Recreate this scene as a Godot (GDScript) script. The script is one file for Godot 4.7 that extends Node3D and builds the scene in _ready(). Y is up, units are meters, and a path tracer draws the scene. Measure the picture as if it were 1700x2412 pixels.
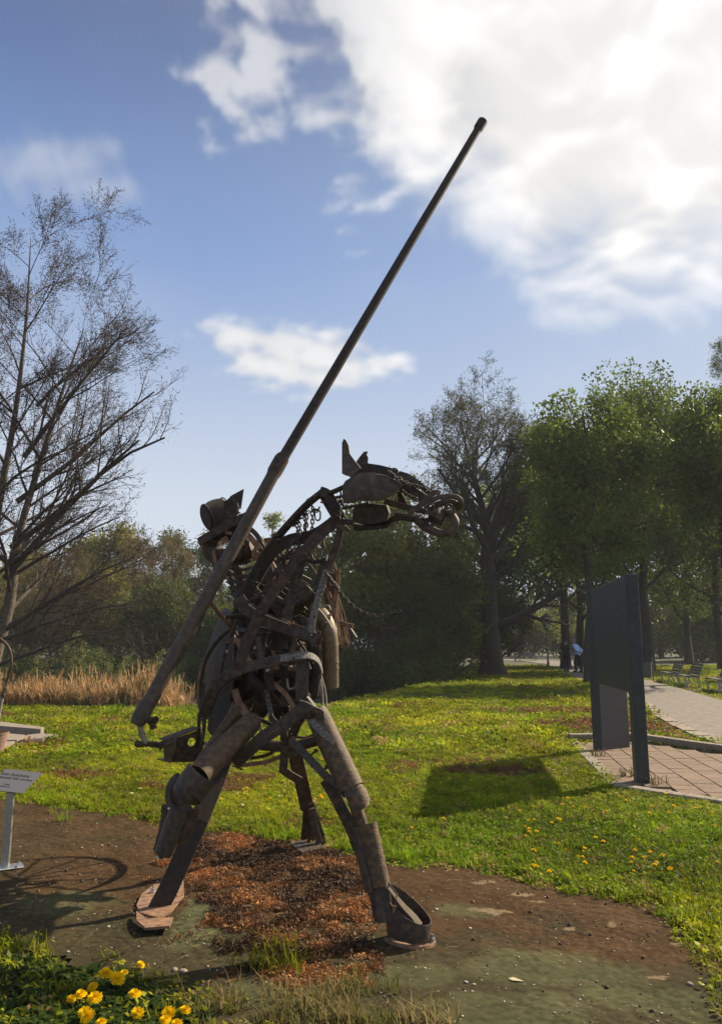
extends Node3D
# A scrap-iron horse and rider in a spring park, late afternoon sun from the front right.
# Metres, y up. The camera stands at the origin 1.6 m above the ground and looks along -z, tilted up.

const EYE := Vector3(0, 1.6, 0)
const PITCH := 0.170
const FOCAL := 1830.0            # focal length of the photograph in its own pixels (1700 x 2412)
const TO_SUN := Vector3(0.663, 0.588, -0.464)
const EXPOSURE := 1.85

var names := {}
var mixed := 0
var M := {}
var rng := RandomNumberGenerator.new()

# ------------------------------------------------------------------ placing
# a point d metres ahead of the camera, measured from the photograph
func at(x: float, y: float, d: float) -> Vector3:
	var yc := 1206.0 - y
	var fw := FOCAL * cos(PITCH) - yc * sin(PITCH)
	var up := yc * cos(PITCH) + FOCAL * sin(PITCH)
	return EYE + Vector3(x - 850.0, up, -fw) * (d / fw)

func on_ground(x: float, y: float, h := 0.0) -> Vector3:
	var yc := 1206.0 - y
	var fw := FOCAL * cos(PITCH) - yc * sin(PITCH)
	var up := yc * cos(PITCH) + FOCAL * sin(PITCH)
	return EYE + Vector3(x - 850.0, up, -fw) * ((EYE.y - h) / -up)

func along(list: Array) -> Array:
	var out := []
	for p in list:
		out.append(at(p[0], p[1], p[2]))
	return out

# a smooth curve through the points
func curve(pts: Array, each := 4) -> Array:
	var out := []
	for i in pts.size() - 1:
		var a: Vector3 = pts[max(i - 1, 0)]
		var b: Vector3 = pts[i]
		var c: Vector3 = pts[i + 1]
		var d: Vector3 = pts[min(i + 2, pts.size() - 1)]
		for k in each:
			out.append(b.cubic_interpolate(c, a, d, float(k) / each))
	out.append(pts[-1])
	return out

# ------------------------------------------------------------------ nodes
func numbered(called: String, parent: Node) -> String:
	var key := str(parent.get_instance_id()) + called
	var n: int = names.get(key, 0)
	names[key] = n + 1
	return called if n == 0 else "%s_%03d" % [called, n]

func tag(o: Node, label: String, category: String, group := "", kind := "") -> Node:
	if label: o.set_meta("label", label)
	if category: o.set_meta("category", category)
	if group: o.set_meta("group", group)
	if kind: o.set_meta("kind", kind)
	return o

func thing(called: String, where: Vector3, label: String, category: String, group := "", turn := 0.0) -> Node3D:
	var o := Node3D.new()
	o.name = numbered(called, self)
	add_child(o, true)
	o.position = where
	o.rotation.y = turn
	tag(o, label, category, group)
	return o

# commits a mesh made in world axes as a part of its parent
func part(called: String, mb: MB, mat: Material, parent: Node = null) -> MeshInstance3D:
	var p: Node = self if parent == null else parent
	var o := MeshInstance3D.new()
	o.mesh = mb.mesh()
	o.material_override = mat
	if M.has("irons") and mat == M.iron:      # scrap of many origins: each piece has its own rust
		o.material_override = M.irons[mixed % M.irons.size()]
		mixed += 3 if mixed % 2 else 2
	o.name = numbered(called, p)
	p.add_child(o, true)
	if p is Node3D and p != self:
		o.transform = (p as Node3D).global_transform.affine_inverse()
	return o

# the same, for a mesh that is made in the parent's own axes
func own(called: String, mesh: Mesh, mat: Material, parent: Node, t := Transform3D()) -> MeshInstance3D:
	var o := MeshInstance3D.new()
	o.mesh = mesh
	o.material_override = mat
	o.name = numbered(called, parent)
	parent.add_child(o, true)
	o.transform = t
	return o

func copies(called: String, mesh: Mesh, mat: Material, list: Array, colors: Array, parent: Node = null) -> MultiMeshInstance3D:
	var mm := MultiMesh.new()
	mm.transform_format = MultiMesh.TRANSFORM_3D
	mm.use_colors = colors.size() > 0
	mm.mesh = mesh
	mm.instance_count = list.size()
	for i in list.size():
		mm.set_instance_transform(i, list[i])
		if colors.size() > 0:
			mm.set_instance_color(i, colors[i])
	var o := MultiMeshInstance3D.new()
	o.multimesh = mm
	o.material_override = mat
	var p: Node = self if parent == null else parent
	o.name = numbered(called, p)
	p.add_child(o, true)
	if p is Node3D and p != self:
		o.transform = (p as Node3D).global_transform.affine_inverse()
	return o

func twin(source: Node3D, label := "", group := "") -> Node3D:
	var c: Node3D = source.duplicate()
	c.name = numbered(str(source.name).rstrip("0123456789_"), self)
	add_child(c, true)
	if label: c.set_meta("label", label)
	if group: c.set_meta("group", group)
	return c

# ------------------------------------------------------------------ mesh builder
class MB:
	var v := PackedVector3Array()
	var n := PackedVector3Array()
	var c := PackedColorArray()
	var uv := PackedVector2Array()
	var idx := PackedInt32Array()

	func mesh() -> ArrayMesh:
		var a := []
		a.resize(Mesh.ARRAY_MAX)
		a[Mesh.ARRAY_VERTEX] = v
		a[Mesh.ARRAY_NORMAL] = n
		if c.size() == v.size() and c.size() > 0: a[Mesh.ARRAY_COLOR] = c
		if uv.size() == v.size() and uv.size() > 0: a[Mesh.ARRAY_TEX_UV] = uv
		a[Mesh.ARRAY_INDEX] = idx
		var m := ArrayMesh.new()
		m.add_surface_from_arrays(Mesh.PRIMITIVE_TRIANGLES, a)
		return m

	func put(p: Vector3, nn: Vector3) -> int:
		v.append(p)
		n.append(nn)
		return v.size() - 1

	# a triangle of vertices already put; front faces run clockwise
	func face(a: int, b: int, cc: int) -> void:
		if (v[b] - v[a]).cross(v[cc] - v[a]).dot(n[a] + n[b] + n[cc]) > 0.0:
			idx.append(a); idx.append(cc); idx.append(b)
		else:
			idx.append(a); idx.append(b); idx.append(cc)

	func tri(a: Vector3, b: Vector3, cc: Vector3, nn: Vector3) -> void:
		var k := put(a, nn)
		put(b, nn)
		put(cc, nn)
		face(k, k + 1, k + 2)

	func quad(a: Vector3, b: Vector3, cc: Vector3, d: Vector3, nn: Vector3) -> void:
		var k := put(a, nn)
		put(b, nn)
		put(cc, nn)
		put(d, nn)
		face(k, k + 1, k + 2)
		face(k, k + 2, k + 3)

	func quad_n(a: Vector3, b: Vector3, cc: Vector3, d: Vector3, na: Vector3, nb: Vector3, nc: Vector3, nd: Vector3) -> void:
		var k := put(a, na)
		put(b, nb)
		put(cc, nc)
		put(d, nd)
		face(k, k + 1, k + 2)
		face(k, k + 2, k + 3)

	func frames(pts: Array, hint: Vector3, follow: bool) -> Array:
		var out := []
		var up := hint
		for i in pts.size():
			var t: Vector3 = (pts[min(i + 1, pts.size() - 1)] - pts[max(i - 1, 0)]).normalized()
			var side := t.cross(up)
			if side.length() < 0.001:
				side = t.cross(Vector3(0.31, 0.9, 0.3))
			side = side.normalized()
			var u := side.cross(t).normalized()
			if follow: up = u
			out.append([side, u, t])
		return out

	# a round bar, tapered by its radii
	func tube(pts: Array, radii: Array, sides := 8, closed := true) -> void:
		var fr := frames(pts, Vector3(0.12, 0.21, 0.97), true)
		var base := v.size()
		for i in pts.size():
			var r: float = radii[min(i, radii.size() - 1)]
			for j in sides:
				var a := TAU * j / sides
				var d: Vector3 = fr[i][0] * cos(a) + fr[i][1] * sin(a)
				put(pts[i] + d * r, d)
		for i in pts.size() - 1:
			for j in sides:
				var k := (j + 1) % sides
				var p := base + i * sides
				face(p + j, p + k, p + sides + k)
				face(p + j, p + sides + k, p + sides + j)
		if closed:
			for e in [0, pts.size() - 1]:
				var nn: Vector3 = fr[e][2] * (-1.0 if e == 0 else 1.0)
				var r: float = radii[min(e, radii.size() - 1)]
				var mid := put(pts[e], nn)
				var first := v.size()
				for j in sides:
					var a := TAU * j / sides
					put(pts[e] + (fr[e][0] * cos(a) + fr[e][1] * sin(a)) * r, nn)
				for j in sides:
					face(mid, first + j, first + (j + 1) % sides)

	# a flat strap: its face looks towards hint
	func strap(pts: Array, width: float, thick: float, hint: Vector3, taper := 1.0) -> void:
		var fr := frames(pts, hint, false)
		var b := minf(thick * 0.3, 0.003)
		for i in pts.size() - 1:
			var q := []
			for e in 2:
				var k := i + e
				var w := width * 0.5 * lerpf(1.0, taper, float(k) / (pts.size() - 1))
				var s: Vector3 = fr[k][0]
				var u: Vector3 = fr[k][1]
				var h := thick * 0.5
				var p: Vector3 = pts[k]
				q.append([p - s * w + u * (h - b), p - s * (w - b) + u * h, p + s * (w - b) + u * h, p + s * w + u * (h - b), p + s * w - u * (h - b), p + s * (w - b) - u * h, p - s * (w - b) - u * h, p - s * w - u * (h - b)])
			for j in 8:
				var k := (j + 1) % 8
				var nn: Vector3
				match j:
					0: nn = fr[i][1] - fr[i][0]
					1: nn = fr[i][1]
					2: nn = fr[i][1] + fr[i][0]
					3: nn = fr[i][0]
					4: nn = fr[i][0] - fr[i][1]
					5: nn = -fr[i][1]
					6: nn = -fr[i][1] - fr[i][0]
					7: nn = -fr[i][0]
				quad(q[0][j], q[0][k], q[1][k], q[1][j], nn.normalized())
			if i == 0:
				cap(q[0], -fr[0][2])
			if i == pts.size() - 2:
				cap(q[1], fr[-1][2])

	func cap(ring: Array, nn: Vector3) -> void:
		for j in range(1, ring.size() - 1):
			tri(ring[0], ring[j], ring[j + 1], nn)

	# an open pipe or a trough cut from one: wall thickness, from angle a0 to a1 round the axis, angle 0 towards hint
	func pipe(pts: Array, radii: Array, wall: float, hint: Vector3, a0 := 0.0, a1 := TAU, sides := 20) -> void:
		var fr := frames(pts, hint, false)
		var last := pts.size() - 1
		var full := a1 - a0 > TAU - 0.01
		for i in last + 1:
			var r0: float = radii[min(i, radii.size() - 1)]
			for j in sides:
				var d0 := dirn(fr[i], a0 + (a1 - a0) * j / sides)
				var d1 := dirn(fr[i], a0 + (a1 - a0) * (j + 1) / sides)
				if i < last:
					var r1: float = radii[min(i + 1, radii.size() - 1)]
					var e0 := dirn(fr[i + 1], a0 + (a1 - a0) * j / sides)
					var e1 := dirn(fr[i + 1], a0 + (a1 - a0) * (j + 1) / sides)
					quad_n(pts[i] + d0 * r0, pts[i] + d1 * r0, pts[i + 1] + e1 * r1, pts[i + 1] + e0 * r1, d0, d1, e1, e0)
					quad_n(pts[i] + d0 * (r0 - wall), pts[i] + d1 * (r0 - wall), pts[i + 1] + e1 * (r1 - wall), pts[i + 1] + e0 * (r1 - wall), -d0, -d1, -e1, -e0)
					if not full and (j == 0 or j == sides - 1):
						var f := d0 if j == 0 else d1
						var g := e0 if j == 0 else e1
						var nn: Vector3 = (f.cross(fr[i][2]) * (1.0 if j == 0 else -1.0)).normalized()
						quad(pts[i] + f * r0, pts[i] + f * (r0 - wall), pts[i + 1] + g * (r1 - wall), pts[i + 1] + g * r1, nn)
				if i == 0 or i == last:
					quad(pts[i] + d0 * r0, pts[i] + d1 * r0, pts[i] + d1 * (r0 - wall), pts[i] + d0 * (r0 - wall), fr[i][2] * (-1.0 if i == 0 else 1.0))

	func dirn(f: Array, a: float) -> Vector3:
		return f[1] * cos(a) + f[0] * sin(a)

	# a plate cut to an outline, domed towards hint, with a real thickness
	func plate(outline: Array, thick: float, hint: Vector3, dome := 0.0) -> void:
		var mid := Vector3.ZERO
		for p in outline: mid += p
		mid /= outline.size()
		var nn := Vector3.ZERO
		for i in outline.size():
			nn += (outline[i] - mid).cross(outline[(i + 1) % outline.size()] - mid)
		nn = nn.normalized()
		if nn.dot(hint) < 0.0: nn = -nn
		var rings := 5 if dome != 0.0 else 1
		var m := outline.size()
		for s: float in [1.0, -1.0]:
			if dome == 0.0:
				var a := nn.cross(Vector3(0.3, 0.9, 0.2)).normalized()
				var b := nn.cross(a)
				var flat := PackedVector2Array()
				for p in outline: flat.append(Vector2((p - mid).dot(a), (p - mid).dot(b)))
				var t := Geometry2D.triangulate_polygon(flat)
				for k in range(0, t.size(), 3):
					tri(outline[t[k]] + nn * thick * 0.5 * s, outline[t[k + 1]] + nn * thick * 0.5 * s, outline[t[k + 2]] + nn * thick * 0.5 * s, nn * s)
			else:
				for k in rings:
					var f0 := float(k) / rings
					var f1 := float(k + 1) / rings
					for i in m:
						var o0: Vector3 = outline[i] - mid
						var o1: Vector3 = outline[(i + 1) % m] - mid
						var h0 := nn * (dome * (1.0 - f0 * f0) + thick * 0.5 * s)
						var h1 := nn * (dome * (1.0 - f1 * f1) + thick * 0.5 * s)
						var na := (nn + o0.normalized() * (2.0 * dome * f0 / maxf(o0.length(), 0.01))).normalized() * s
						var nb := (nn + o0.normalized() * (2.0 * dome * f1 / maxf(o0.length(), 0.01))).normalized() * s
						var nc := (nn + o1.normalized() * (2.0 * dome * f1 / maxf(o1.length(), 0.01))).normalized() * s
						var nd := (nn + o1.normalized() * (2.0 * dome * f0 / maxf(o1.length(), 0.01))).normalized() * s
						if k == 0:
							var q := put(mid + h0, nn * s)
							put(mid + o0 * f1 + h1, nb)
							put(mid + o1 * f1 + h1, nc)
							face(q, q + 1, q + 2)
						else:
							quad_n(mid + o0 * f0 + h0, mid + o0 * f1 + h1, mid + o1 * f1 + h1, mid + o1 * f0 + h0, na, nb, nc, nd)
		for i in m:
			var a: Vector3 = outline[i]
			var b: Vector3 = outline[(i + 1) % m]
			var e := (b - a).cross(nn).normalized()
			if e.dot((a + b) * 0.5 - mid) < 0.0: e = -e
			quad(a + nn * thick * 0.5, b + nn * thick * 0.5, b - nn * thick * 0.5, a - nn * thick * 0.5, e)

	func box(mid: Vector3, size: Vector3, basis := Basis()) -> void:
		for ax in 3:
			for s: float in [-1.0, 1.0]:
				var nn := Vector3.ZERO
				nn[ax] = s
				var a := Vector3.ZERO
				var b := Vector3.ZERO
				a[(ax + 1) % 3] = size[(ax + 1) % 3] * 0.5
				b[(ax + 2) % 3] = size[(ax + 2) % 3] * 0.5
				var o := nn * size[ax] * 0.5
				quad(mid + basis * (o + a + b), mid + basis * (o - a + b), mid + basis * (o - a - b), mid + basis * (o + a - b), basis * nn)

	func ball(mid: Vector3, r: Vector3, sides := 10, rows := 6, basis := Basis()) -> void:
		var base := v.size()
		for i in rows + 1:
			var t := PI * i / rows
			for j in sides:
				var a := TAU * j / sides
				var d := Vector3(sin(t) * cos(a), cos(t), sin(t) * sin(a))
				put(mid + basis * (d * r), (basis * (d / r)).normalized())
		for i in rows:
			for j in sides:
				var k := (j + 1) % sides
				face(base + i * sides + j, base + i * sides + k, base + (i + 1) * sides + k)
				face(base + i * sides + j, base + (i + 1) * sides + k, base + (i + 1) * sides + j)

	# a closed ring of round bar
	func ring(mid: Vector3, nn: Vector3, r: float, wire: float, sides := 24, round := 6, long := Vector3.ZERO) -> void:
		var a := nn.cross(Vector3(0.3, 0.9, 0.2)).normalized()
		var b := nn.cross(a).normalized()
		var base := v.size()
		for i in sides:
			var t := TAU * i / sides
			var d := a * cos(t) + b * sin(t)
			var o := mid + d * r + long * signf(d.dot(long)) * (1.0 if long != Vector3.ZERO else 0.0)
			for j in round:
				var u := TAU * j / round
				var e := d * cos(u) + nn * sin(u)
				put(o + e * wire, e)
		for i in sides:
			for j in round:
				var p := base + i * round
				var q := base + ((i + 1) % sides) * round
				var k := (j + 1) % round
				face(p + j, p + k, q + k)
				face(p + j, q + k, q + j)

	# links one after another along a line, every other one turned
	func chain(pts: Array, link: float, wire: float) -> void:
		var left := 0.0
		var turn := 0
		for i in pts.size() - 1:
			var a: Vector3 = pts[i]
			var b: Vector3 = pts[i + 1]
			var len := a.distance_to(b)
			var t := (b - a) / maxf(len, 0.0001)
			var s := t.cross(Vector3(0.2, 0.3, 0.9)).normalized()
			var u := t.cross(s)
			while left < len:
				var nn := s if turn % 2 == 0 else u
				nn = (nn + t * 0.08).normalized()
				ring(a + t * left, nn, link * 0.30, wire, 10, 4, t * link * 0.24)
				left += link * 0.80
				turn += 1
			left -= len

	func bolt(p: Vector3, nn: Vector3, r: float, h: float) -> void:
		tube([p - nn * h * 0.4, p + nn * h], [r, r], 6)

# ------------------------------------------------------------------ textures and materials
func lin(r: float, g: float, b: float) -> Color:
	return Color(r, g, b).linear_to_srgb()

func noise(s: int, freq: float, oct := 4, kind := FastNoiseLite.TYPE_SIMPLEX_SMOOTH) -> FastNoiseLite:
	var f := FastNoiseLite.new()
	f.seed = s
	f.noise_type = kind
	f.frequency = freq
	f.fractal_octaves = oct
	return f

func ramp(stops: Array) -> Gradient:
	var g := Gradient.new()
	var o := PackedFloat32Array()
	var c := PackedColorArray()
	for s in stops:
		o.append(s[0])
		c.append(lin(s[1], s[2], s[3]))
	g.offsets = o
	g.colors = c
	return g

func noise_tex(s: int, freq: float, g: Gradient, size := 512, oct := 5) -> NoiseTexture2D:
	var t := NoiseTexture2D.new()
	t.width = size
	t.height = size
	t.seamless = true
	t.noise = noise(s, freq, oct)
	t.color_ramp = g
	return t

func bump_tex(s: int, freq: float, size := 512, oct := 4) -> NoiseTexture2D:
	var t := NoiseTexture2D.new()
	t.width = size
	t.height = size
	t.seamless = true
	t.noise = noise(s, freq, oct)
	return t

func iron(s: int, g: Gradient, rough: float, metal: float, scale := 2.2, bump := 0.12) -> StandardMaterial3D:
	var m := StandardMaterial3D.new()
	m.albedo_texture = noise_tex(s, 0.014, g)
	m.uv1_triplanar = true
	m.uv1_scale = Vector3.ONE * scale
	m.roughness = rough
	m.metallic = metal
	m.metallic_specular = 0.45
	m.heightmap_enabled = true
	m.heightmap_texture = bump_tex(s + 50, 0.06)
	m.heightmap_scale = bump
	return m

func flat(c: Color, rough := 0.8, metal := 0.0) -> StandardMaterial3D:
	var m := StandardMaterial3D.new()
	m.albedo_color = c
	m.roughness = rough
	m.metallic = metal
	return m

func leafy(c: Color, through := 0.5) -> StandardMaterial3D:
	var m := StandardMaterial3D.new()
	m.albedo_color = c
	m.vertex_color_use_as_albedo = true
	m.roughness = 0.55
	m.metallic_specular = 0.35
	m.cull_mode = BaseMaterial3D.CULL_DISABLED
	m.backlight_enabled = true
	m.backlight = Color(through, through, through).linear_to_srgb()
	return m

func make_materials() -> void:
	M.iron = iron(11, ramp([[0.0, 0.0230, 0.0144, 0.0088], [0.35, 0.0422, 0.0264, 0.0160], [0.55, 0.0614, 0.0372, 0.0220], [0.72, 0.0947, 0.0504, 0.0264], [1.0, 0.1472, 0.0744, 0.0374]]), 0.66, 0.1)
	M.irons = [M.iron,
		iron(111, ramp([[0.0, 0.0256, 0.0156, 0.0094], [0.4, 0.0512, 0.0300, 0.0171], [0.56, 0.0794, 0.0432, 0.0231], [0.66, 0.1408, 0.0660, 0.0308], [1.0, 0.2176, 0.1020, 0.0462]]), 0.74, 0.05, 3.4, 0.2),
		iron(112, ramp([[0.0, 0.0282, 0.0216, 0.0171], [0.4, 0.0512, 0.0384, 0.0297], [0.6, 0.0717, 0.0516, 0.0374], [0.8, 0.1088, 0.0696, 0.0440], [1.0, 0.1536, 0.0960, 0.0550]]), 0.6, 0.15, 2.6, 0.16),
		iron(113, ramp([[0.0, 0.0179, 0.0120, 0.0088], [0.5, 0.0384, 0.0252, 0.0171], [0.75, 0.0704, 0.0408, 0.0231], [1.0, 0.1280, 0.0696, 0.0352]]), 0.68, 0.1, 4.6, 0.24)]
	M.dark_iron = iron(10, ramp([[0.0, 0.0154, 0.0108, 0.0077], [0.5, 0.0333, 0.0222, 0.0149], [0.8, 0.0538, 0.0336, 0.0198], [1.0, 0.0960, 0.0516, 0.0275]]), 0.7, 0.05)  # iron with a darker ramp, for the blackish parts
	M.grey_iron = iron(12, ramp([[0.0, 0.0435, 0.0312, 0.0231], [0.45, 0.0768, 0.0552, 0.0396], [0.7, 0.1088, 0.0744, 0.0495], [1.0, 0.1664, 0.1056, 0.0638]]), 0.64, 0.1)
	M.pipe = iron(13, ramp([[0.0, 0.036, 0.024, 0.015], [0.38, 0.070, 0.047, 0.028], [0.55, 0.100, 0.066, 0.037], [0.66, 0.150, 0.088, 0.043], [1.0, 0.22, 0.120, 0.055]]), 0.7, 0.05, 2.6, 0.35)
	M.rust = iron(14, ramp([[0.0, 0.10, 0.05, 0.028], [0.5, 0.20, 0.10, 0.05], [1.0, 0.34, 0.20, 0.11]]), 0.8, 0.0)
	M.pitted = iron(15, ramp([[0.0, 0.05, 0.045, 0.04], [0.42, 0.10, 0.09, 0.08], [0.52, 0.22, 0.20, 0.18], [1.0, 0.36, 0.33, 0.29]]), 0.75, 0.1, 9.0, 0.4)
	M.khaki = iron(16, ramp([[0.0, 0.075, 0.054, 0.030], [0.5, 0.155, 0.113, 0.062], [1.0, 0.23, 0.175, 0.10]]), 0.55, 0.1)
	M.bright = iron(17, ramp([[0.0, 0.17, 0.145, 0.115], [0.5, 0.29, 0.255, 0.21], [1.0, 0.42, 0.38, 0.32]]), 0.5, 0.2)
	M.foot = iron(18, ramp([[0.0, 0.10, 0.055, 0.03], [0.5, 0.21, 0.118, 0.066], [1.0, 0.32, 0.19, 0.11]]), 0.75, 0.0)
	M.bristle = iron(19, ramp([[0.0, 0.06, 0.035, 0.02], [0.5, 0.13, 0.075, 0.04], [1.0, 0.22, 0.13, 0.07]]), 0.8, 0.0)
	M.worn = iron(26, ramp([[0.0, 0.085, 0.066, 0.046], [0.5, 0.13, 0.106, 0.078], [1.0, 0.19, 0.16, 0.12]]), 0.85, 0.0)
	M.worn.metallic_specular = 0.2
	M.zinc = flat(lin(0.55, 0.56, 0.58), 0.3, 0.85)
	M.steel = iron(20, ramp([[0.0, 0.32, 0.30, 0.26], [1.0, 0.48, 0.45, 0.40]]), 0.38, 0.6, 3.0, 0.02)
	M.slate = iron(21, ramp([[0.0, 0.025, 0.0275, 0.030], [0.45, 0.035, 0.038, 0.041], [0.7, 0.040, 0.043, 0.0455], [1.0, 0.058, 0.059, 0.058]]), 0.5, 0.0, 1.2, 0.02)
	M.bark = iron(22, ramp([[0.0, 0.06, 0.045, 0.033], [0.5, 0.13, 0.10, 0.075], [1.0, 0.22, 0.18, 0.14]]), 0.9, 0.0, 1.6, 2.0)
	M.dark_bark = iron(23, ramp([[0.0, 0.035, 0.027, 0.02], [0.5, 0.07, 0.052, 0.04], [1.0, 0.12, 0.09, 0.07]]), 0.9, 0.0, 1.2, 2.0)
	M.twig = flat(lin(0.055, 0.042, 0.034), 0.9)
	M.red_twig = flat(lin(0.13, 0.085, 0.05), 0.9)
	M.leaf = leafy(Color.WHITE, 0.8)
	M.grass = leafy(Color.WHITE, 0.95)
	M.grass.metallic_specular = 0.2
	M.reed = leafy(Color.WHITE, 0.62)
	M.petal = leafy(lin(0.80, 0.54, 0.004), 0.4)
	M.petal.metallic_specular = 0.1
	M.petal.vertex_color_use_as_albedo = false
	M.petal.backlight = lin(0.5, 0.32, 0.003)
	M.white_petal = leafy(lin(0.75, 0.75, 0.70), 0.4)
	M.white_petal.vertex_color_use_as_albedo = false
	M.stem = flat(lin(0.10, 0.16, 0.04), 0.6)
	M.moss = leafy(Color.WHITE, 0.3)
	M.kerb = iron(25, ramp([[0.0, 0.12, 0.10, 0.075], [0.5, 0.235, 0.195, 0.15], [1.0, 0.36, 0.31, 0.25]]), 0.9, 0.0, 2.5, 0.5)
	M.dark_wood = iron(27, ramp([[0.0, 0.05, 0.045, 0.04], [1.0, 0.13, 0.12, 0.105]]), 0.7, 0.0, 2.0, 0.1)
	M.bench_iron = flat(lin(0.30, 0.31, 0.29), 0.5, 0.3)
	M.lamp_metal = flat(lin(0.16, 0.15, 0.15), 0.5, 0.3)
	M.lamp_glass = flat(lin(0.55, 0.53, 0.48), 0.35)
	M.dark = flat(lin(0.02, 0.02, 0.02), 0.7)
	M.clay = iron(28, ramp([[0.0, 0.16, 0.085, 0.06], [1.0, 0.3, 0.19, 0.14]]), 0.85, 0.0)
	var w := StandardMaterial3D.new()
	w.albedo_color = lin(0.012, 0.018, 0.012)
	w.roughness = 0.08
	w.metallic_specular = 0.5
	w.heightmap_enabled = true
	w.heightmap_texture = bump_tex(91, 0.03)
	w.heightmap_scale = 0.6
	w.uv1_triplanar = true
	w.uv1_scale = Vector3.ONE * 0.4
	M.water = w

# ------------------------------------------------------------------ sky
const EDGE := [[-180.0, 62.0], [-40.0, 62.0], [-16.0, 53.0], [-7.5, 42.5], [-4.0, 37.5], [0.0, 33.0], [5.0, 30.7], [11.0, 28.0], [13.0, 25.2], [20.0, 22.2], [26.0, 21.4], [60.0, 18.0], [95.0, 24.0], [130.0, 45.0], [180.0, 62.0]]

func edge(az: float) -> float:
	for i in EDGE.size() - 1:
		if az < EDGE[i + 1][0]:
			return lerpf(EDGE[i][1], EDGE[i + 1][1], (az - EDGE[i][0]) / (EDGE[i + 1][0] - EDGE[i][0]))
	return 62.0

func make_sky() -> Environment:
	var w := 1536
	var h := 768
	var im := Image.create(w, h, false, Image.FORMAT_RGBF)
	var big := noise(5, 1.0, 3)
	var fine := noise(6, 1.0, 6)
	var sun := TO_SUN.normalized()
	for j in h:
		var el := 90.0 - 180.0 * (j + 0.5) / h
		var y := sin(deg_to_rad(el))
		var t := clampf(el / 60.0, 0.0, 1.0)
		var low := Color(0.66, 0.735, 0.845)
		var mid := Color(0.215, 0.35, 0.645)
		var top := Color(0.044, 0.086, 0.240)
		var blue := low.lerp(mid, smoothstep(0.10, 0.50, t)).lerp(top, smoothstep(0.40, 0.80, t))
		for i in w:
			var az := fposmod(360.0 * (i + 0.5) / w + 180.0, 360.0) - 180.0
			var r := cos(deg_to_rad(el))
			var d := Vector3(sin(deg_to_rad(az)) * r, y, -cos(deg_to_rad(az)) * r)
			var c := blue
			if el < 0.0:
				c = Color(0.62, 0.70, 0.82).lerp(Color(0.16, 0.15, 0.12), clampf(-el / 12.0, 0.0, 1.0))
			else:
				var toward := maxf(0.0, d.dot(sun))
				var air := pow(toward, 3.0)
				c = c.lerp(Color(0.66, 0.75, 0.88), 0.68 * air * (1.0 - 0.3 * t))
				# clouds live on a flat layer overhead
				var f := d / (y + 0.22)
				var p := Vector3(f.x, 0.0, f.z)
				var n1 := big.get_noise_3dv(p * 1.7)
				var n2 := fine.get_noise_3dv(p * 6.5 + Vector3(n1, 0, -n1) * 0.9)
				var n3 := fine.get_noise_3dv(p * 15.0 + Vector3(n2, 0, n1))
				var frayed := smoothstep(6.0, -4.0, az)
				var bank := (el - edge(az)) / 6.0 + n3 * 1.5 * frayed - 0.1 * frayed + n1 * 0.6 + n2 * lerpf(1.3, 0.7, smoothstep(2.0, 10.0, az))
				var a := smoothstep(-0.25, 1.25, bank)
				a *= 1.0 - 0.30 * frayed
				a *= 1.0 - 0.75 * smoothstep(0.10, 0.45, -n2 - 0.25 * n1) * smoothstep(30.0, 42.0, el) * smoothstep(12.0, 2.0, az)
				# small clouds of the same layer lower down
				var q := pow(absf(az + 4.6) / 8.6, 2.4) + pow(absf(el - 21.0 + 0.10 * (az + 5.0)) / 2.6, 2.0)
				a = maxf(a, smoothstep(-0.1, 1.2, 0.95 - q + n1 * 0.5 + n2 * 1.0 + n3 * 0.8) * 0.85)
				var q2 := pow(absf(az + 23.5) / 7.0, 2.0) + pow(absf(el - 31.2 - 0.1 * (az + 23.0)) / 2.6, 2.0)
				a = maxf(a, smoothstep(-0.1, 1.6, 1.0 - q2 + n1 * 0.6 + n2 * 0.8 + fine.get_noise_2d(az * 0.55 + el * 0.3, el * 0.12) * 0.5) * 0.36)
				var q3 := pow(absf(az + 9.5) / 5.0, 2.0) + pow(absf(el - 39.0) / 5.5, 2.0)
				a = maxf(a, smoothstep(0.0, 1.3, 0.7 - q3 + n1 * 0.6 + n2 * 1.2 + n3 * 1.4) * 0.6)
				var veil := smoothstep(-0.1, 0.9, fine.get_noise_3dv(p * 1.1 + Vector3(7, 0, 3)) + 0.2) * 0.12
				a = maxf(a, veil * smoothstep(2.0, 20.0, el))
				var bright := lerpf(0.78, 0.98, smoothstep(-0.4, 0.5, n2 + 0.5 * n1)) * (0.90 + 0.36 * air)
				c = c.lerp(Color(bright, bright * 0.985, bright * 0.965), a)
			im.set_pixel(i, j, Color(c.r / EXPOSURE, c.g / EXPOSURE, c.b / EXPOSURE))
	var m := PanoramaSkyMaterial.new()
	m.panorama = ImageTexture.create_from_image(im)
	m.energy_multiplier = 1.0
	var sky := Sky.new()
	sky.sky_material = m
	var e := Environment.new()
	e.background_mode = Environment.BG_SKY
	e.sky = sky
	e.tonemap_mode = Environment.TONE_MAPPER_LINEAR
	e.tonemap_exposure = EXPOSURE
	e.sdfgi_enabled = true
	e.ssao_enabled = true
	e.ssil_enabled = true
	return e

# ------------------------------------------------------------------ ground
var soil_shape := PackedVector2Array()
var moss_shape := PackedVector2Array()
var plaza_shape := PackedVector2Array()
var path_shape := PackedVector2Array()
var slab_shape := PackedVector2Array()
var lumps: FastNoiseLite
var patches: FastNoiseLite

func flat_shape(list: Array) -> PackedVector2Array:
	var out := PackedVector2Array()
	for p in list:
		var g := on_ground(p[0], p[1])
		out.append(Vector2(g.x, g.z))
	return out

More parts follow.
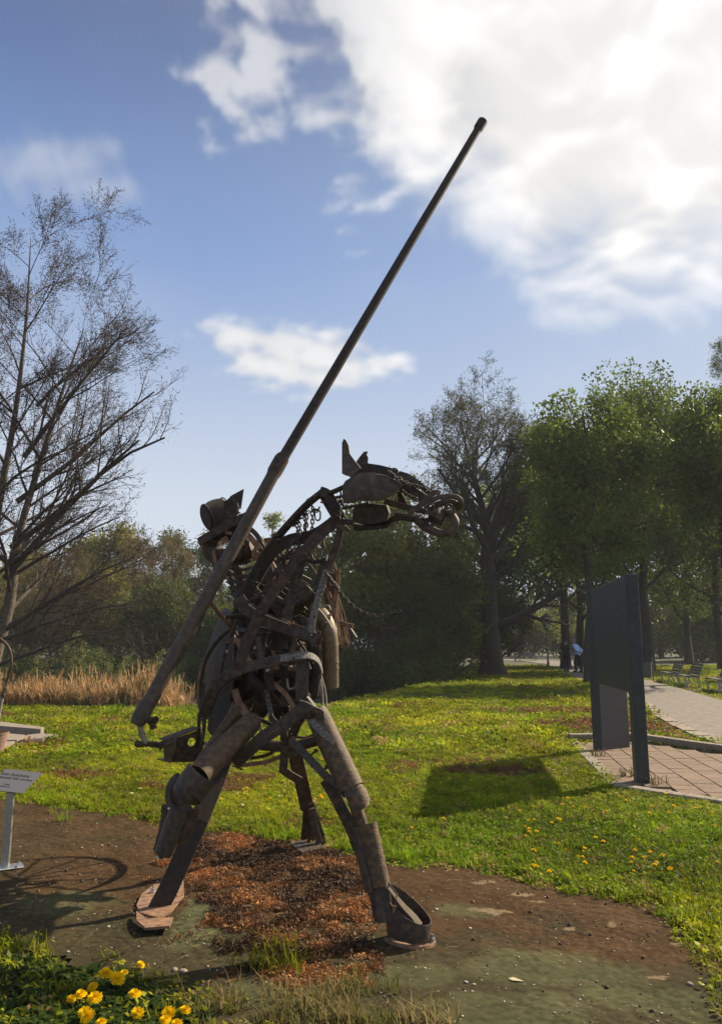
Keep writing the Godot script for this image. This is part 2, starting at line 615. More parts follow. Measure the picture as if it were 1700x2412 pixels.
func inside(x: float, z: float, shape: PackedVector2Array) -> bool:
	return Geometry2D.is_point_in_polygon(Vector2(x, z), shape)

func ground(x: float, z: float) -> float:
	var d := -z
	var brink := 20.6 if x < -1.0 else 20.6 + (x + 1.0) * 3.3
	var h := -1.5 * smoothstep(0.0, 6.5, d - brink) * (1.0 - smoothstep(39.0, 47.0, d))
	h += lumps.get_noise_2d(x, z) * 0.07 * smoothstep(9.0, 14.0, d) * (1.0 - smoothstep(2.0, 4.0, x) * (1.0 - smoothstep(24.0, 40.0, d)))
	return h

func soil_height(x: float, z: float) -> float:
	return 0.012 + 0.010 * lumps.get_noise_2d(x * 9.0, z * 9.0) + 0.006 * lumps.get_noise_2d(x * 34.0, z * 34.0)

func make_ground() -> void:
	var xs := []
	var zs := []
	for i in range(-60, 61):
		xs.append(signf(i) * (absf(i) * 0.35 + pow(absf(i) / 60.0, 4.0) * 380.0))
	for i in range(-30, 120):
		var t := float(i)
		zs.append(-(t * 0.42 + (pow(t / 120.0, 5.0) * 560.0 if t > 0.0 else t * 0.8)))
	var mb := MB.new()
	for z in zs:
		for x in xs:
			var e := 0.05
			var nn := Vector3(ground(x - e, z) - ground(x + e, z), 2.0 * e, ground(x, z - e) - ground(x, z + e)).normalized()
			mb.put(Vector3(x, ground(x, z), z), nn)
			mb.uv.append(Vector2(x, z) / 6.0)
	var w := xs.size()
	for j in zs.size() - 1:
		for i in w - 1:
			var k := j * w + i
			mb.face(k, k + 1, k + w + 1)
			mb.face(k, k + w + 1, k + w)
	var m := StandardMaterial3D.new()
	m.albedo_texture = noise_tex(31, 0.012, ramp([[0.0, 0.014, 0.017, 0.004], [0.4, 0.030, 0.034, 0.007], [0.6, 0.045, 0.045, 0.010], [0.85, 0.075, 0.058, 0.018], [1.0, 0.09, 0.06, 0.024]]), 1024, 6)
	m.roughness = 0.95
	m.heightmap_enabled = true
	m.heightmap_texture = bump_tex(33, 0.05, 512)
	m.heightmap_scale = 3.0
	var o := part("lawn", mb, m)
	tag(o, "wide green park lawn falling away to the pond", "lawn", "", "structure")

# the bare, trodden ground round the sculpture: its colours are stains of moss and dust
func make_soil() -> void:
	var size := 1024
	var x0 := -4.6
	var z0 := -9.2
	var span := 9.2
	var a := noise(41, 0.004, 4).get_seamless_image(size, size)
	var b := noise(42, 0.018, 5).get_seamless_image(size, size)
	var c := noise(43, 0.16, 3).get_seamless_image(size, size)
	var g := noise(44, 0.45, 1).get_seamless_image(size, size)
	var pa := a.get_data()
	var pb := b.get_data()
	var pc := c.get_data()
	var pg := g.get_data()
	var out := PackedByteArray()
	out.resize(size * size * 3)
	var brown := Color(0.056, 0.033, 0.0155)
	var green := Color(0.044, 0.0375, 0.0190)
	var pale := Color(0.19, 0.14, 0.085)
	var spots := []
	for s in [[1160, 2085, 0.14, 0.06], [1300, 2097, 0.13, 0.05], [1138, 2149, 0.07, 0.04], [1480, 2184, 0.11, 0.045], [1650, 2228, 0.14, 0.04], [1565, 2306, 0.06, 0.03], [1480, 2112, 0.16, 0.04], [1304, 2185, 0.03, 0.02], [1265, 2127, 0.04, 0.02], [1230, 2110, 0.10, 0.03], [1660, 2165, 0.10, 0.05]]:
		var p := on_ground(s[0], s[1])
		spots.append([p.x, p.z, s[2], s[3]])
	var moss_green := on_ground(470, 2180)
	var algae := []
	for s in [[1080, 2150, 0.22, 0.16], [1330, 2290, 0.5, 0.25], [1180, 2390, 0.5, 0.2], [620, 2360, 0.25, 0.15], [1560, 2360, 0.35, 0.2], [160, 2130, 0.35, 0.25], [980, 2300, 0.25, 0.12]]:
		var p := on_ground(s[0], s[1])
		algae.append([p.x, p.z, s[2], s[3]])
	for j in size:
		var z := z0 + span * (j + 0.5) / size
		for i in size:
			var x := x0 + span * (i + 0.5) / size
			var k := j * size + i
			var na := pa[k] / 255.0 - 0.5
			var nb := pb[k] / 255.0 - 0.5
			var nc := pc[k] / 255.0 - 0.5
			# algae nearer the camera, brown dust of moss in a belt along the grass
			var belt := -z - (4.75 - 0.10 * x) + na * 1.6 + nb * 1.0
			var t := smoothstep(-0.45, 0.35, belt)
			var left := smoothstep(-1.6, -2.6, x + nb * 1.2)
			t = lerpf(t, 0.35 + na, left * 0.6)
			var gx := (x - moss_green.x + nb * 0.18) / 0.17
			var gz := (z - moss_green.z + nb * 0.15) / 0.42
			t *= smoothstep(0.7, 1.2, gx * gx + gz * gz)
			var col := green.lerp(brown, clampf(t, 0.0, 1.0))
			# algae and moss, a paler green
			var tint := 1.0 - smoothstep(0.75, 1.15, gx * gx + gz * gz)
			for e in algae:
				var ex: float = (x + nb * 0.3 - e[0]) / e[2]
				var ez: float = (z + nb * 0.3 - e[1]) / e[3]
				tint = maxf(tint, 0.7 * (1.0 - smoothstep(0.4, 1.3, ex * ex + ez * ez + na)))
			col = col.lerp(Color(0.070, 0.072, 0.034), tint)
			col *= 1.0 + nc * 0.85 + nb * 0.6
			for s in spots:
				var dx: float = (x + nb * 0.32 + na * 0.15 - s[0]) / s[2]
				var dz: float = (z + nb * 0.14 - nc * 0.05 - s[1]) / s[3]
				var q: float = dx * dx + dz * dz
				if q < 3.0:
					col = col.lerp(pale * (1.0 + nc * 0.5), 0.8 * smoothstep(1.25, 0.7, q + nb * 5.0 + na * 1.0 + nc * 0.8))
			if pg[k] > 226: col = col.lerp(pale * 1.2, 0.55)
			if pg[k] < 26: col *= 0.55
			col = col.linear_to_srgb()
			out[k * 3] = clampi(int(col.r * 255.0), 0, 255)
			out[k * 3 + 1] = clampi(int(col.g * 255.0), 0, 255)
			out[k * 3 + 2] = clampi(int(col.b * 255.0), 0, 255)
	var m := StandardMaterial3D.new()
	m.albedo_texture = ImageTexture.create_from_image(Image.create_from_data(size, size, false, Image.FORMAT_RGB8, out))
	m.roughness = 0.92
	m.metallic_specular = 0.15
	m.heightmap_enabled = true
	m.heightmap_texture = bump_tex(45, 0.09, 1024, 5)
	m.heightmap_scale = 1.1
	var mb := MB.new()
	var cell := 0.04
	var n := int(span / cell)
	var at_grid := {}
	for j in n + 1:
		for i in n + 1:
			var x := x0 + cell * i
			var z := z0 + cell * j
			var wob := Vector2(lumps.get_noise_2d(x * 12.0, z * 12.0), lumps.get_noise_2d(x * 12.0 + 90.0, z * 12.0)) * 0.26
			if not inside(x + wob.x, z + wob.y, soil_shape): continue
			var e := 0.02
			var nn := Vector3(soil_height(x - e, z) - soil_height(x + e, z), 2.0 * e, soil_height(x, z - e) - soil_height(x, z + e)).normalized()
			at_grid[j * 1000 + i] = mb.put(Vector3(x, soil_height(x, z), z), nn)
			mb.uv.append(Vector2((x - x0) / span, (z - z0) / span))
	for key in at_grid:
		if at_grid.has(key + 1) and at_grid.has(key + 1000) and at_grid.has(key + 1001):
			mb.face(at_grid[key], at_grid[key + 1], at_grid[key + 1001])
			mb.face(at_grid[key], at_grid[key + 1001], at_grid[key + 1000])
	var o := part("bare_ground", mb, m)
	tag(o, "trodden brown and grey green bare ground under the sculpture", "ground", "", "structure")

func make_plaza() -> void:
	var root := Node3D.new()
	root.name = "paving"
	add_child(root, true)
	tag(root, "square pavers with stone kerbs under the slate information pillar", "paving", "", "structure")
	var bed := MB.new()
	var tri := Geometry2D.triangulate_polygon(plaza_shape)
	for k in range(0, tri.size(), 3):
		var q := []
		for e in 3:
			q.append(Vector3(plaza_shape[tri[k + e]].x, 0.010, plaza_shape[tri[k + e]].y))
		bed.tri(q[0], q[1], q[2], Vector3.UP)
	part("joint_sand", bed, flat(lin(0.11, 0.082, 0.052), 0.95), root)
	var e1 := Vector3(-0.15, 0, 0.99).normalized()
	var e2 := Vector3(0.99, 0, 0.15).normalized()
	var o := Vector3(2.95, 0, -9.35)
	var stones := []
	for k in 4:
		stones.append(iron(100 + k, ramp([[0.0, 0.10, 0.065, 0.042], [0.5, 0.145 + 0.013 * k, 0.098 + 0.009 * k, 0.064 + 0.007 * k], [1.0, 0.21, 0.15, 0.10]]), 0.9, 0.0, 3.0, 0.25))
	var tiles := []
	for k in 3:
		var mb := MB.new()
		var s := 0.1365
		var b := 0.005
		var h := 0.018
		var lo := [Vector3(-s, 0, -s), Vector3(s, 0, -s), Vector3(s, 0, s), Vector3(-s, 0, s)]
		for e in 4:
			var p: Vector3 = lo[e]
			var q: Vector3 = lo[(e + 1) % 4]
			var nn := ((p + q) * 0.5).normalized()
			mb.quad(p, q, q + Vector3(0, h - b, 0), p + Vector3(0, h - b, 0), nn)
			mb.quad(p + Vector3(0, h - b, 0), q + Vector3(0, h - b, 0), q * (1.0 - b / s) + Vector3(0, h, 0), p * (1.0 - b / s) + Vector3(0, h, 0), (nn + Vector3.UP).normalized())
		mb.quad(lo[0] * (1 - b / s) + Vector3(0, h, 0), lo[1] * (1 - b / s) + Vector3(0, h, 0), lo[2] * (1 - b / s) + Vector3(0, h, 0), lo[3] * (1 - b / s) + Vector3(0, h, 0), Vector3.UP)
		tiles.append(mb.mesh())
	for i in range(-20, 17):
		for j in range(-2, 16):
			var p: Vector3 = o + e1 * (0.28 * i + 0.14) + e2 * (0.28 * j + 0.14) + e1 * (0.14 if j % 2 else 0.0)
			var ok := true
			for c in [[-0.11, -0.11], [0.11, -0.11], [0.11, 0.11], [-0.11, 0.11]]:
				var q: Vector3 = p + e1 * c[0] + e2 * c[1]
				ok = ok and inside(q.x, q.z, plaza_shape)
			if not ok or p.x > 0.56 * -p.z + 0.8: continue
			var t := Transform3D(Basis(e2, Vector3.UP, e2.cross(Vector3.UP)), p + Vector3(0, 0.011 + rng.randf() * 0.005, 0))
			t.basis = t.basis * Basis.from_euler(Vector3(rng.randfn(0, 0.006), rng.randfn(0, 0.008), rng.randfn(0, 0.006)))
			own("paving_slab", tiles[rng.randi() % 3], stones[rng.randi() % 4], root, t)
	# flush border of pale stones on the lawn side, raised kerb on the far side
	for line in [[[3.53, -13.4], [2.92, -9.3], 0.17, 0.035, 0.42], [[2.92, -9.3], [3.73, -8.36], 0.17, 0.035, 0.38], [[3.73, -8.36], [6.2, -5.55], 0.17, 0.035, 0.4], [[3.5, -13.55], [4.62, -13.72], 0.16, 0.13, 0.5], [[4.62, -13.72], [5.35, -12.2], 0.16, 0.13, 0.62], [[5.35, -12.2], [7.2, -8.6], 0.16, 0.13, 0.62]]:
		var a := Vector3(line[0][0], 0, line[0][1])
		var b := Vector3(line[1][0], 0, line[1][1])
		var d := (b - a).normalized()
		var count := int(a.distance_to(b) / line[4])
		var step := a.distance_to(b) / count
		for k in count:
			var mb := MB.new()
			var len: float = step - 0.012
			var w: float = line[2]
			var h: float = line[3] + 0.06
			var top := 0.012
			var prof := [Vector2(-w / 2, 0), Vector2(-w / 2, h - top), Vector2(-w / 2 + top, h), Vector2(w / 2 - top, h), Vector2(w / 2, h - top), Vector2(w / 2, 0)]
			var side := d.cross(Vector3.UP)
			var mid := a + d * (step * (k + 0.5)) + side * rng.randfn(0, 0.008)
			var ends := []
			for s: float in [-1.0, 1.0]:
				var ring := []
				for p in prof:
					ring.append(mid + d * (s * len / 2) + side * p.x + Vector3.UP * (p.y - 0.06 + (ground(mid.x, mid.z))))
				ends.append(ring)
				mb.cap(ring, d * s)
			for e in prof.size() - 1:
				var t: Vector2 = prof[e + 1] - prof[e]
				var nn := (side * -t.y + Vector3.UP * t.x).normalized()
				mb.quad(ends[0][e], ends[0][e + 1], ends[1][e + 1], ends[1][e], nn)
			part("kerb_stone", mb, M.kerb, root)

func make_path() -> void:
	var left := [[8.6, -3.0], [7.3, -6.5], [6.2, -10.0], [5.8, -13.1], [6.7, -18.0], [8.1, -23.5], [9.9, -35.0], [11.9, -46.0], [14.4, -60.0], [16.0, -72.0], [14.5, -82.0], [5.0, -91.0], [-12.0, -95.0]]
	var right := [[12.2, -3.0], [10.6, -6.5], [9.8, -12.0], [9.6, -16.0], [9.9, -20.0], [10.6, -24.0], [13.0, -35.0], [15.4, -46.0], [18.2, -60.0], [20.5, -74.0], [18.0, -88.0], [6.0, -97.0], [-12.0, -101.0]]
	var l := []
	var r := []
	for p in left: l.append(Vector3(p[0], 0, p[1]))
	for p in right: r.append(Vector3(p[0], 0, p[1]))
	l = curve(l, 6)
	r = curve(r, 6)
	for p in l: path_shape.append(Vector2(p.x, p.z))
	for i in range(r.size() - 1, -1, -1): path_shape.append(Vector2(r[i].x, r[i].z))
	var mb := MB.new()
	for i in l.size():
		for k in 7:
			var p: Vector3 = l[i].lerp(r[i], k / 6.0)
			mb.put(Vector3(p.x, ground(p.x, p.z) + 0.045, p.z), Vector3.UP)
	for i in l.size() - 1:
		for k in 6:
			var q := i * 7 + k
			mb.face(q, q + 1, q + 8)
			mb.face(q, q + 8, q + 7)
	var m := iron(61, ramp([[0.0, 0.095, 0.08, 0.064], [0.5, 0.145, 0.124, 0.10], [1.0, 0.20, 0.172, 0.14]]), 0.9, 0.0, 0.45, 0.3)
	m.uv1_world_triplanar = true
	tag(part("path", mb, m), "pale asphalt park path leading past benches to the trees", "path", "", "structure")
	# edging of narrow stones, laid end to end along the lawn side
	var root := Node3D.new()
	root.name = "path_edging"
	add_child(root, true)
	tag(root, "pale edging stones along the lawn side of the path", "kerb", "", "structure")
	for i in range(8, l.size() - 1):
		var a: Vector3 = l[i]
		var b: Vector3 = l[i + 1]
		if a.z < -48.0 or a.z > -11.0: continue
		var n := maxi(1, int(a.distance_to(b) / (0.45 if a.z > -26.0 else 0.9)))
		for k in n:
			var p := a.lerp(b, (k + 0.06) / n)
			var q := a.lerp(b, (k + 0.94) / n)
			var t := (q - p).normalized()
			var mid := (p + q) * 0.5
			var e := MB.new()
			e.box(Vector3(mid.x, ground(mid.x, mid.z) + 0.02 + rng.randf() * 0.012, mid.z), Vector3(0.24, 0.09, p.distance_to(q)), Basis(t.cross(Vector3.DOWN), Vector3.UP, t).orthonormalized())
			part("edging_stone", e, M.kerb, root)

func make_water() -> void:
	var mb := MB.new()
	mb.quad(Vector3(-70, -0.95, -20), Vector3(10, -0.95, -20), Vector3(10, -0.95, -50), Vector3(-70, -0.95, -50), Vector3.UP)
	tag(part("pond_water", mb, M.water), "dark still pond water behind the reeds", "water", "", "structure")

# ------------------------------------------------------------------ grass, reeds, litter
func blade(mb: MB, p: Vector3, dir: Vector3, h: float, w: float, bend: float, seg := 2) -> void:
	var side := dir.cross(Vector3.UP).normalized() * w
	var last := p
	for k in seg:
		var t := float(k + 1) / seg
		var q := p + Vector3.UP * h * (t - 0.35 * bend * t * t) + dir * h * bend * t * t
		var nn := (q - last).cross(side).normalized()
		if nn.y < 0.0: nn = -nn
		var w0 := 1.0 - pow(float(k) / seg, 2.0)
		var w1 := 1.0 - pow(t, 2.0)
		if k == seg - 1:
			mb.tri(last - side * w0, last + side * w0, q, nn)
		else:
			mb.quad(last - side * w0, last + side * w0, q + side * w1, q - side * w1, nn)
		last = q

func tuft(s: int, blades: int, radius: float, h: float, w: float, leaves: int, big := 0.016) -> ArrayMesh:
	var r := RandomNumberGenerator.new()
	r.seed = s
	var mb := MB.new()
	for i in blades:
		var a := r.randf() * TAU
		var p := Vector3(cos(a), 0, sin(a)) * radius * sqrt(r.randf())
		var b := r.randf() * TAU
		blade(mb, p, Vector3(cos(b), 0, sin(b)), h * r.randf_range(0.5, 1.15), w * r.randf_range(0.7, 1.2), r.randf_range(0.2, 1.0))
	for i in leaves:
		var a := r.randf() * TAU
		var p := Vector3(cos(a), 0, sin(a)) * radius * sqrt(r.randf())
		var y := h * r.randf_range(0.35, 0.75)
		var s1 := r.randf_range(0.6, 1.2) * big
		var u := Vector3(r.randfn(), r.randfn() * 0.35, r.randfn()).normalized()
		var v := u.cross(Vector3(r.randfn() * 0.4, 1.0, r.randfn() * 0.4)).normalized()
		var c := p + Vector3.UP * y
		var nn := u.cross(v)
		if nn.y < 0.0: nn = -nn
		mb.quad(c - u * s1, c + v * s1 * 0.8, c + u * s1 * 1.2, c - v * s1 * 0.8, nn.normalized())
	return mb.mesh()

func grass_color(x: float, z: float) -> Color:
	var t := patches.get_noise_2d(x, z) + rng.randfn(0, 0.32)
	var c := Color(0.135, 0.215, 0.008).lerp(Color(0.33, 0.315, 0.016), clampf(0.42 + t * 0.75, 0.0, 1.0))
	if rng.randf() < 0.07: c = Color(0.30, 0.21, 0.08)
	c *= 1.0 + 0.55 * clampf(patches.get_noise_2d(x * 2.3 + 70.0, z * 2.3), -0.7, 0.7)
	return c * rng.randf_range(0.5, 1.45)

func in_view(x: float, d: float, spare: float) -> bool:
	return absf(x) < d * 0.49 + spare

func make_grass() -> void:
	var close := [tuft(1, 17, 0.055, 0.058, 0.0034, 7, 0.012), tuft(2, 14, 0.06, 0.050, 0.0038, 11, 0.013), tuft(3, 20, 0.05, 0.070, 0.0034, 4, 0.012)]
	var far := [tuft(4, 22, 0.14, 0.085, 0.008, 9, 0.024), tuft(5, 20, 0.15, 0.075, 0.009, 11, 0.026)]
	var lists := [[], [], [], [], []]
	var cols := [[], [], [], [], []]
	# density falls with distance as the blades melt together
	for band in [[2.2, 7.0, 26000, 0], [7.0, 10.0, 17000, 0], [10.0, 14.0, 14000, 0], [12.0, 24.0, 17000, 1], [24.0, 62.0, 26000, 1]]:
		for i in band[2]:
			var d := sqrt(lerpf(band[0] * band[0], band[1] * band[1], rng.randf()))
			var x := rng.randf_range(-1.0, 1.0) * (d * 0.49 + 0.9)
			var z := -d
			if inside(x, z, soil_shape):
				# the turf frays out over the rim of the bare ground
				if rng.randf() > 0.35 or (inside(x + 0.16, z, soil_shape) and inside(x - 0.16, z, soil_shape) and inside(x, z + 0.16, soil_shape) and inside(x, z - 0.16, soil_shape)): continue
			if inside(x, z, plaza_shape) or inside(x, z, path_shape) or inside(x, z, slab_shape): continue
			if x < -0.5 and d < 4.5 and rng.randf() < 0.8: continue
			var worn := smoothstep(0.32, 0.5, patches.get_noise_2d(x * 1.7 + 40.0, z * 1.7))
			for w in [[1.75, -10.4, 0.75, 0.45], [5.2, -16.0, 1.3, 1.6], [4.6, -19.5, 1.6, 0.9], [-9.6, -18.6, 1.4, 0.5]]:
				var q: float = pow((x - w[0]) / w[2], 2) + pow((z - w[1]) / w[3], 2)
				worn = maxf(worn, 1.0 - smoothstep(0.5, 1.4, q))
			var dead := rng.randf() < worn * 0.85
			if dead and rng.randf() < 0.35: continue
			var h := ground(x, z)
			if h < -0.75: continue
			var k := rng.randi() % 3 if band[3] == 0 else 3 + rng.randi() % 2
			var s := rng.randf_range(0.75, 1.3) * (1.35 if d > 30.0 else 1.0) * (1.0 if d > 7 or z < -5.0 else 1.15)
			var b := Basis(Vector3.UP, rng.randf() * TAU) * Basis.from_euler(Vector3(rng.randfn(0, 0.15), 0, rng.randfn(0, 0.15)))
			lists[k].append(Transform3D(b.scaled(Vector3(s, s * rng.randf_range(0.6, 1.3) * (1.0 + 0.6 * patches.get_noise_2d(x * 3.1 - 20.0, z * 3.1)), s)), Vector3(x, h - 0.004, z)))
			cols[k].append(Color(0.20, 0.105, 0.045) * rng.randf_range(0.5, 1.4) if dead else grass_color(x, z))
	var root := Node3D.new()
	root.name = "grass"
	add_child(root, true)
	tag(root, "short leafy spring grass of the park lawn", "grass", "", "stuff")
	for k in 5:
		tag(copies("grass_tufts", [close[0], close[1], close[2], far[0], far[1]][k], M.grass, lists[k], cols[k], root), "", "", "", "stuff")
	# the longer tufts at the near edge and along the rim of the bare ground
	var long_a := tuft(6, 26, 0.09, 0.15, 0.0042, 0)
	var l := []
	var c := []
	for p in [[830, 2395, 26, 0.22], [900, 2412, 12, 0.15], [640, 2275, 6, 0.12], [620, 2400, 8, 0.2], [560, 1965, 10, 0.3], [660, 1975, 9, 0.2], [860, 2005, 8, 0.15], [1000, 2025, 8, 0.15], [300, 1915, 9, 0.3], [1200, 1750 + 110, 6, 0.4]]:
		var g := on_ground(p[0], p[1])
		for i in p[2]:
			var x: float = g.x + rng.randfn() * p[3]
			var z: float = g.z + rng.randfn() * p[3] * 0.6
			var s := rng.randf_range(0.5, 1.1)
			l.append(Transform3D(Basis(Vector3.UP, rng.randf() * TAU).scaled(Vector3.ONE * s), Vector3(x, 0.006, z)))
			c.append(Color(0.12, 0.13, 0.03).lerp(Color(0.26, 0.20, 0.085), rng.randf()) if p[0] > 500 and p[0] < 950 and p[1] > 2300 else grass_color(x, z))
	tag(copies("long_grass_tufts", long_a, M.grass, l, c, root), "", "", "", "stuff")

# broad low leaves between the foreground dandelions
func make_leaves() -> void:
	var mb := MB.new()
	var r := RandomNumberGenerator.new()
	r.seed = 8
	for i in 7:
		var a := TAU * i / 7.0 + r.randf() * 0.6
		var dir := Vector3(cos(a), 0, sin(a))
		var side := Vector3(-sin(a), 0, cos(a))
		var len := r.randf_range(0.04, 0.075)
		var w := r.randf_range(0.010, 0.017)
		var prev := Vector3.ZERO
		var pw := 0.003
		for k in 4:
			var t := (k + 1) / 4.0
			var q := dir * len * t + Vector3.UP * (len * 0.55 * sin(t * 2.4))
			var qw: float = w * [0.6, 1.0, 0.85, 0.05][k] * (1.0 + 0.25 * sin(k * 7.0 + i))
			var nn := side.cross(q - prev).normalized()
			if nn.y < 0.0: nn = -nn
			mb.quad(prev - side * pw, prev + side * pw, q + side * qw, q - side * qw, nn)
			prev = q
			pw = qw
	var l := []
	var c := []
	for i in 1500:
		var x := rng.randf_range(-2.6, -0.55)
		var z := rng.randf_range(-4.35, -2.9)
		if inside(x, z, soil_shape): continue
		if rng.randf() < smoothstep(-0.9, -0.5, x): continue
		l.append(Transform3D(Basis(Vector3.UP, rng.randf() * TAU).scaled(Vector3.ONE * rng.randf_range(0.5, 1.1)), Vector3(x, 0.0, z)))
		c.append(Color(0.024, 0.052, 0.009).lerp(Color(0.055, 0.085, 0.016), rng.randf()) * rng.randf_range(0.7, 1.2))  # dark leaf green, lowered further to hold the sculpture's shadow
	for i in 900:
		var d := rng.randf_range(5.8, 9.5)
		var x := rng.randf_range(-0.5, 0.5) * d
		if inside(x, -d, soil_shape) or inside(x, -d, plaza_shape): continue
		l.append(Transform3D(Basis(Vector3.UP, rng.randf() * TAU).scaled(Vector3.ONE * rng.randf_range(0.5, 1.0)), Vector3(x, 0.0, -d)))
		c.append(grass_color(x, -d) * 0.9)
	tag(copies("dandelion_leaves", mb.mesh(), M.grass, l, c), "broad dark dandelion leaves low in the grass, near ones darkened for shade", "leaves", "", "stuff")

func make_moss() -> void:
	var tufts := []
	for s in 3:
		var r := RandomNumberGenerator.new()
		r.seed = 70 + s
		var mb := MB.new()
		for i in 22:
			var a := r.randf() * TAU
			var p := Vector3(cos(a), r.randf() * 0.25, sin(a)) * 0.030 * sqrt(r.randf())
			var dir := Vector3(r.randfn(), r.randf_range(0.1, 1.6), r.randfn()).normalized()
			var curl := Vector3(r.randfn(), r.randfn(), r.randfn()) * 0.9
			var w := r.randf_range(0.0012, 0.0034)
			for k in 2:
				var side := dir.cross(Vector3(0.3, 0.8, 0.5)).normalized() * w
				var q := p + dir * r.randf_range(0.003, 0.006)
				var nn := dir.cross(side).normalized()
				if nn.y < 0.0: nn = -nn
				mb.quad(p - side, p + side, q + side * 0.8, q - side * 0.8, nn)
				p = q
				dir = (dir + curl * 0.45).normalized()
		tufts.append(mb.mesh())
	var lists := [[], [], []]
	var cols := [[], [], []]
	var box := Rect2(moss_shape[0], Vector2.ZERO)
	for p in moss_shape: box = box.expand(p)
	for i in 30000:
		var x := rng.randf_range(box.position.x, box.end.x)
		var z := rng.randf_range(box.position.y, box.end.y)
		var wob := Vector2(lumps.get_noise_2d(x * 20.0, z * 20.0), lumps.get_noise_2d(x * 20.0 + 50, z * 20.0)) * 0.45 + Vector2(rng.randfn(0, 0.05), rng.randfn(0, 0.05))
		if not inside(x + wob.x, z + wob.y, moss_shape): continue
		var t := lumps.get_noise_2d(x * 40.0 + 11.0, z * 40.0)
		if rng.randf() < smoothstep(0.12, -0.3, t): continue
		var k := rng.randi() % 3
		var s := rng.randf_range(0.6, 1.35)
		lists[k].append(Transform3D(Basis.from_euler(Vector3(rng.randfn(0, 0.4), rng.randf() * TAU, rng.randfn(0, 0.4))).scaled(Vector3.ONE * s), Vector3(x, soil_height(x, z) + 0.002, z)))
		var warm := clampf(0.45 + 1.6 * lumps.get_noise_2d(x * 14.0 + 30.0, z * 14.0) + rng.randfn(0, 0.2), 0.0, 1.0)
		cols[k].append(Color(0.046, 0.021, 0.008).lerp(Color(0.36, 0.158, 0.050), warm * warm) * (rng.randf_range(0.5, 1.3) if rng.randf() < 0.92 else 1.9))
	var root := Node3D.new()
	root.name = "dry_moss"
	add_child(root, true)
	tag(root, "mat of curled orange brown dry moss under the sculpture", "moss", "", "stuff")
	for k in 3:
		tag(copies("moss_tufts", tufts[k], M.moss, lists[k], cols[k], root), "", "", "", "stuff")
	# fallen petals, grit and straw
	var bit := MB.new()
	bit.ball(Vector3.ZERO, Vector3(0.006, 0.0025, 0.0045), 6, 4)
	var l := []
	var c := []
	for i in 1500:
		var d := rng.randf_range(3.3, 7.6)
		var x := rng.randf_range(-0.48, 0.48) * d
		if not inside(x, -d, soil_shape): continue
		var s := rng.randf_range(0.3, 1.2) if rng.randf() < 0.93 else rng.randf_range(1.4, 2.3)
		l.append(Transform3D(Basis.from_euler(Vector3(0, rng.randf() * TAU, 0)).scaled(Vector3(s, s, s)), Vector3(x, soil_height(x, -d) + 0.002, -d)))
		c.append(Color(0.55, 0.5, 0.4) * rng.randf_range(0.2, 1.2))
	tag(copies("grit", bit.mesh(), M.moss, l, c), "pale petals and grit scattered on the bare ground", "grit", "", "stuff")
	var clod := MB.new()
	clod.ball(Vector3.ZERO, Vector3(0.010, 0.006, 0.008), 6, 4, Basis.from_euler(Vector3(0.2, 0.4, 0.3)))
	l = []
	c = []
	for i in 2600:
		var d := rng.randf_range(3.3, 7.6)
		var x := rng.randf_range(-0.48, 0.48) * d
		if not inside(x, -d, soil_shape): continue
		if rng.randf() > 0.25 + 0.9 * smoothstep(0.0, 0.4, lumps.get_noise_2d(x * 15.0 - 40.0, -d * 15.0)): continue
		var s := rng.randf_range(0.25, 0.9) if rng.randf() < 0.95 else rng.randf_range(1.0, 1.8)
		l.append(Transform3D(Basis.from_euler(Vector3(rng.randf(), rng.randf() * TAU, rng.randf())).scaled(Vector3.ONE * s), Vector3(x, soil_height(x, -d) + 0.001, -d)))
		c.append(Color(0.060, 0.040, 0.020) * rng.randf_range(0.5, 1.5))
	tag(copies("soil_crumbs", clod.mesh(), M.moss, l, c), "dark crumbs of soil scattered on the bare ground", "soil", "", "stuff")
	var straw := MB.new()
	straw.tube([Vector3(-0.035, 0.003, 0), Vector3(0, 0.006, 0.004), Vector3(0.035, 0.003, -0.004)], [0.0011, 0.0013, 0.0008], 4)
	l = []
	c = []
	for i in 420:
		var d := rng.randf_range(3.6, 7.4)
		var x := rng.randf_range(-0.30, 0.12) * d
		if not inside(x, -d, soil_shape): continue
		l.append(Transform3D(Basis.from_euler(Vector3(0, rng.randf() * TAU, 0)).scaled(Vector3.ONE * rng.randf_range(0.4, 1.2)), Vector3(x, soil_height(x, -d) + 0.008, -d)))
		c.append(Color(0.42, 0.27, 0.13) * rng.randf_range(0.4, 1.2))
	tag(copies("straw", straw.mesh(), M.moss, l, c), "dry stalks lying on the moss", "straw", "", "stuff")

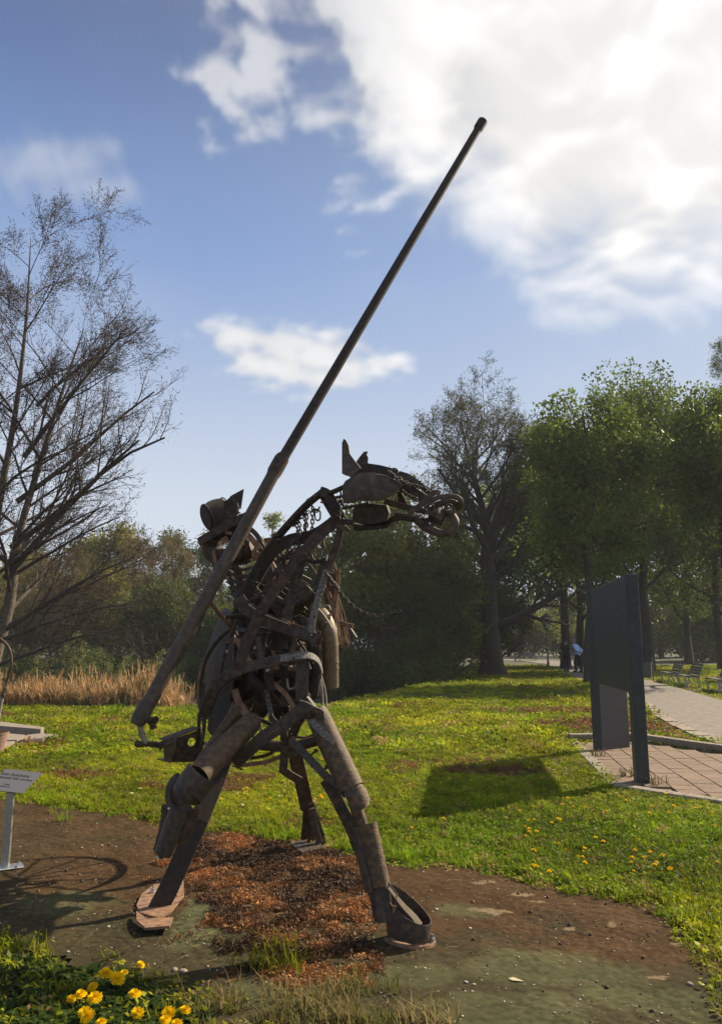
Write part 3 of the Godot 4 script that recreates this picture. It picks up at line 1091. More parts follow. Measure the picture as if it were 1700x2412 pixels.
func make_reeds() -> void:
	var kinds := []
	for s in 3:
		var r := RandomNumberGenerator.new()
		r.seed = 300 + s
		var mb := MB.new()
		for i in 9:
			var p := Vector3(r.randfn() * 0.16, 0, r.randfn() * 0.16)
			var h := r.randf_range(0.72, 1.05)
			var lean := Vector3(r.randfn() * (0.13 if r.randf() < 0.8 else 0.4), 0, r.randfn() * 0.16)
			var top := p + Vector3.UP * h + lean
			mb.tube([p, p + Vector3.UP * h * 0.5 + lean * 0.35, top], [0.009, 0.008, 0.005], 3, false)
			for k in r.randi_range(2, 4):
				var q := p.lerp(top, r.randf_range(0.2, 0.85))
				var a := r.randf() * TAU
				blade(mb, q, Vector3(cos(a), 0, sin(a)), r.randf_range(0.3, 0.6), 0.012, r.randf_range(0.4, 1.3))
			if r.randf() < 0.5:
				mb.tube([top, top + Vector3.UP * 0.16 + lean * 0.1], [0.016, 0.006], 4)
		kinds.append(mb.mesh())
	var lists := [[], [], []]
	var cols := [[], [], []]
	for i in 2600:
		var x := rng.randf_range(-15.5, -4.7)
		var z := -rng.randf_range(21.6, 25.8)
		if x > -6.0 and rng.randf() < smoothstep(-6.0, -4.8, x): continue
		if rng.randf() < 0.5 * smoothstep(0.0, 0.5, lumps.get_noise_2d(x * 3.0, z * 3.0)): continue
		var k := rng.randi() % 3
		var s := rng.randf_range(0.62, 1.12) * (0.72 if z > -22.3 else 1.0) * (1.0 + 0.35 * lumps.get_noise_2d(x * 6.0, z * 3.0))
		lists[k].append(Transform3D(Basis(Vector3.UP, rng.randf() * TAU).scaled(Vector3(1, s, 1)), Vector3(x, ground(x, z) - 0.05, z)))
		var c := Color(0.55, 0.355, 0.175).lerp(Color(0.68, 0.48, 0.25), rng.randf())
		if rng.randf() < 0.16: c = Color(0.12, 0.15, 0.04)
		cols[k].append(c * rng.randf_range(0.75, 1.2))
	var root := Node3D.new()
	root.name = "reeds"
	add_child(root, true)
	tag(root, "belt of dry tan reeds at the edge of the pond", "reeds", "", "stuff")
	for k in 3:
		tag(copies("reed_stalks", kinds[k], M.reed, lists[k], cols[k], root), "", "", "", "stuff")

# ------------------------------------------------------------------ trees
func leaf_cluster(s: int, count: int, radius: float, size: float, droop := 0.3) -> ArrayMesh:
	var r := RandomNumberGenerator.new()
	r.seed = s
	var mb := MB.new()
	for i in count:
		var p := Vector3(r.randfn(), r.randfn() * 0.8, r.randfn()).normalized() * radius * pow(r.randf(), 0.45)
		var out := (p.normalized() + Vector3(r.randfn(), r.randfn() - droop, r.randfn()) * 0.7).normalized()
		var side := out.cross(Vector3(r.randfn(), 1.0, r.randfn())).normalized()
		var l := size * r.randf_range(0.7, 1.25)
		var w := l * r.randf_range(0.26, 0.38)
		var nn := side.cross(out).normalized()
		var fold := nn * w * 0.35
		var mid := p + out * l * 0.45
		var tip := p + out * l - nn * l * 0.12
		mb.tri(p, mid + side * w + fold, tip, (nn - side * 0.3).normalized())
		mb.tri(p, tip, mid - side * w + fold, (nn + side * 0.3).normalized())
	return mb.mesh()

var clusters := {}

func cluster_kinds(size: float, radius: float, count: int) -> Array:
	var key := "%.2f %.2f %d" % [size, radius, count]
	if not clusters.has(key):
		clusters[key] = [leaf_cluster(501, count, radius, size), leaf_cluster(502, count, radius, size), leaf_cluster(503, count, radius, size)]
	return clusters[key]

# a limb that bends, tapers and forks; tips collects where the twigs end
func grow(mb: MB, tips: Array, p: Vector3, dir: Vector3, len: float, r: float, level: int, o: Dictionary, g: RandomNumberGenerator) -> void:
	var steps: int = [7, 5, 4, 3, 3][mini(level, 4)]
	var pts := [p]
	var radii := [r]
	var q := p
	var d := dir
	var thin: float = 0.28 if level < o.levels else 0.4
	for i in steps:
		var t := float(i + 1) / steps
		d = (d + Vector3(g.randfn(), g.randfn() * 0.7, g.randfn()) * o.wobble + Vector3.UP * (o.lift[mini(level, o.lift.size() - 1)] as float) * (1.0 / steps) * (1.0 if level > 1 else (1.0 - 1.2 * t * o.arch))).normalized()
		q += d * len / steps
		pts.append(q)
		radii.append(lerpf(r, r * thin, t))
	var sides: int = [8, 6, 4, 3, 3][mini(level, 4)]
	mb.tube(pts, radii, sides, false)
	if level >= o.levels:
		tips.append([q, d])
		tips.append([pts[steps - 1], d])
		return
	var n: int = o.kids[level]
	for k in n:
		var t := lerpf(o.start, 1.0, (k + g.randf() * 0.9) / n)
		var f := minf(t, 0.999) * steps
		var i := int(f)
		var c: Vector3 = pts[i].lerp(pts[i + 1], f - i)
		var ax: Vector3 = (pts[i + 1] - pts[i]).normalized()
		var spin := g.randf() * TAU if level > 0 or not o.has("spin") else TAU * k * 0.382 + g.randf()
		var s := ax.cross(Vector3(0.21, 0.3, 0.93)).normalized()
		var u := s.cross(ax)
		var ang: float = deg_to_rad(g.randf_range(o.angle[0], o.angle[1]))
		var cd := ax * cos(ang) + (s * cos(spin) + u * sin(spin)) * sin(ang)
		if level > 0: cd = (cd + Vector3.UP * 0.12).normalized()
		var cl: float = len * o.ratio * lerpf(1.05, 0.55, t) * g.randf_range(0.75, 1.2)
		var rr: float = lerpf(radii[i], radii[i + 1], f - i) * 0.55
		grow(mb, tips, c, cd, cl, maxf(rr, o.thin), level + 1, o, g)

# crown of leaf clumps: a few dozen uneven clumps inside an egg, each covered with leaf clusters
func crown_at(mid: Vector3, half: Vector3, clumps: int, each: int, size: float, radius: float, count: int, dark: Color, light: Color, g: RandomNumberGenerator, parent: Node3D, low := -1.0) -> void:
	var lists := [[], [], []]
	var cols := [[], [], []]
	for i in clumps:
		var d := Vector3(g.randfn(), g.randfn(), g.randfn()).normalized()
		if d.y < low: d.y = low + g.randf() * 0.3
		var f := pow(g.randf(), 0.42)
		var c := mid + Vector3(d.x * half.x, d.y * half.y, d.z * half.z) * f * 0.86
		var rad := minf(half.x, half.y) * g.randf_range(0.20, 0.36)
		var tone := g.randf()
		for k in each:
			var e := Vector3(g.randfn(), g.randfn() * 0.8, g.randfn()).normalized()
			var p := c + e * rad * pow(g.randf(), 0.35)
			var w := g.randi() % 3
			lists[w].append(Transform3D(Basis.from_euler(Vector3(g.randf() * 6.3, g.randf() * 6.3, g.randf() * 6.3)).scaled(Vector3.ONE * g.randf_range(0.7, 1.25)), p))
			cols[w].append(dark.lerp(light, clampf(tone * 0.6 + g.randf() * 0.5, 0, 1)) * g.randf_range(0.8, 1.2))
	var root := Node3D.new()
	root.name = numbered("crown", parent)
	parent.add_child(root, true)
	var kinds := cluster_kinds(size, radius, count)
	for w in 3:
		var mi := copies("leaves", kinds[w], M.leaf, lists[w], cols[w], root)
		mi.transform = root.global_transform.affine_inverse()
		mi.set_meta("kind", "stuff")

func leaf_tree(called: String, x: float, d: float, height: float, r: float, low: float, label: String, o := {}) -> Node3D:
	var g := RandomNumberGenerator.new()
	g.seed = int(x * 131.0 + d * 977.0) + 7
	var base := Vector3(x, ground(x, -d) - 0.1, -d)
	var t := thing(called, base, label, "tree" if not called.contains("shrub") and not called.contains("bush") else "shrub", o.get("group", ""))
	var tr: float = o.get("trunk", height * 0.022 + 0.05)
	var mb := MB.new()
	var top := base + Vector3(g.randfn() * 0.4, height * 0.88, g.randfn() * 0.4)
	var stems: int = o.get("stems", 1)
	for s in stems:
		var e := top + (Vector3(g.randfn(), 0, g.randfn()) * r * 0.5 if stems > 1 else Vector3.ZERO)
		var pts := []
		var rad := []
		for i in 8:
			var f := i / 7.0
			pts.append(base.lerp(e, f) + Vector3(g.randfn(), 0, g.randfn()) * 0.12 * f * r * 0.4)
			rad.append(tr * (1.25 if i == 0 else 1.0) * lerpf(1.0, 0.16, f) / sqrt(stems))
		mb.tube(pts, rad, 9)
		for k in o.get("limbs", 9):
			var f := lerpf(low / height * 0.9, 0.9, (k + g.randf()) / float(o.get("limbs", 9)))
			var p: Vector3 = pts[int(f * 7.0)].lerp(pts[mini(int(f * 7.0) + 1, 7)], fposmod(f * 7.0, 1.0))
			var a: float = TAU * 0.382 * k + g.randf()
			var dir := Vector3(cos(a), 0.55 + f * 0.5, sin(a)).normalized()
			grow(mb, [], p, dir, r * lerpf(1.0, 0.5, f), tr * lerpf(0.42, 0.14, f), 2, {"levels": 4, "kids": [0, 0, 4, 3], "wobble": 0.16, "lift": [0.2], "arch": 0.0, "start": 0.35, "angle": [25, 60], "ratio": 0.6, "thin": 0.012}, g)
	part("trunk", mb, o.get("bark", M.dark_bark), t)
	var mid := base + Vector3(0, (height + low) * 0.5, 0)
	crown_at(mid, Vector3(r, (height - low) * 0.5, r * o.get("deep", 0.9)), o.get("clumps", 46), o.get("each", 30), o.get("leaf", 0.17), o.get("cluster", 0.5), o.get("count", 22), o.get("dark", Color(0.035, 0.06, 0.012)), o.get("light", Color(0.075, 0.115, 0.02)), g, t, o.get("lowest", -1.0))
	return t

func bare_tree(called: String, x: float, d: float, label: String, stems: Array, o: Dictionary, bud: Color, seed_: int) -> Node3D:
	var g := RandomNumberGenerator.new()
	g.seed = seed_
	var base := Vector3(x, ground(x, -d) - 0.1, -d)
	var t := thing(called, base, label, "tree", o.get("group", ""))
	var tips := []
	var trunk := MB.new()
	var limbs := MB.new()
	for s in stems:
		var pts: Array = curve(s.pts, 3)
		var rad := []
		for i in pts.size():
			var f := float(i) / (pts.size() - 1)
			rad.append(s.r * lerpf(1.0, 0.035, pow(f, 0.75)) * (1.0 + 0.35 * exp(-f * 22.0) * o.get("flare", 0.0)))
		trunk.tube(pts, rad, 10)
		for k in s.n:
			var f: float = lerpf(s.from, 0.985, (k + g.randf() * 0.8) / s.n)
			var e := f * (pts.size() - 1)
			var i := mini(int(e), pts.size() - 2)
			var p: Vector3 = pts[i].lerp(pts[i + 1], e - i)
			var ax: Vector3 = (pts[i + 1] - pts[i]).normalized()
			var a: float = TAU * 0.382 * k + g.randf() * 0.8
			var out := Vector3(cos(a), 0, sin(a))
			var dir := (out * lerpf(o.spread[0], o.spread[1], f) + ax * 0.8).normalized()
			grow(limbs, tips, p, dir, s.len * lerpf(1.0, o.top, f) * g.randf_range(0.8, 1.15), rad[i] * g.randf_range(0.36, 0.5), 1, o, g)
		tips.append([pts[-1], Vector3.UP])
	for l in o.get("extra", []):
		grow(limbs, tips, l[0], l[1], l[2], l[3], 1, o, g)
	part("trunk", trunk, o.get("bark", M.bark), t)
	part("branches", limbs, o.get("twigs", M.twig), t).set_meta("kind", "stuff")
	var list := []
	var cols := []
	for tip in tips:
		for k in o.get("buds", 5):
			var p: Vector3 = tip[0] - tip[1] * g.randf() * 0.7 + Vector3(g.randfn(), g.randfn(), g.randfn()) * o.get("budspread", 0.07)
			list.append(Transform3D(Basis.from_euler(Vector3(g.randf() * 6.3, g.randf() * 6.3, g.randf() * 6.3)).scaled(Vector3.ONE * g.randf_range(0.6, 1.3)), p))
			cols.append(bud * g.randf_range(0.6, 1.4))
	var r := copies("buds", leaf_cluster(900, o.get("budleaves", 3), 0.03, o.get("budsize", 0.05)), M.leaf, list, cols, t)
	r.set_meta("kind", "stuff")
	return t

func make_trees() -> void:
	# the young beech at the left edge: three stems from one foot
	var B := Vector3(-9.35, -0.3, -20.0)
	var o := {"levels": 4, "kids": [0, 8, 7, 5], "wobble": 0.085, "lift": [0.0, -0.16, 0.16, 0.14], "arch": -1.0, "start": 0.16, "angle": [22, 48], "ratio": 0.50, "thin": 0.0046, "spread": [1.2, 0.75], "top": 0.58, "buds": 1, "budsize": 0.042, "budleaves": 2, "budspread": 0.05, "flare": 1.0, "extra": []}
	var stems := [
		{"pts": [B, B + Vector3(0.05, 1.42, 0), B + Vector3(0.32, 2.96, -0.1), B + Vector3(0.42, 4.66, -0.1), B + Vector3(0.9, 6.72, 0), B + Vector3(1.45, 8.63, 0.2), B + Vector3(1.9, 10.33, 0.2)], "r": 0.25, "n": 25, "from": 0.25, "len": 4.1},
		{"pts": [B + Vector3(0.0, 1.16, 0), B + Vector3(-0.12, 2.83, 0.1), B + Vector3(-0.05, 5.16, 0.2), B + Vector3(0.35, 7.66, 0.5), B + Vector3(0.55, 10.34, 0.7), B + Vector3(0.5, 12.67, 0.7)], "r": 0.21, "n": 19, "from": 0.25, "len": 3.9},
		{"pts": [B + Vector3(-0.05, 1.50, 0), B + Vector3(-0.8, 3.67, -0.3), B + Vector3(-1.5, 6.66, -0.6), B + Vector3(-1.9, 9.67, -0.6), B + Vector3(-2.1, 12.17, -0.4)], "r": 0.2, "n": 12, "from": 0.25, "len": 3.8}]
	for l in [[Vector3(0.1, 1.35, 0.1), Vector3(0.95, 0.30, 0.1), 3.3, 0.06], [Vector3(0.12, 2.0, 0), Vector3(0.85, 0.42, 0.3), 3.6, 0.06], [Vector3(0.18, 2.3, 0), Vector3(0.9, 0.5, -0.2), 4.0, 0.055], [Vector3(0.2, 3.6, 0), Vector3(0.72, 0.85, 0.1), 5.0, 0.10], [Vector3(0.3, 4.4, 0), Vector3(0.75, 0.8, 0.2), 5.0, 0.09], [Vector3(0.35, 5.6, 0), Vector3(0.72, 0.85, -0.1), 4.6, 0.085], [Vector3(0.45, 6.8, 0), Vector3(0.68, 0.95, 0.15), 4.2, 0.08], [Vector3(0.7, 8.2, 0), Vector3(0.6, 1.0, -0.1), 3.6, 0.06], [Vector3(0.1, 3.1, 0.2), Vector3(-0.7, 0.6, 0.5), 4.0, 0.07]]:
		o.extra.append([B + l[0], (l[1] as Vector3).normalized(), l[2], l[3]])
	bare_tree("beech_tree", B.x, 20.0, "tall bare many stemmed tree with small buds at the left edge", stems, o, Color(0.055, 0.036, 0.024), 77)
	# the old oak right of the middle, hardly in leaf
	var K := Vector3(6.95, 0, -42.0)
	var ok := {"levels": 4, "kids": [0, 8, 6, 4], "wobble": 0.17, "lift": [0.0, 0.35, 0.2, 0.2], "arch": 0.3, "start": 0.22, "angle": [28, 62], "ratio": 0.5, "thin": 0.011, "spread": [1.25, 0.45], "top": 0.5, "buds": 1, "budsize": 0.09, "budleaves": 3, "budspread": 0.12, "flare": 1.0, "bark": M.dark_bark, "extra": []}
	var ks := [{"pts": [K, K + Vector3(-0.05, 2.67, 0), K + Vector3(-0.1, 6.23, 0), K + Vector3(0.0, 7.65, 0), K + Vector3(-0.4, 9.43, 0), K + Vector3(-0.7, 11.21, 0), K + Vector3(-0.5, 12.99, 0)], "r": 0.66, "n": 26, "from": 0.34, "len": 7.2},
		{"pts": [K + Vector3(0.05, 7.12, 0), K + Vector3(0.9, 8.72, 0.2), K + Vector3(1.7, 10.50, 0.3), K + Vector3(2.3, 12.10, 0.3)], "r": 0.28, "n": 11, "from": 0.25, "len": 3.2}]
	for l in [[Vector3(0.4, 2.6, 0.1), Vector3(0.9, 0.42, 0.1), 5.6, 0.26], [Vector3(-0.3, 6.0, 0), Vector3(-0.9, 0.5, 0.1), 6.0, 0.22], [Vector3(-0.2, 4.6, 0), Vector3(-0.9, 0.3, -0.2), 5.0, 0.18], [Vector3(0.2, 7.2, 0), Vector3(-0.5, 0.9, 0.2), 5.0, 0.2], [Vector3(0.2, 6.2, 0), Vector3(0.8, 0.6, -0.4), 5.0, 0.18], [Vector3(0.3, 5.2, 0.1), Vector3(0.7, 0.4, 0.6), 4.6, 0.2]]:
		ok.extra.append([K + l[0], (l[1] as Vector3).normalized(), l[2], l[3]])
	bare_tree("oak_tree", K.x, 42.0, "big dark oak with a thick trunk and nearly bare crown behind the horse head", ks, ok, Color(0.075, 0.085, 0.025), 31)
	# the leafy trees on the right
	var dk := Color(0.062, 0.098, 0.015)
	var lt := Color(0.165, 0.22, 0.028)
	var ch := func(clumps: int, more := {}) -> Dictionary:
		var d := {"trunk": 0.34, "dark": dk, "light": lt, "clumps": clumps, "each": 17, "leaf": 0.23, "count": 20}
		d.merge(more, true)
		return d
	leaf_tree("chestnut_tree", 9.5, 33.0, 13.3, 3.2, 3.9, "leafy chestnut right of the oak, shorter than its right neighbour", ch.call(70, {"trunk": 0.23, "leaf": 0.18, "cluster": 0.42, "each": 20}))
	leaf_tree("chestnut_tree", 14.2, 55.0, 17.0, 4.6, 4.8, "chestnut filling the gap between the two front chestnuts", ch.call(70))
	leaf_tree("chestnut_tree", 17.6, 48.5, 19.6, 5.4, 4.6, "tallest leafy chestnut, its crown above the slate pillar", ch.call(110))
	leaf_tree("chestnut_tree", 16.4, 34.5, 14.2, 3.6, 5.6, "bright green chestnut at the right edge of the picture, nearest of its row", ch.call(66, {"leaf": 0.19}))
	leaf_tree("chestnut_tree", 23.8, 52.0, 18.0, 5.2, 3.6, "leafy chestnut at the right edge behind the nearest one", ch.call(90))
	leaf_tree("chestnut_tree", 16.6, 60.0, 15.5, 5.0, 3.2, "chestnut half hidden behind the slate pillar", ch.call(66))
	leaf_tree("chestnut_tree", 26.5, 64.0, 16.5, 5.4, 2.6, "chestnut behind the park benches", ch.call(70))
	leaf_tree("chestnut_tree", 10.6, 62.0, 15.0, 4.8, 4.2, "chestnut between the oak and the lamp posts", ch.call(66))
	var P := Vector3(27.2, 0, -56.0)
	bare_tree("poplar_tree", P.x, 56.0, "thin bare tree top rising over the bright chestnut at the right edge", [{"pts": [P, P + Vector3(0, 8, 0), P + Vector3(0.2, 15, 0), P + Vector3(0, 22.5, 0)], "r": 0.3, "n": 20, "from": 0.4, "len": 4.0}], {"levels": 3, "kids": [0, 7, 6], "wobble": 0.13, "lift": [0.0, 0.6, 0.3], "arch": 0.2, "start": 0.2, "angle": [25, 50], "ratio": 0.5, "thin": 0.012, "spread": [1.0, 0.5], "top": 0.5, "buds": 5, "budsize": 0.10, "budspread": 0.15}, Color(0.10, 0.12, 0.03), 55)
	# the wall of bushes between the sculpture and the oak
	var yew := Color(0.052, 0.074, 0.016)
	var yew2 := Color(0.115, 0.145, 0.026)
	leaf_tree("bush", 0.4, 39.0, 11.0, 3.0, 0.2, "olive bush right behind the rider's shoulder", {"stems": 3, "trunk": 0.16, "dark": Color(0.062, 0.081, 0.015), "light": Color(0.20, 0.215, 0.03), "clumps": 54, "each": 17, "leaf": 0.20})
	leaf_tree("bush", 3.3, 41.5, 10.8, 3.2, 0.2, "yellow green bush below the horse head", {"stems": 3, "trunk": 0.16, "dark": Color(0.07, 0.095, 0.015), "light": Color(0.24, 0.26, 0.034), "clumps": 54, "each": 17, "leaf": 0.20})
	leaf_tree("bush", 1.6, 46.0, 12.4, 3.8, 1.0, "tall loose green tree behind the bushes under the horse head", {"stems": 2, "trunk": 0.2, "dark": Color(0.06, 0.085, 0.015), "light": Color(0.15, 0.17, 0.026), "clumps": 56, "each": 16, "leaf": 0.22})
	leaf_tree("bush", 3.9, 37.4, 7.2, 1.9, 0.1, "dense green bush left of the oak trunk", {"stems": 3, "trunk": 0.14, "dark": yew, "light": yew2, "clumps": 44, "each": 30, "leaf": 0.12})
	leaf_tree("bush", 2.2, 36.4, 4.0, 2.4, 0.0, "low dense bush at the foot of the bush wall", {"stems": 3, "trunk": 0.1, "dark": yew, "light": yew2, "clumps": 38, "each": 32, "leaf": 0.12})
	leaf_tree("bush", -0.9, 37.0, 4.4, 2.5, 0.0, "low dense bush behind the khaki pipe of the sculpture", {"stems": 3, "trunk": 0.1, "dark": yew, "light": yew2, "clumps": 38, "each": 32, "leaf": 0.12})
	leaf_tree("bush", -2.9, 43.0, 8.2, 3.0, 0.2, "green bush seen through the chest of the sculpture", {"stems": 3, "trunk": 0.16, "dark": Color(0.062, 0.081, 0.015), "light": Color(0.13, 0.16, 0.025), "clumps": 48, "each": 26, "leaf": 0.15})
	leaf_tree("bush", 8.9, 55.0, 7.0, 3.2, 0.2, "green bush behind the oak trunk", {"stems": 3, "trunk": 0.16, "dark": Color(0.062, 0.081, 0.015), "light": Color(0.15, 0.17, 0.026), "clumps": 44, "each": 22, "leaf": 0.18})
	# across the pond on the left
	var ol := 1.35 * Color(0.116, 0.112, 0.020)
	var ol2 := 1.35 * Color(0.232, 0.209, 0.035)
	leaf_tree("round_tree", -19.2, 58.0, 12.0, 3.6, 1.0, "round olive tree across the pond, tallest of the left group", {"dark": ol, "light": ol2, "clumps": 56, "each": 28, "leaf": 0.2})
	leaf_tree("round_tree", -25.0, 57.0, 9.6, 4.6, 0.6, "broad olive tree across the pond behind the beech", {"dark": ol, "light": ol2, "clumps": 56, "each": 26, "leaf": 0.2})
	leaf_tree("round_tree", -14.6, 61.0, 11.4, 2.7, 1.8, "loose grey green tree left of the helmet", {"dark": Color(0.078, 0.093, 0.022), "light": Color(0.155, 0.178, 0.037), "clumps": 30, "each": 15, "leaf": 0.19})
	leaf_tree("round_tree", -11.2, 63.0, 11.8, 3.0, 1.6, "grey green tree right behind the helmet", {"dark": Color(0.070, 0.093, 0.020), "light": Color(0.155, 0.186, 0.037), "clumps": 36, "each": 18, "leaf": 0.19})
	leaf_tree("round_tree", -9.3, 76.0, 15.4, 2.4, 5.0, "distant light green tree top between lance and horse neck", {"dark": Color(0.124, 0.155, 0.025), "light": Color(0.248, 0.279, 0.043), "clumps": 24, "each": 14, "leaf": 0.24})
	leaf_tree("round_tree", -6.6, 55.0, 8.4, 3.2, 0.6, "dark green tree behind the rider's back", {"dark": Color(0.054, 0.078, 0.015), "light": Color(0.124, 0.155, 0.025), "clumps": 48, "each": 26, "leaf": 0.18})
	leaf_tree("bush", -11.4, 46.0, 5.6, 3.4, 0.0, "dark green bush on the far bank left of the lance", {"stems": 3, "trunk": 0.14, "dark": yew, "light": yew2, "clumps": 48, "each": 28, "leaf": 0.16})
	leaf_tree("bush", -7.2, 44.5, 4.6, 2.6, 0.0, "dense bush on the far bank behind the lance foot", {"stems": 3, "trunk": 0.14, "dark": yew, "light": yew2, "clumps": 44, "each": 28, "leaf": 0.16})
	leaf_tree("bush", -16.4, 47.0, 5.0, 3.2, 0.0, "olive brown budding bush on the far bank above the reeds", {"stems": 4, "trunk": 0.14, "dark": Color(0.085, 0.082, 0.018), "light": Color(0.19, 0.178, 0.038), "clumps": 46, "each": 26, "leaf": 0.15})
	leaf_tree("bush", -21.5, 46.5, 5.4, 3.2, 0.0, "brown and green bush on the far bank behind the beech trunk", {"stems": 4, "trunk": 0.14, "dark": Color(0.082, 0.072, 0.018), "light": Color(0.18, 0.155, 0.036), "clumps": 46, "each": 26, "leaf": 0.15})
	leaf_tree("bush", -14.0, 42.5, 2.4, 3.4, 0.0, "low dense bush at the water left of the lance", {"stems": 3, "trunk": 0.08, "dark": yew, "light": yew2, "clumps": 40, "each": 28, "leaf": 0.14})
	leaf_tree("bush", -19.4, 42.5, 2.3, 3.2, 0.0, "low dense bush at the water behind the beech", {"stems": 3, "trunk": 0.08, "dark": yew, "light": yew2, "clumps": 40, "each": 28, "leaf": 0.14})
	leaf_tree("bush", -8.6, 41.5, 2.2, 3.0, 0.0, "low dense bush at the water behind the lance foot", {"stems": 3, "trunk": 0.08, "dark": yew, "light": yew2, "clumps": 40, "each": 28, "leaf": 0.14})
	# reddish leafless shrubs
	for s in [[-17.6, 45.0, 6.4, "bare brownish shrub left of the tall sapling", 3], [-12.6, 48.0, 7.8, "bare brownish shrub left of the loose grey green tree", 4]]:
		var q := Vector3(s[0], ground(s[0], -s[1]), -s[1])
		var st := []
		for k in 5:
			st.append({"pts": [q, q + Vector3(0.5 * cos(k * 1.3), s[2] * 0.35, 0.5 * sin(k * 1.3)), q + Vector3(1.3 * cos(k * 1.3), s[2] * 0.7, 1.3 * sin(k * 1.3)), q + Vector3(1.9 * cos(k * 1.3), s[2] * (0.85 + 0.05 * k), 1.9 * sin(k * 1.3))], "r": 0.07, "n": 8, "from": 0.2, "len": 2.0})
		bare_tree("bare_shrub", s[0], s[1], s[3], st, {"levels": 3, "kids": [0, 6, 5], "wobble": 0.16, "lift": [0.0, 0.4, 0.3], "arch": 0.0, "start": 0.2, "angle": [25, 55], "ratio": 0.5, "thin": 0.010, "spread": [0.9, 0.6], "top": 0.6, "buds": 5, "budsize": 0.08, "budspread": 0.12, "bark": M.red_twig, "twigs": M.red_twig}, Color(0.15, 0.115, 0.045), 90 + s[4])
	# young shoots in leaf standing in the reeds
	for s in [[-8.6, 23.4, 2.5], [-8.25, 23.6, 2.2], [-7.3, 23.8, 2.0], [-6.15, 23.6, 2.1], [-9.4, 23.2, 1.9]]:
		var q := Vector3(s[0], ground(s[0], -s[1]), -s[1])
		var lean := rng.randf_range(-0.5, 0.5)
		bare_tree("leafy_shoot", s[0], s[1], "thin upright shoot with small fresh leaves among the reeds", [{"pts": [q, q + Vector3(lean * 0.2, s[2] * 0.5, 0), q + Vector3(lean, s[2], 0.1)], "r": 0.012, "n": 9, "from": 0.3, "len": 0.5}, {"pts": [q, q + Vector3(-lean * 0.6, s[2] * 0.5, 0), q + Vector3(-lean * 1.8 + 0.3, s[2] * 0.85, 0.1)], "r": 0.010, "n": 8, "from": 0.3, "len": 0.45}], {"levels": 2, "kids": [0, 4], "wobble": 0.1, "lift": [0.0, 0.3, 0.3], "arch": 0.0, "start": 0.2, "angle": [25, 50], "ratio": 0.5, "thin": 0.003, "spread": [0.8, 0.8], "top": 0.6, "buds": 3, "budsize": 0.06, "budspread": 0.05, "group": "leafy shoots among the reeds"}, Color(0.17, 0.19, 0.06), 200 + int(s[0] * 10.0))
	# shrubs under the far trees
	for i in 9:
		leaf_tree("far_shrub", 9.0 + 6.4 * i, 101.0 + 5.0 * fposmod(i * 0.618, 1.0), 5.0 + 2.0 * fposmod(i * 0.38, 1.0), 4.2, 0.0, "light green shrub far under the trees beyond the path", {"group": "far shrubs beyond the path", "stems": 3, "trunk": 0.1, "clumps": 26, "each": 14, "leaf": 0.34, "cluster": 1.0, "count": 20, "limbs": 3, "dark": Color(0.07, 0.09, 0.014), "light": Color(0.19, 0.21, 0.03)})
	# the far edge of the park
	var far := [[-62, 88], [-50, 95], [-39, 90], [-30, 98], [-21, 92], [-12, 99], [-3, 104], [4, 112], [12, 118], [21, 112], [30, 118], [38, 100], [47, 108], [34, 76], [41, 84], [56, 95]]
	for i in far.size():
		leaf_tree("far_tree", far[i][0], far[i][1], 9.5 + 3.0 * fposmod(i * 0.618, 1.0), 5.6, 0.3, "distant tree in the leafy belt that closes the park", {"group": "trees of the far park edge", "clumps": 34, "each": 16, "leaf": 0.34, "cluster": 1.0, "count": 20, "limbs": 4, "dark": Color(0.078, 0.093, 0.017), "light": Color(0.186, 0.209, 0.035)})

# ------------------------------------------------------------------ the sculpture
var S: Node3D
const FACE := Vector3(0.05, 0.1, 1.0)     # roughly towards the viewer: the visible side of straps and plates

func width_of(list: Array, w: float) -> float:
	return w * list[0][2] / FOCAL

func bar(called: String, mat: Material, list: Array, w: float, thick := 0.010, hint := FACE, smooth := true, taper := 1.0, parent: Node = null) -> MeshInstance3D:
	var mb := MB.new()
	var pts := along(list)
	if smooth and pts.size() > 2: pts = curve(pts, 5)
	mb.strap(pts, width_of(list, w), thick, hint, taper)
	return part(called, mb, mat, S if parent == null else parent)

func rod(called: String, mat: Material, list: Array, w: float, w2 := -1.0, sides := 10, smooth := true, parent: Node = null) -> MeshInstance3D:
	var mb := MB.new()
	var pts := along(list)
	if smooth and pts.size() > 2: pts = curve(pts, 5)
	var r0 := width_of(list, w) * 0.5
	var r1 := r0 if w2 < 0.0 else width_of([list[-1]], w2) * 0.5
	var rad := []
	for i in pts.size(): rad.append(lerpf(r0, r1, float(i) / (pts.size() - 1)))
	mb.tube(pts, rad, sides)
	return part(called, mb, mat, S if parent == null else parent)

func sheet(called: String, mat: Material, list: Array, thick := 0.006, dome := 0.0, hint := FACE, parent: Node = null) -> MeshInstance3D:
	var mb := MB.new()
	mb.plate(along(list), thick, hint, dome)
	return part(called, mb, mat, S if parent == null else parent)

func links(list: Array, link := 0.034, wire := 0.0042, parent: Node = null, mat: Material = null) -> MeshInstance3D:
	var mb := MB.new()
	mb.chain(curve(along(list), 6), link, wire)
	return part("chain", mb, M.iron if mat == null else mat, S if parent == null else parent)

func bolts(list: Array, r := 0.009, mat: Material = null) -> void:
	for b in list:
		var mb := MB.new()
		mb.bolt(at(b[0], b[1], b[2] - 0.012), FACE.normalized(), r, 0.008)
		part("bolt", mb, M.iron if mat == null else mat, S)

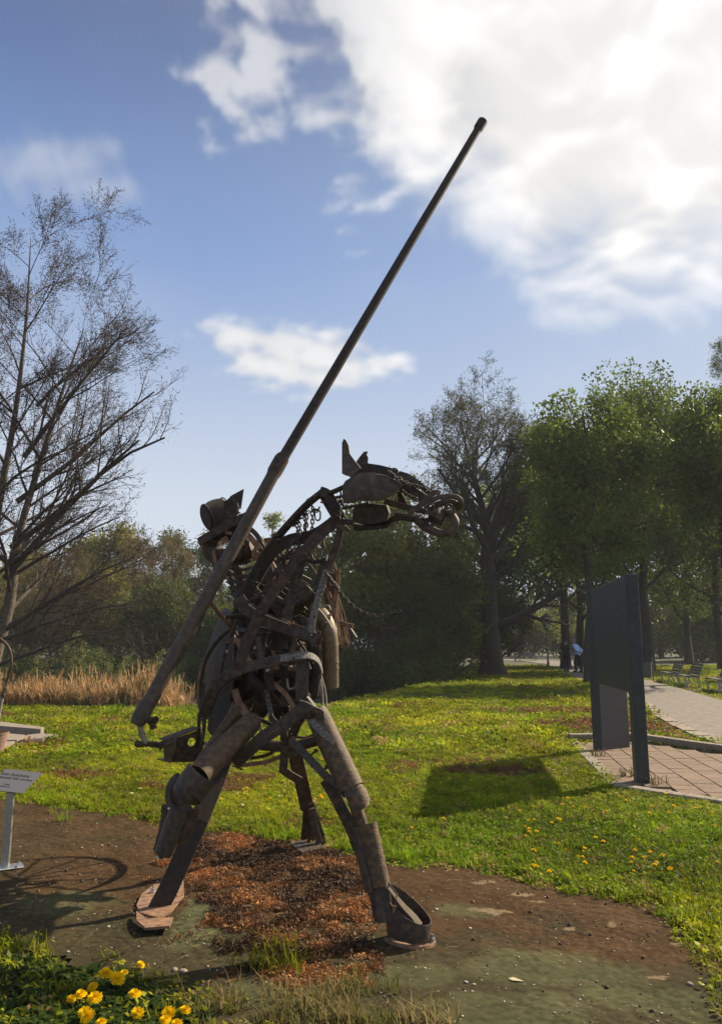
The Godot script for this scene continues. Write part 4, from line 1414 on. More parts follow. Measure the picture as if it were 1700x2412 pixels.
func spoked_wheel(mid: Vector3, axis: Vector3, r: float, rim_w: float, spokes: int, from := 0.0) -> void:
	var w := Node3D.new()
	w.name = numbered("wheel", S)
	S.add_child(w, true)
	w.transform = S.global_transform.affine_inverse()
	var a := axis.cross(Vector3.UP).normalized()
	var b := axis.cross(a).normalized()
	var mb := MB.new()
	var pts := []
	for i in 41:
		var t := TAU * i / 40.0
		pts.append(mid + (a * cos(t) + b * sin(t)) * r)
	# the tyre iron: a strap bent to a hoop, its face turned outwards
	for i in 40:
		var p: Vector3 = pts[i]
		var q: Vector3 = pts[i + 1]
		var n0 := (p - mid).normalized()
		var n1 := (q - mid).normalized()
		var x := axis * rim_w * 0.5
		mb.quad_n(p - x, p + x, q + x, q - x, n0, n0, n1, n1)
		var p2 := p - n0 * 0.012
		var q2 := q - n1 * 0.012
		mb.quad_n(p2 - x, p2 + x, q2 + x, q2 - x, -n0, -n0, -n1, -n1)
		mb.quad(p + x, q + x, q2 + x, p2 + x, axis)
		mb.quad(p - x, q - x, q2 - x, p2 - x, -axis)
	part("rim", mb, M.iron, w)
	var h := MB.new()
	h.tube([mid - axis * 0.06, mid - axis * 0.04, mid + axis * 0.04, mid + axis * 0.06], [0.03, 0.045, 0.045, 0.03], 14)
	part("hub", h, M.iron, w)
	for k in spokes:
		var t := from + TAU * k / spokes
		var s := MB.new()
		var d := a * cos(t) + b * sin(t)
		s.tube([mid + d * 0.035 + axis * (0.02 if k % 2 else -0.02), mid + d * (r - 0.005)], [0.009, 0.009], 6)
		part("spoke", s, M.iron, w)

func make_sculpture() -> void:
	S = thing("horse_rider_sculpture", Vector3(-0.4, 0, -5.1), "rusty scrap iron sculpture of a rider with a long lance on a striding horse", "sculpture")
	sculpture_lance()
	sculpture_rider()
	sculpture_head()
	sculpture_neck()
	sculpture_body()
	sculpture_legs()

func sculpture_lance() -> void:
	# two lengths of pipe, sleeved where they meet; it leans away from the viewer
	rod("lance", M.grey_iron, [[334, 1688, 4.62], [657, 1093, 5.02]], 34, 30.5, 20)
	rod("lance", M.dark_iron, [[650, 1107, 5.01], [1130, 296, 5.72]], 26.5, 20, 18)
	var mb := MB.new()
	var c := along([[643, 1119, 5.005], [647, 1111, 5.01], [663, 1082, 5.03], [668, 1073, 5.035]])
	mb.tube(c, [0.044, 0.050, 0.050, 0.040], 20)
	part("lance_collar", mb, M.iron, S)
	mb = MB.new()
	var k := along([[1124, 306, 5.71], [1127, 301, 5.712], [1136, 286, 5.725]])
	mb.tube(k, [0.034, 0.041, 0.041], 18)
	part("lance_tip", mb, M.dark_iron, S)
	mb = MB.new()
	var e := along([[322, 1706, 4.61], [326, 1698, 4.61], [345, 1662, 4.64], [349, 1655, 4.645]])
	mb.tube(e, [0.036, 0.047, 0.047, 0.043], 18)
	part("lance_sleeve", mb, M.iron, S)
	# clamp with three lugs behind the foot of the lance
	var plate := [[347, 1688, 4.66], [358, 1690, 4.68], [370, 1688, 4.7], [374, 1696, 4.7], [366, 1704, 4.7], [368, 1714, 4.7], [358, 1718, 4.69], [351, 1706, 4.68], [344, 1702, 4.66]]
	sheet("clamp", M.iron, plate, 0.022)
	for b in [[368, 1694, 4.67], [359, 1712, 4.66], [350, 1692, 4.64]]:
		var r := MB.new()
		r.ring(at(b[0], b[1], b[2]), FACE.normalized(), 0.012, 0.006, 14, 6)
		part("clamp_eye", r, M.grey_iron, S)
	rod("link_rod", M.bright, [[328, 1703, 4.63], [333, 1724, 4.64], [343, 1750, 4.66]], 12, 13)
	rod("link_rod", M.iron, [[324, 1753, 4.63], [345, 1752, 4.68], [376, 1755, 4.78]], 11, 14)
	mb = MB.new()
	mb.ball(at(325, 1752, 4.63), Vector3.ONE * 0.021, 12, 8)
	part("ball_joint", mb, M.iron, S)
	# the brace from the lance to the rider's hand
	bar("brace", M.foot, [[484, 1406, 4.86], [497, 1422, 4.9], [520, 1450, 5.0], [547, 1479, 5.12]], 10, 0.014)
	bar("brace_fork", M.foot, [[497, 1423, 4.9], [496, 1410, 4.88], [493, 1404, 4.87]], 6, 0.008)
	mb = MB.new()
	mb.ring(at(474, 1394, 4.88), Vector3(0.4, 0.8, 0.4).normalized(), 0.020, 0.007, 16, 6)
	part("lance_hook", mb, M.bright, S)

func sculpture_rider() -> void:
	# helmet: a pot turned on its side, open towards the lance
	var ax := (at(530, 1206, 5.40) - at(486, 1221, 5.33)).normalized()
	var p := at(484, 1221, 5.33)
	var mb := MB.new()
	var pts := []
	var rad := []
	for q in [[0.0, 0.080], [0.008, 0.092], [0.022, 0.096], [0.030, 0.094], [0.055, 0.104], [0.09, 0.108], [0.125, 0.106], [0.15, 0.100]]:
		pts.append(p + ax * q[0])
		rad.append(q[1])
	mb.pipe(pts, rad, 0.004, Vector3.UP, 0.0, TAU, 28)
	mb.tube([p + ax * 0.002, p + ax * 0.010], [0.080, 0.085], 24)
	part("helmet", mb, M.dark_iron, S)
	mb = MB.new()
	mb.ring(p + ax * 0.016, ax, 0.096, 0.006, 30, 6)
	mb.ring(p + ax * 0.15, (ax + Vector3(0, -0.15, 0)).normalized(), 0.101, 0.005, 30, 6)
	part("helmet_rim", mb, M.grey_iron, S)
	sheet("visor", M.dark_iron, [[533, 1180, 5.24], [548, 1166, 5.2], [574, 1152, 5.12], [571, 1172, 5.12], [567, 1199, 5.13], [557, 1194, 5.16], [548, 1182, 5.2]], 0.006)
	sheet("visor", M.dark_iron, [[528, 1180, 5.22], [552, 1176, 5.17], [562, 1200, 5.14], [556, 1226, 5.15], [538, 1238, 5.2], [524, 1236, 5.24], [532, 1205, 5.23]], 0.005, -0.02)
	links([[546, 1172, 5.14], [558, 1186, 5.11], [562, 1206, 5.10], [572, 1222, 5.08]], 0.026, 0.004, null, M.grey_iron)
	mb = MB.new()
	mb.ring(at(548, 1208, 5.12), FACE.normalized(), 0.03, 0.007, 20, 6)
	part("eye_ring", mb, M.iron, S)
	bar("chin_bar", M.iron, [[468, 1277, 5.28], [500, 1258, 5.22], [546, 1232, 5.14], [580, 1216, 5.08]], 20, 0.010, FACE, false)
	bolts([[498, 1259, 5.21], [509, 1258, 5.2], [546, 1233, 5.12]], 0.008)
	sheet("jaw_plate", M.dark_iron, [[500, 1245, 5.28], [560, 1232, 5.2], [586, 1232, 5.2], [590, 1262, 5.24], [566, 1268, 5.26], [530, 1276, 5.3], [494, 1268, 5.32]], 0.006, 0.02)
	# the throat: a dark bent tube, and the shoulder barrel
	rod("neck_pipe", M.iron, [[500, 1268, 5.34], [498, 1296, 5.36], [520, 1312, 5.34], [560, 1306, 5.3], [598, 1290, 5.26]], 46, 40, 14)
	rod("shoulder_pipe", M.iron, [[560, 1255, 5.3], [582, 1285, 5.28], [585, 1310, 5.28]], 30, 26, 12)
	bar("jaw_strap", M.foot, [[532, 1254, 5.18], [546, 1257, 5.16]], 8, 0.01)
	bar("jaw_strap", M.rust, [[522, 1276, 5.2], [536, 1268, 5.18]], 14, 0.008)
	bar("collar_bone", M.foot, [[576, 1256, 5.18], [586, 1262, 5.14], [600, 1278, 5.12], [618, 1300, 5.1]], 14, 0.010)
	bolts([[613, 1296, 5.08]], 0.012)
	sheet("shoulder_cap", M.rust, [[594, 1300, 5.16], [604, 1296, 5.14], [612, 1304, 5.12], [608, 1318, 5.14], [600, 1322, 5.16], [593, 1314, 5.16]], 0.006, 0.015)
	bar("arm_strap", M.iron, [[590, 1246, 5.16], [606, 1262, 5.14], [620, 1290, 5.12]], 12, 0.008)
	bar("arm_strap", M.foot, [[592, 1244, 5.2], [614, 1266, 5.2], [630, 1292, 5.22]], 5, 0.008)
	sheet("shoulder_plate", M.foot, [[626, 1272, 5.3], [638, 1268, 5.28], [646, 1274, 5.26], [632, 1300, 5.26]], 0.006)
	sheet("shoulder_plate", M.iron, [[622, 1268, 5.34], [648, 1266, 5.3], [652, 1290, 5.3], [628, 1304, 5.32]], 0.01)
	# arms and ribs of the rider, thin straps seen between lance and horse neck
	bar("arm_bar", M.foot, [[502, 1296, 5.2], [506, 1316, 5.2], [512, 1336, 5.2]], 8, 0.014)
	bar("arm_bar", M.iron, [[498, 1290, 5.22], [503, 1318, 5.22], [514, 1348, 5.22]], 14, 0.012)
	bar("arm_bar", M.iron, [[545, 1312, 5.3], [560, 1344, 5.32], [574, 1370, 5.34], [586, 1400, 5.36]], 17, 0.02)
	bar("arm_bar", M.iron, [[530, 1338, 5.3], [542, 1364, 5.3], [552, 1396, 5.3]], 11, 0.014)
	bar("arm_bar", M.rust, [[527, 1360, 5.28], [540, 1362, 5.27]], 9, 0.01)
	bar("arm_bar", M.rust, [[570, 1368, 5.32], [578, 1372, 5.32], [576, 1384, 5.32]], 11, 0.01)
	bar("arm_bar", M.rust, [[632, 1322, 5.34], [644, 1344, 5.34], [652, 1362, 5.34]], 16, 0.014)
	bar("arm_bar", M.bright, [[640, 1318, 5.36], [656, 1348, 5.36]], 4, 0.01)
	links([[572, 1264, 5.2], [572, 1290, 5.22], [566, 1314, 5.22]], 0.028, 0.004)
	links([[618, 1280, 5.12], [624, 1296, 5.14], [628, 1312, 5.14]], 0.024, 0.004)

func sculpture_head() -> void:
	# ears
	sheet("ear", M.grey_iron, [[806, 1116, 4.56], [806, 1044, 4.56], [810, 1034, 4.56], [815, 1037, 4.555], [821, 1048, 4.55], [824, 1069, 4.54], [838, 1088, 4.52], [850, 1103, 4.5], [829, 1123, 4.52], [814, 1120, 4.54]], 0.010)
	sheet("ear", M.iron, [[838, 1090, 4.7], [848, 1076, 4.7], [857, 1065, 4.7], [866, 1064, 4.7], [863, 1071, 4.7], [867, 1078, 4.69], [866, 1092, 4.68], [852, 1106, 4.68]], 0.012, 0.0)
	sheet("poll_plate", M.dark_iron, [[822, 1122, 4.6], [846, 1102, 4.6], [865, 1093, 4.58], [898, 1098, 4.55], [925, 1105, 4.52], [940, 1112, 4.5], [940, 1128, 4.5], [905, 1122, 4.53], [868, 1114, 4.56], [834, 1126, 4.6]], 0.03)
	# cheek: a thin leaf-shaped shovel blade
	sheet("cheek_plate", M.grey_iron, [[808, 1142, 4.46], [813, 1133, 4.46], [829, 1123, 4.46], [840, 1117, 4.46], [852, 1113, 4.45], [878, 1112, 4.44], [907, 1119, 4.43], [934, 1132, 4.42], [949, 1144, 4.42], [932, 1161, 4.42], [920, 1170, 4.42], [907, 1176, 4.43], [892, 1180, 4.43], [878, 1181, 4.44], [844, 1179, 4.46], [813, 1186, 4.47], [808, 1176, 4.47], [806, 1160, 4.47]], 0.005, 0.028)
	rod("cheek_edge", M.bright, [[885, 1117, 4.425], [910, 1121, 4.415], [934, 1133, 4.41], [948, 1144, 4.41]], 2.4, 2.0, 6)
	# the ridge of the nose
	sheet("nose_plate", M.iron, [[932, 1112, 4.5], [945, 1111, 4.5], [962, 1116, 4.48], [981, 1128, 4.44], [1002, 1144, 4.42], [1022, 1158, 4.4], [1018, 1166, 4.4], [1004, 1163, 4.42], [988, 1150, 4.44], [968, 1138, 4.46], [946, 1132, 4.48], [934, 1126, 4.5]], 0.02, 0.012)
	var mb := MB.new()
	for r in [[929, 1110, 4.44, 0.021], [940, 1128, 4.42, 0.016], [956, 1138, 4.41, 0.016]]:
		mb = MB.new()
		mb.ring(at(r[0], r[1], r[2]), Vector3(0.25, 0.4, 0.9).normalized(), r[3], 0.005, 18, 6)
		part("nose_ring", mb, M.iron, S)
	links([[916, 1112, 4.42], [936, 1128, 4.40], [958, 1140, 4.39], [984, 1146, 4.38], [1004, 1154, 4.37], [1014, 1164, 4.37]], 0.032, 0.0048)
	links([[938, 1150, 4.44], [960, 1166, 4.43], [984, 1176, 4.42]], 0.028, 0.0045)
	links([[980, 1142, 4.44], [996, 1152, 4.42], [1010, 1160, 4.40]], 0.026, 0.004, null, M.grey_iron)
	# jaw bars
	bar("upper_jaw_bar", M.iron, [[938, 1144, 4.5], [966, 1154, 4.48], [992, 1170, 4.46], [1010, 1182, 4.44]], 22, 0.014)
	bar("upper_jaw_bar", M.iron, [[905, 1180, 4.52], [945, 1192, 4.5], [984, 1200, 4.47], [1000, 1206, 4.45]], 14, 0.014)
	bar("lower_jaw_bar", M.dark_iron, [[806, 1228, 4.74], [836, 1231, 4.7], [861, 1236, 4.66], [907, 1231, 4.6], [939, 1219, 4.55], [991, 1226, 4.48], [1010, 1228, 4.46]], 13, 0.016)
	bar("lower_jaw_bar", M.dark_iron, [[930, 1214, 4.6], [960, 1217, 4.56], [992, 1222, 4.5]], 12, 0.02)
	rod("bit_rod", M.iron, [[924, 1181, 4.44], [960, 1190, 4.43], [984, 1204, 4.43]], 4.5, 4, 6)
	rod("jaw_tie", M.iron, [[809, 1196, 4.66], [840, 1191, 4.62], [870, 1186, 4.58]], 8, 8, 8, false)
	# jaw muscle: a dark iron drum cut open, with a plate under it
	sheet("jaw_muscle", M.dark_iron, [[834, 1198, 4.6], [842, 1190, 4.6], [876, 1186, 4.58], [912, 1190, 4.56], [918, 1208, 4.56], [914, 1228, 4.57], [880, 1234, 4.6], [846, 1232, 4.62], [832, 1222, 4.62]], 0.06, 0.0)
	sheet("jaw_shell", M.dark_iron, [[834, 1232, 4.66], [866, 1240, 4.62], [912, 1234, 4.58], [926, 1228, 4.56], [914, 1243, 4.58], [880, 1248, 4.62], [844, 1250, 4.66], [834, 1246, 4.67]], 0.03)
	sheet("jaw_muscle", M.dark_iron, [[936, 1160, 4.56], [946, 1160, 4.55], [958, 1184, 4.54], [950, 1188, 4.54], [938, 1186, 4.55]], 0.03)
	# lips: forged horseshoe halves and a cut pipe elbow
	bar("upper_lip", M.grey_iron, [[962, 1208, 4.42], [990, 1190, 4.38], [1008, 1172, 4.36], [1024, 1160, 4.36], [1036, 1162, 4.37]], 13, 0.012)
	bar("upper_lip", M.grey_iron, [[1000, 1196, 4.36], [1022, 1176, 4.33], [1044, 1170, 4.33], [1066, 1169, 4.34], [1080, 1174, 4.36], [1085, 1184, 4.38], [1083, 1196, 4.4]], 11, 0.02)
	bar("upper_lip", M.grey_iron, [[1012, 1200, 4.4], [1034, 1186, 4.36], [1058, 1180, 4.36], [1076, 1186, 4.39], [1083, 1200, 4.42]], 9, 0.02)
	bar("lip_shell", M.iron, [[1022, 1192, 4.44], [1046, 1184, 4.42], [1072, 1186, 4.42], [1080, 1198, 4.44]], 14, 0.03)
	mb = MB.new()
	mb.ring(at(1012, 1197, 4.34), Vector3(0.1, 0.25, 0.95).normalized(), 0.027, 0.006, 22, 8)
	part("nostril_ring", mb, M.grey_iron, S)
	mb = MB.new()
	mb.ring(at(1058, 1199, 4.38), Vector3(0.15, 0.2, 0.95).normalized(), 0.027, 0.007, 22, 8)
	part("mouth_ring", mb, M.grey_iron, S)
	mb = MB.new()
	mb.pipe(curve(along([[1004, 1216, 4.46], [1022, 1222, 4.45], [1040, 1231, 4.44]]), 4), [0.060, 0.062, 0.064, 0.064, 0.064, 0.062, 0.060, 0.058, 0.056], 0.008, Vector3.UP, -1.9, 1.5, 18)
	part("lower_lip", mb, M.grey_iron, S)
	mb = MB.new()
	var lip := curve(along([[1010, 1244, 4.42], [1036, 1256, 4.40], [1060, 1250, 4.40], [1072, 1232, 4.40], [1062, 1214, 4.42], [1040, 1206, 4.44]]), 5)
	mb.tube(lip, [0.024], 10)
	part("lower_lip", mb, M.grey_iron, S)
	rod("chin_bar", M.iron, [[984, 1226, 4.5], [1008, 1246, 4.46], [1030, 1254, 4.42]], 22, 18, 10)

func sculpture_neck() -> void:
	# the crest and the throat: two bent bars, tied by a yoke
	rod("crest_bar", M.dark_iron, [[560, 1416, 5.28], [578, 1388, 5.25], [600, 1348, 5.2], [628, 1302, 5.14], [655, 1264, 5.08], [688, 1226, 5.0], [720, 1192, 4.93], [748, 1168, 4.88], [764, 1160, 4.85]], 22, 17, 12)
	rod("crest_bar", M.dark_iron, [[762, 1166, 4.84], [786, 1158, 4.76], [812, 1146, 4.68]], 13, 12, 8)
	bar("crest_strap", M.iron, [[770, 1176, 4.86], [790, 1172, 4.78], [815, 1168, 4.7]], 8, 0.008)
	bar("crest_strap", M.iron, [[776, 1180, 4.88], [800, 1182, 4.8], [840, 1180, 4.7]], 8, 0.012)
	bar("throat_bar", M.dark_iron, [[577, 1410, 5.2], [604, 1362, 5.16], [628, 1322, 5.12], [652, 1292, 5.08], [684, 1272, 5.03], [722, 1266, 4.97], [752, 1254, 4.91], [778, 1236, 4.86], [800, 1220, 4.82]], 26, 0.035)
	bar("yoke", M.dark_iron, [[754, 1158, 4.82], [772, 1166, 4.8], [790, 1196, 4.79], [804, 1224, 4.78]], 24, 0.03)
	bar("yoke", M.dark_iron, [[756, 1166, 4.9], [770, 1190, 4.9], [784, 1214, 4.88]], 12, 0.02)
	for b in [[757, 1160, 4.82], [730, 1180, 4.9], [650, 1262, 5.06], [654, 1274, 5.05], [742, 1172, 4.86]]:
		var mb := MB.new()
		mb.ball(at(b[0], b[1], b[2]), Vector3(0.026, 0.020, 0.024), 9, 6)
		part("weld_lump", mb, M.iron, S)
	bar("neck_bar", M.iron, [[806, 1212, 4.8], [776, 1238, 4.78], [746, 1266, 4.76], [722, 1294, 4.74], [698, 1316, 4.73]], 27, 0.02)
	bar("neck_bar", M.iron, [[800, 1226, 4.84], [770, 1250, 4.84], [740, 1276, 4.84]], 12, 0.018)
	bar("neck_strap", M.iron, [[704, 1306, 4.74], [671, 1361, 4.73], [640, 1402, 4.72], [615, 1440, 4.71], [582, 1509, 4.7], [566, 1560, 4.69], [556, 1588, 4.69]], 25, 0.012, FACE, false)
	bar("neck_strap", M.iron, [[716, 1302, 4.78], [702, 1352, 4.79], [688, 1404, 4.8], [672, 1466, 4.81]], 22, 0.012, FACE, false)
	bar("neck_strap", M.iron, [[803, 1228, 4.74], [796, 1270, 4.73], [780, 1320, 4.72], [768, 1350, 4.71]], 18, 0.02)
	bar("chest_strap", M.pitted, [[770, 1342, 4.70], [752, 1398, 4.68], [738, 1450, 4.67], [732, 1490, 4.67]], 16, 0.014, Vector3(0.5, 0.2, 0.85), false)
	bolts([[754, 1360, 4.68], [740, 1453, 4.65], [692, 1380, 4.78], [612, 1446, 4.68], [660, 1380, 4.70], [586, 1500, 4.68], [696, 1392, 4.78], [584, 1522, 4.67]])
	rod("throat_hoop", M.dark_iron, [[640, 1404, 4.98], [680, 1426, 4.92], [720, 1416, 4.86], [752, 1388, 4.8], [766, 1356, 4.76], [776, 1326, 4.76]], 20, 16, 8)
	bar("throat_hoop", M.dark_iron, [[716, 1316, 4.86], [740, 1324, 4.84], [770, 1318, 4.8]], 9, 0.02)
	bar("throat_plate", M.iron, [[772, 1318, 4.86], [758, 1340, 4.86], [748, 1380, 4.88]], 16, 0.01)
	# chains of the mane
	for c in [[[698, 1228, 4.98], [701, 1250, 4.98], [706, 1284, 4.97]], [[704, 1226, 4.97], [707, 1252, 4.96], [704, 1296, 4.96]], [[717, 1212, 4.95], [719, 1236, 4.95], [714, 1262, 4.95]], [[722, 1208, 4.94], [722, 1232, 4.94], [719, 1262, 4.93]], [[735, 1200, 4.92], [736, 1224, 4.92], [735, 1256, 4.91]], [[738, 1196, 4.91], [746, 1204, 4.9], [752, 1196, 4.89]], [[803, 1164, 4.74], [805, 1190, 4.74], [798, 1216, 4.74], [812, 1240, 4.74], [822, 1250, 4.73]], [[694, 1236, 4.99], [712, 1216, 4.95], [730, 1204, 4.91]], [[742, 1264, 4.88], [745, 1286, 4.88], [738, 1312, 4.88]], [[730, 1292, 4.86], [736, 1316, 4.86], [742, 1330, 4.86]], [[648, 1320, 5.06], [656, 1334, 5.05], [664, 1350, 5.05]], [[664, 1304, 5.04], [676, 1316, 5.03], [690, 1300, 5.02]], [[656, 1308, 5.04], [660, 1324, 5.04], [672, 1330, 5.03]], [[600, 1370, 5.16], [606, 1392, 5.14], [622, 1408, 5.12], [640, 1398, 5.1]], [[610, 1350, 5.12], [604, 1380, 5.12], [616, 1402, 5.1]], [[756, 1262, 4.84], [762, 1284, 4.84], [756, 1304, 4.84]], [[790, 1238, 4.76], [794, 1262, 4.76], [796, 1280, 4.76]]]:
		links(c, 0.033, 0.0045)
	var mb := MB.new()
	mb.ring(at(748, 1213, 4.89), Vector3(0.6, 0, 0.8), 0.021, 0.006, 18, 6, Vector3(0, 0.014, 0))
	part("chain_ring", mb, M.iron, S)
	# the reins: a long chain that sags in front of the trees
	links([[768, 1352, 4.72], [787, 1376, 4.66], [806, 1402, 4.6], [830, 1427, 4.55], [856, 1444, 4.5], [884, 1451, 4.46], [914, 1450, 4.42], [946, 1440, 4.4]], 0.034, 0.0034, null, M.dark_iron)
	rod("rein_wire", M.dark_iron, [[946, 1440, 4.4], [978, 1408, 4.4], [1000, 1350, 4.4], [1010, 1290, 4.42], [1012, 1246, 4.44]], 1.4, 1.4, 6)
	links([[760, 1338, 4.7], [776, 1362, 4.68], [800, 1388, 4.66]], 0.032, 0.0045, null, M.grey_iron)

func sculpture_body() -> void:
	var r := RandomNumberGenerator.new()
	r.seed = 12
	# breast straps
	bar("breast_strap", M.iron, [[562, 1408, 4.98], [580, 1432, 4.92], [616, 1455, 4.85], [671, 1478, 4.8], [724, 1494, 4.76], [752, 1502, 4.75]], 29, 0.012)
	rod("breast_edge", M.bright, [[586, 1424, 4.88], [620, 1446, 4.82], [680, 1470, 4.77]], 2.6, 2.4, 6)
	rod("breast_edge", M.bright, [[604, 1474, 4.9], [640, 1482, 4.86], [690, 1498, 4.8]], 2.4, 2.0, 6)
	bar("breast_strap", M.iron, [[700, 1488, 4.78], [730, 1492, 4.75], [742, 1510, 4.74], [752, 1496, 4.74]], 24, 0.02)
	bar("hook_bar", M.iron, [[748, 1520, 4.72], [758, 1495, 4.7], [768, 1466, 4.68]], 9, 0.014, FACE, true, 0.5)
	# the big bent tyre irons across the chest
	bar("chest_hoop", M.iron, [[478, 1690, 4.86], [488, 1660, 4.82], [506, 1622, 4.76], [537, 1592, 4.72], [574, 1574, 4.69], [634, 1559, 4.66], [690, 1548, 4.64], [722, 1545, 4.66]], 23, 0.012)
	bar("chest_hoop", M.pitted, [[660, 1552, 4.635], [700, 1545, 4.635], [730, 1545, 4.66], [748, 1556, 4.72], [756, 1576, 4.8], [756, 1592, 4.86]], 20, 0.012, Vector3(0.2, 0.55, 0.8))
	bar("flank_hoop", M.iron, [[572, 1560, 4.74], [548, 1588, 4.78], [520, 1604, 4.82], [500, 1636, 4.88], [484, 1680, 4.94]], 27, 0.012)
	bar("chest_plate", M.iron, [[715, 1560, 4.72], [712, 1590, 4.70], [709, 1618, 4.70], [714, 1648, 4.71]], 30, 0.012)
	bolts([[712, 1574, 4.70], [708, 1636, 4.68], [568, 1563, 4.70], [531, 1598, 4.70], [506, 1626, 4.74], [652, 1557, 4.64], [692, 1550, 4.62]])
	for b in [[629, 1579, 4.64], [728, 1636, 4.7], [534, 1534, 4.8], [600, 1526, 4.76]]:
		var e := MB.new()
		e.tube([at(b[0], b[1], b[2] + 0.03), at(b[0], b[1], b[2] - 0.02)], [0.010, 0.010], 6)
		part("nut", e, M.bright, S)
	# left flank: the rider's shield, a dished disc seen nearly edge on
	var mid := at(520, 1576, 5.75)
	var ax := Vector3(-0.90, 0.05, 0.36).normalized()
	var u := ax.cross(Vector3.UP).normalized()
	var w := ax.cross(u)
	var disc := []
	for i in 36:
		var t := TAU * i / 36.0
		disc.append(mid + u * cos(t) * 0.40 + w * sin(t) * 0.44)
	var mb := MB.new()
	mb.plate(disc, 0.008, ax, 0.09)
	part("shield", mb, M.dark_iron, S)
	mb = MB.new()
	mb.ring(mid, ax, 0.42, 0.012, 40, 8)
	part("shield_rim", mb, M.iron, S)
	bar("flank_bar", M.rust, [[480, 1560, 5.3], [470, 1600, 5.28], [467, 1640, 5.26], [473, 1668, 5.22]], 4, 0.02)
	rod("girth_rod", M.iron, [[560, 1460, 5.05], [536, 1514, 5.05], [524, 1560, 5.04], [518, 1600, 5.03]], 9, 8, 8)
	rod("girth_rod", M.iron, [[546, 1478, 5.2], [518, 1502, 5.3], [490, 1540, 5.35], [473, 1590, 5.35], [470, 1650, 5.25], [480, 1696, 5.1]], 12, 12, 8)
	rod("stirrup_rod", M.iron, [[481, 1690, 4.95], [480, 1720, 4.93], [474, 1760, 4.9], [464, 1806, 4.86]], 10, 7, 8)
	rod("stirrup_rod", M.iron, [[470, 1680, 5.0], [468, 1720, 5.0], [466, 1752, 4.98]], 9, 8, 8)
	rod("stirrup_rod", M.grey_iron, [[480, 1698, 4.9], [478, 1740, 4.88], [474, 1752, 4.88]], 5, 5, 6)
	# straps inside the barrel, most coloured orange to carry the sunlight on them
	for s in [[[[552, 1508, 5.0], [560, 1512, 4.98], [570, 1530, 4.97]], 13, M.foot], [[[578, 1542, 4.9], [586, 1556, 4.88], [600, 1564, 4.87]], 13, M.rust], [[[553, 1624, 4.96], [562, 1655, 4.94], [574, 1670, 4.93]], 16, M.foot], [[[572, 1672, 4.9], [582, 1686, 4.88], [586, 1700, 4.86]], 17, M.foot], [[[634, 1604, 4.86], [656, 1620, 4.84], [673, 1636, 4.82], [688, 1660, 4.8], [696, 1676, 4.79]], 11, M.foot], [[[640, 1576, 4.84], [656, 1572, 4.83]], 9, M.rust], [[[678, 1574, 4.86], [700, 1575, 4.84]], 7, M.foot], [[[664, 1460, 4.8], [684, 1470, 4.78]], 9, M.rust], [[[640, 1532, 4.9], [650, 1550, 4.9]], 7, M.rust], [[[606, 1500, 4.86], [612, 1530, 4.85], [618, 1562, 4.84]], 12, M.grey_iron], [[[628, 1624, 5.0], [634, 1660, 5.0], [638, 1684, 5.0]], 11, M.pitted], [[[676, 1598, 4.9], [680, 1622, 4.9], [694, 1620, 4.88]], 5, M.bright], [[[706, 1566, 4.74], [712, 1572, 4.73]], 10, M.rust]]:
		bar("rib_strap", s[2], s[0], s[1], 0.010)
	for s in [[[546, 1404, 5.1], [566, 1440, 5.0]], [[590, 1366, 5.1], [630, 1382, 5.06]], [[598, 1400, 5.06], [640, 1412, 5.0]], [[700, 1360, 4.9], [738, 1384, 4.84]], [[720, 1376, 4.8], [744, 1400, 4.78]], [[600, 1490, 4.92], [638, 1490, 4.9]], [[614, 1500, 4.9], [608, 1514, 4.9]], [[624, 1514, 4.9], [630, 1524, 4.9], [640, 1508, 4.9]], [[700, 1514, 4.8], [722, 1552, 4.78]], [[706, 1510, 4.8], [730, 1546, 4.78]], [[506, 1570, 5.0], [510, 1620, 5.0]], [[640, 1532, 4.86], [668, 1536, 4.84]], [[726, 1560, 4.76], [732, 1576, 4.76]], [[736, 1560, 4.74], [742, 1574, 4.74]]]:
		rod("wire_rod", M.grey_iron if r.randf() < 0.6 else M.bright, s, 3.2, 2.6, 6)
	# dark mass of the barrel: hoops, gears, sheet and pipes welded one behind the other
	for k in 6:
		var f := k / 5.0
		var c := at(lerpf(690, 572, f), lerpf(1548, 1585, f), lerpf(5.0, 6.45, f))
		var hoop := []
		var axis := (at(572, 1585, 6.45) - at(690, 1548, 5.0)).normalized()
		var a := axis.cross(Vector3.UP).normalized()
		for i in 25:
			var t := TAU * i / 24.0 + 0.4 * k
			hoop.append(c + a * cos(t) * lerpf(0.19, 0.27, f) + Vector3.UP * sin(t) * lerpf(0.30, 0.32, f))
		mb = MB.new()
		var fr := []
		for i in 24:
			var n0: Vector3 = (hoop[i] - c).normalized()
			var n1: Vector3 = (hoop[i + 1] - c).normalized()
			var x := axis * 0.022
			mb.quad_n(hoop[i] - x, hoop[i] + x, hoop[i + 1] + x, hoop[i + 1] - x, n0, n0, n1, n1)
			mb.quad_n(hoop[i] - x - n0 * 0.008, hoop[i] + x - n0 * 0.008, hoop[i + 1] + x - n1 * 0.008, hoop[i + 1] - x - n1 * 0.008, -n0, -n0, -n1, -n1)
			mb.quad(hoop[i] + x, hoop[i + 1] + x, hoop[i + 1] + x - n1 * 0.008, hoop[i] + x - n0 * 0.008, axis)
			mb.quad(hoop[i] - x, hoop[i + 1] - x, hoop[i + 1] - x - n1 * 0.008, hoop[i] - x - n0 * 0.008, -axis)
		part("rib_hoop", mb, M.dark_iron, S)
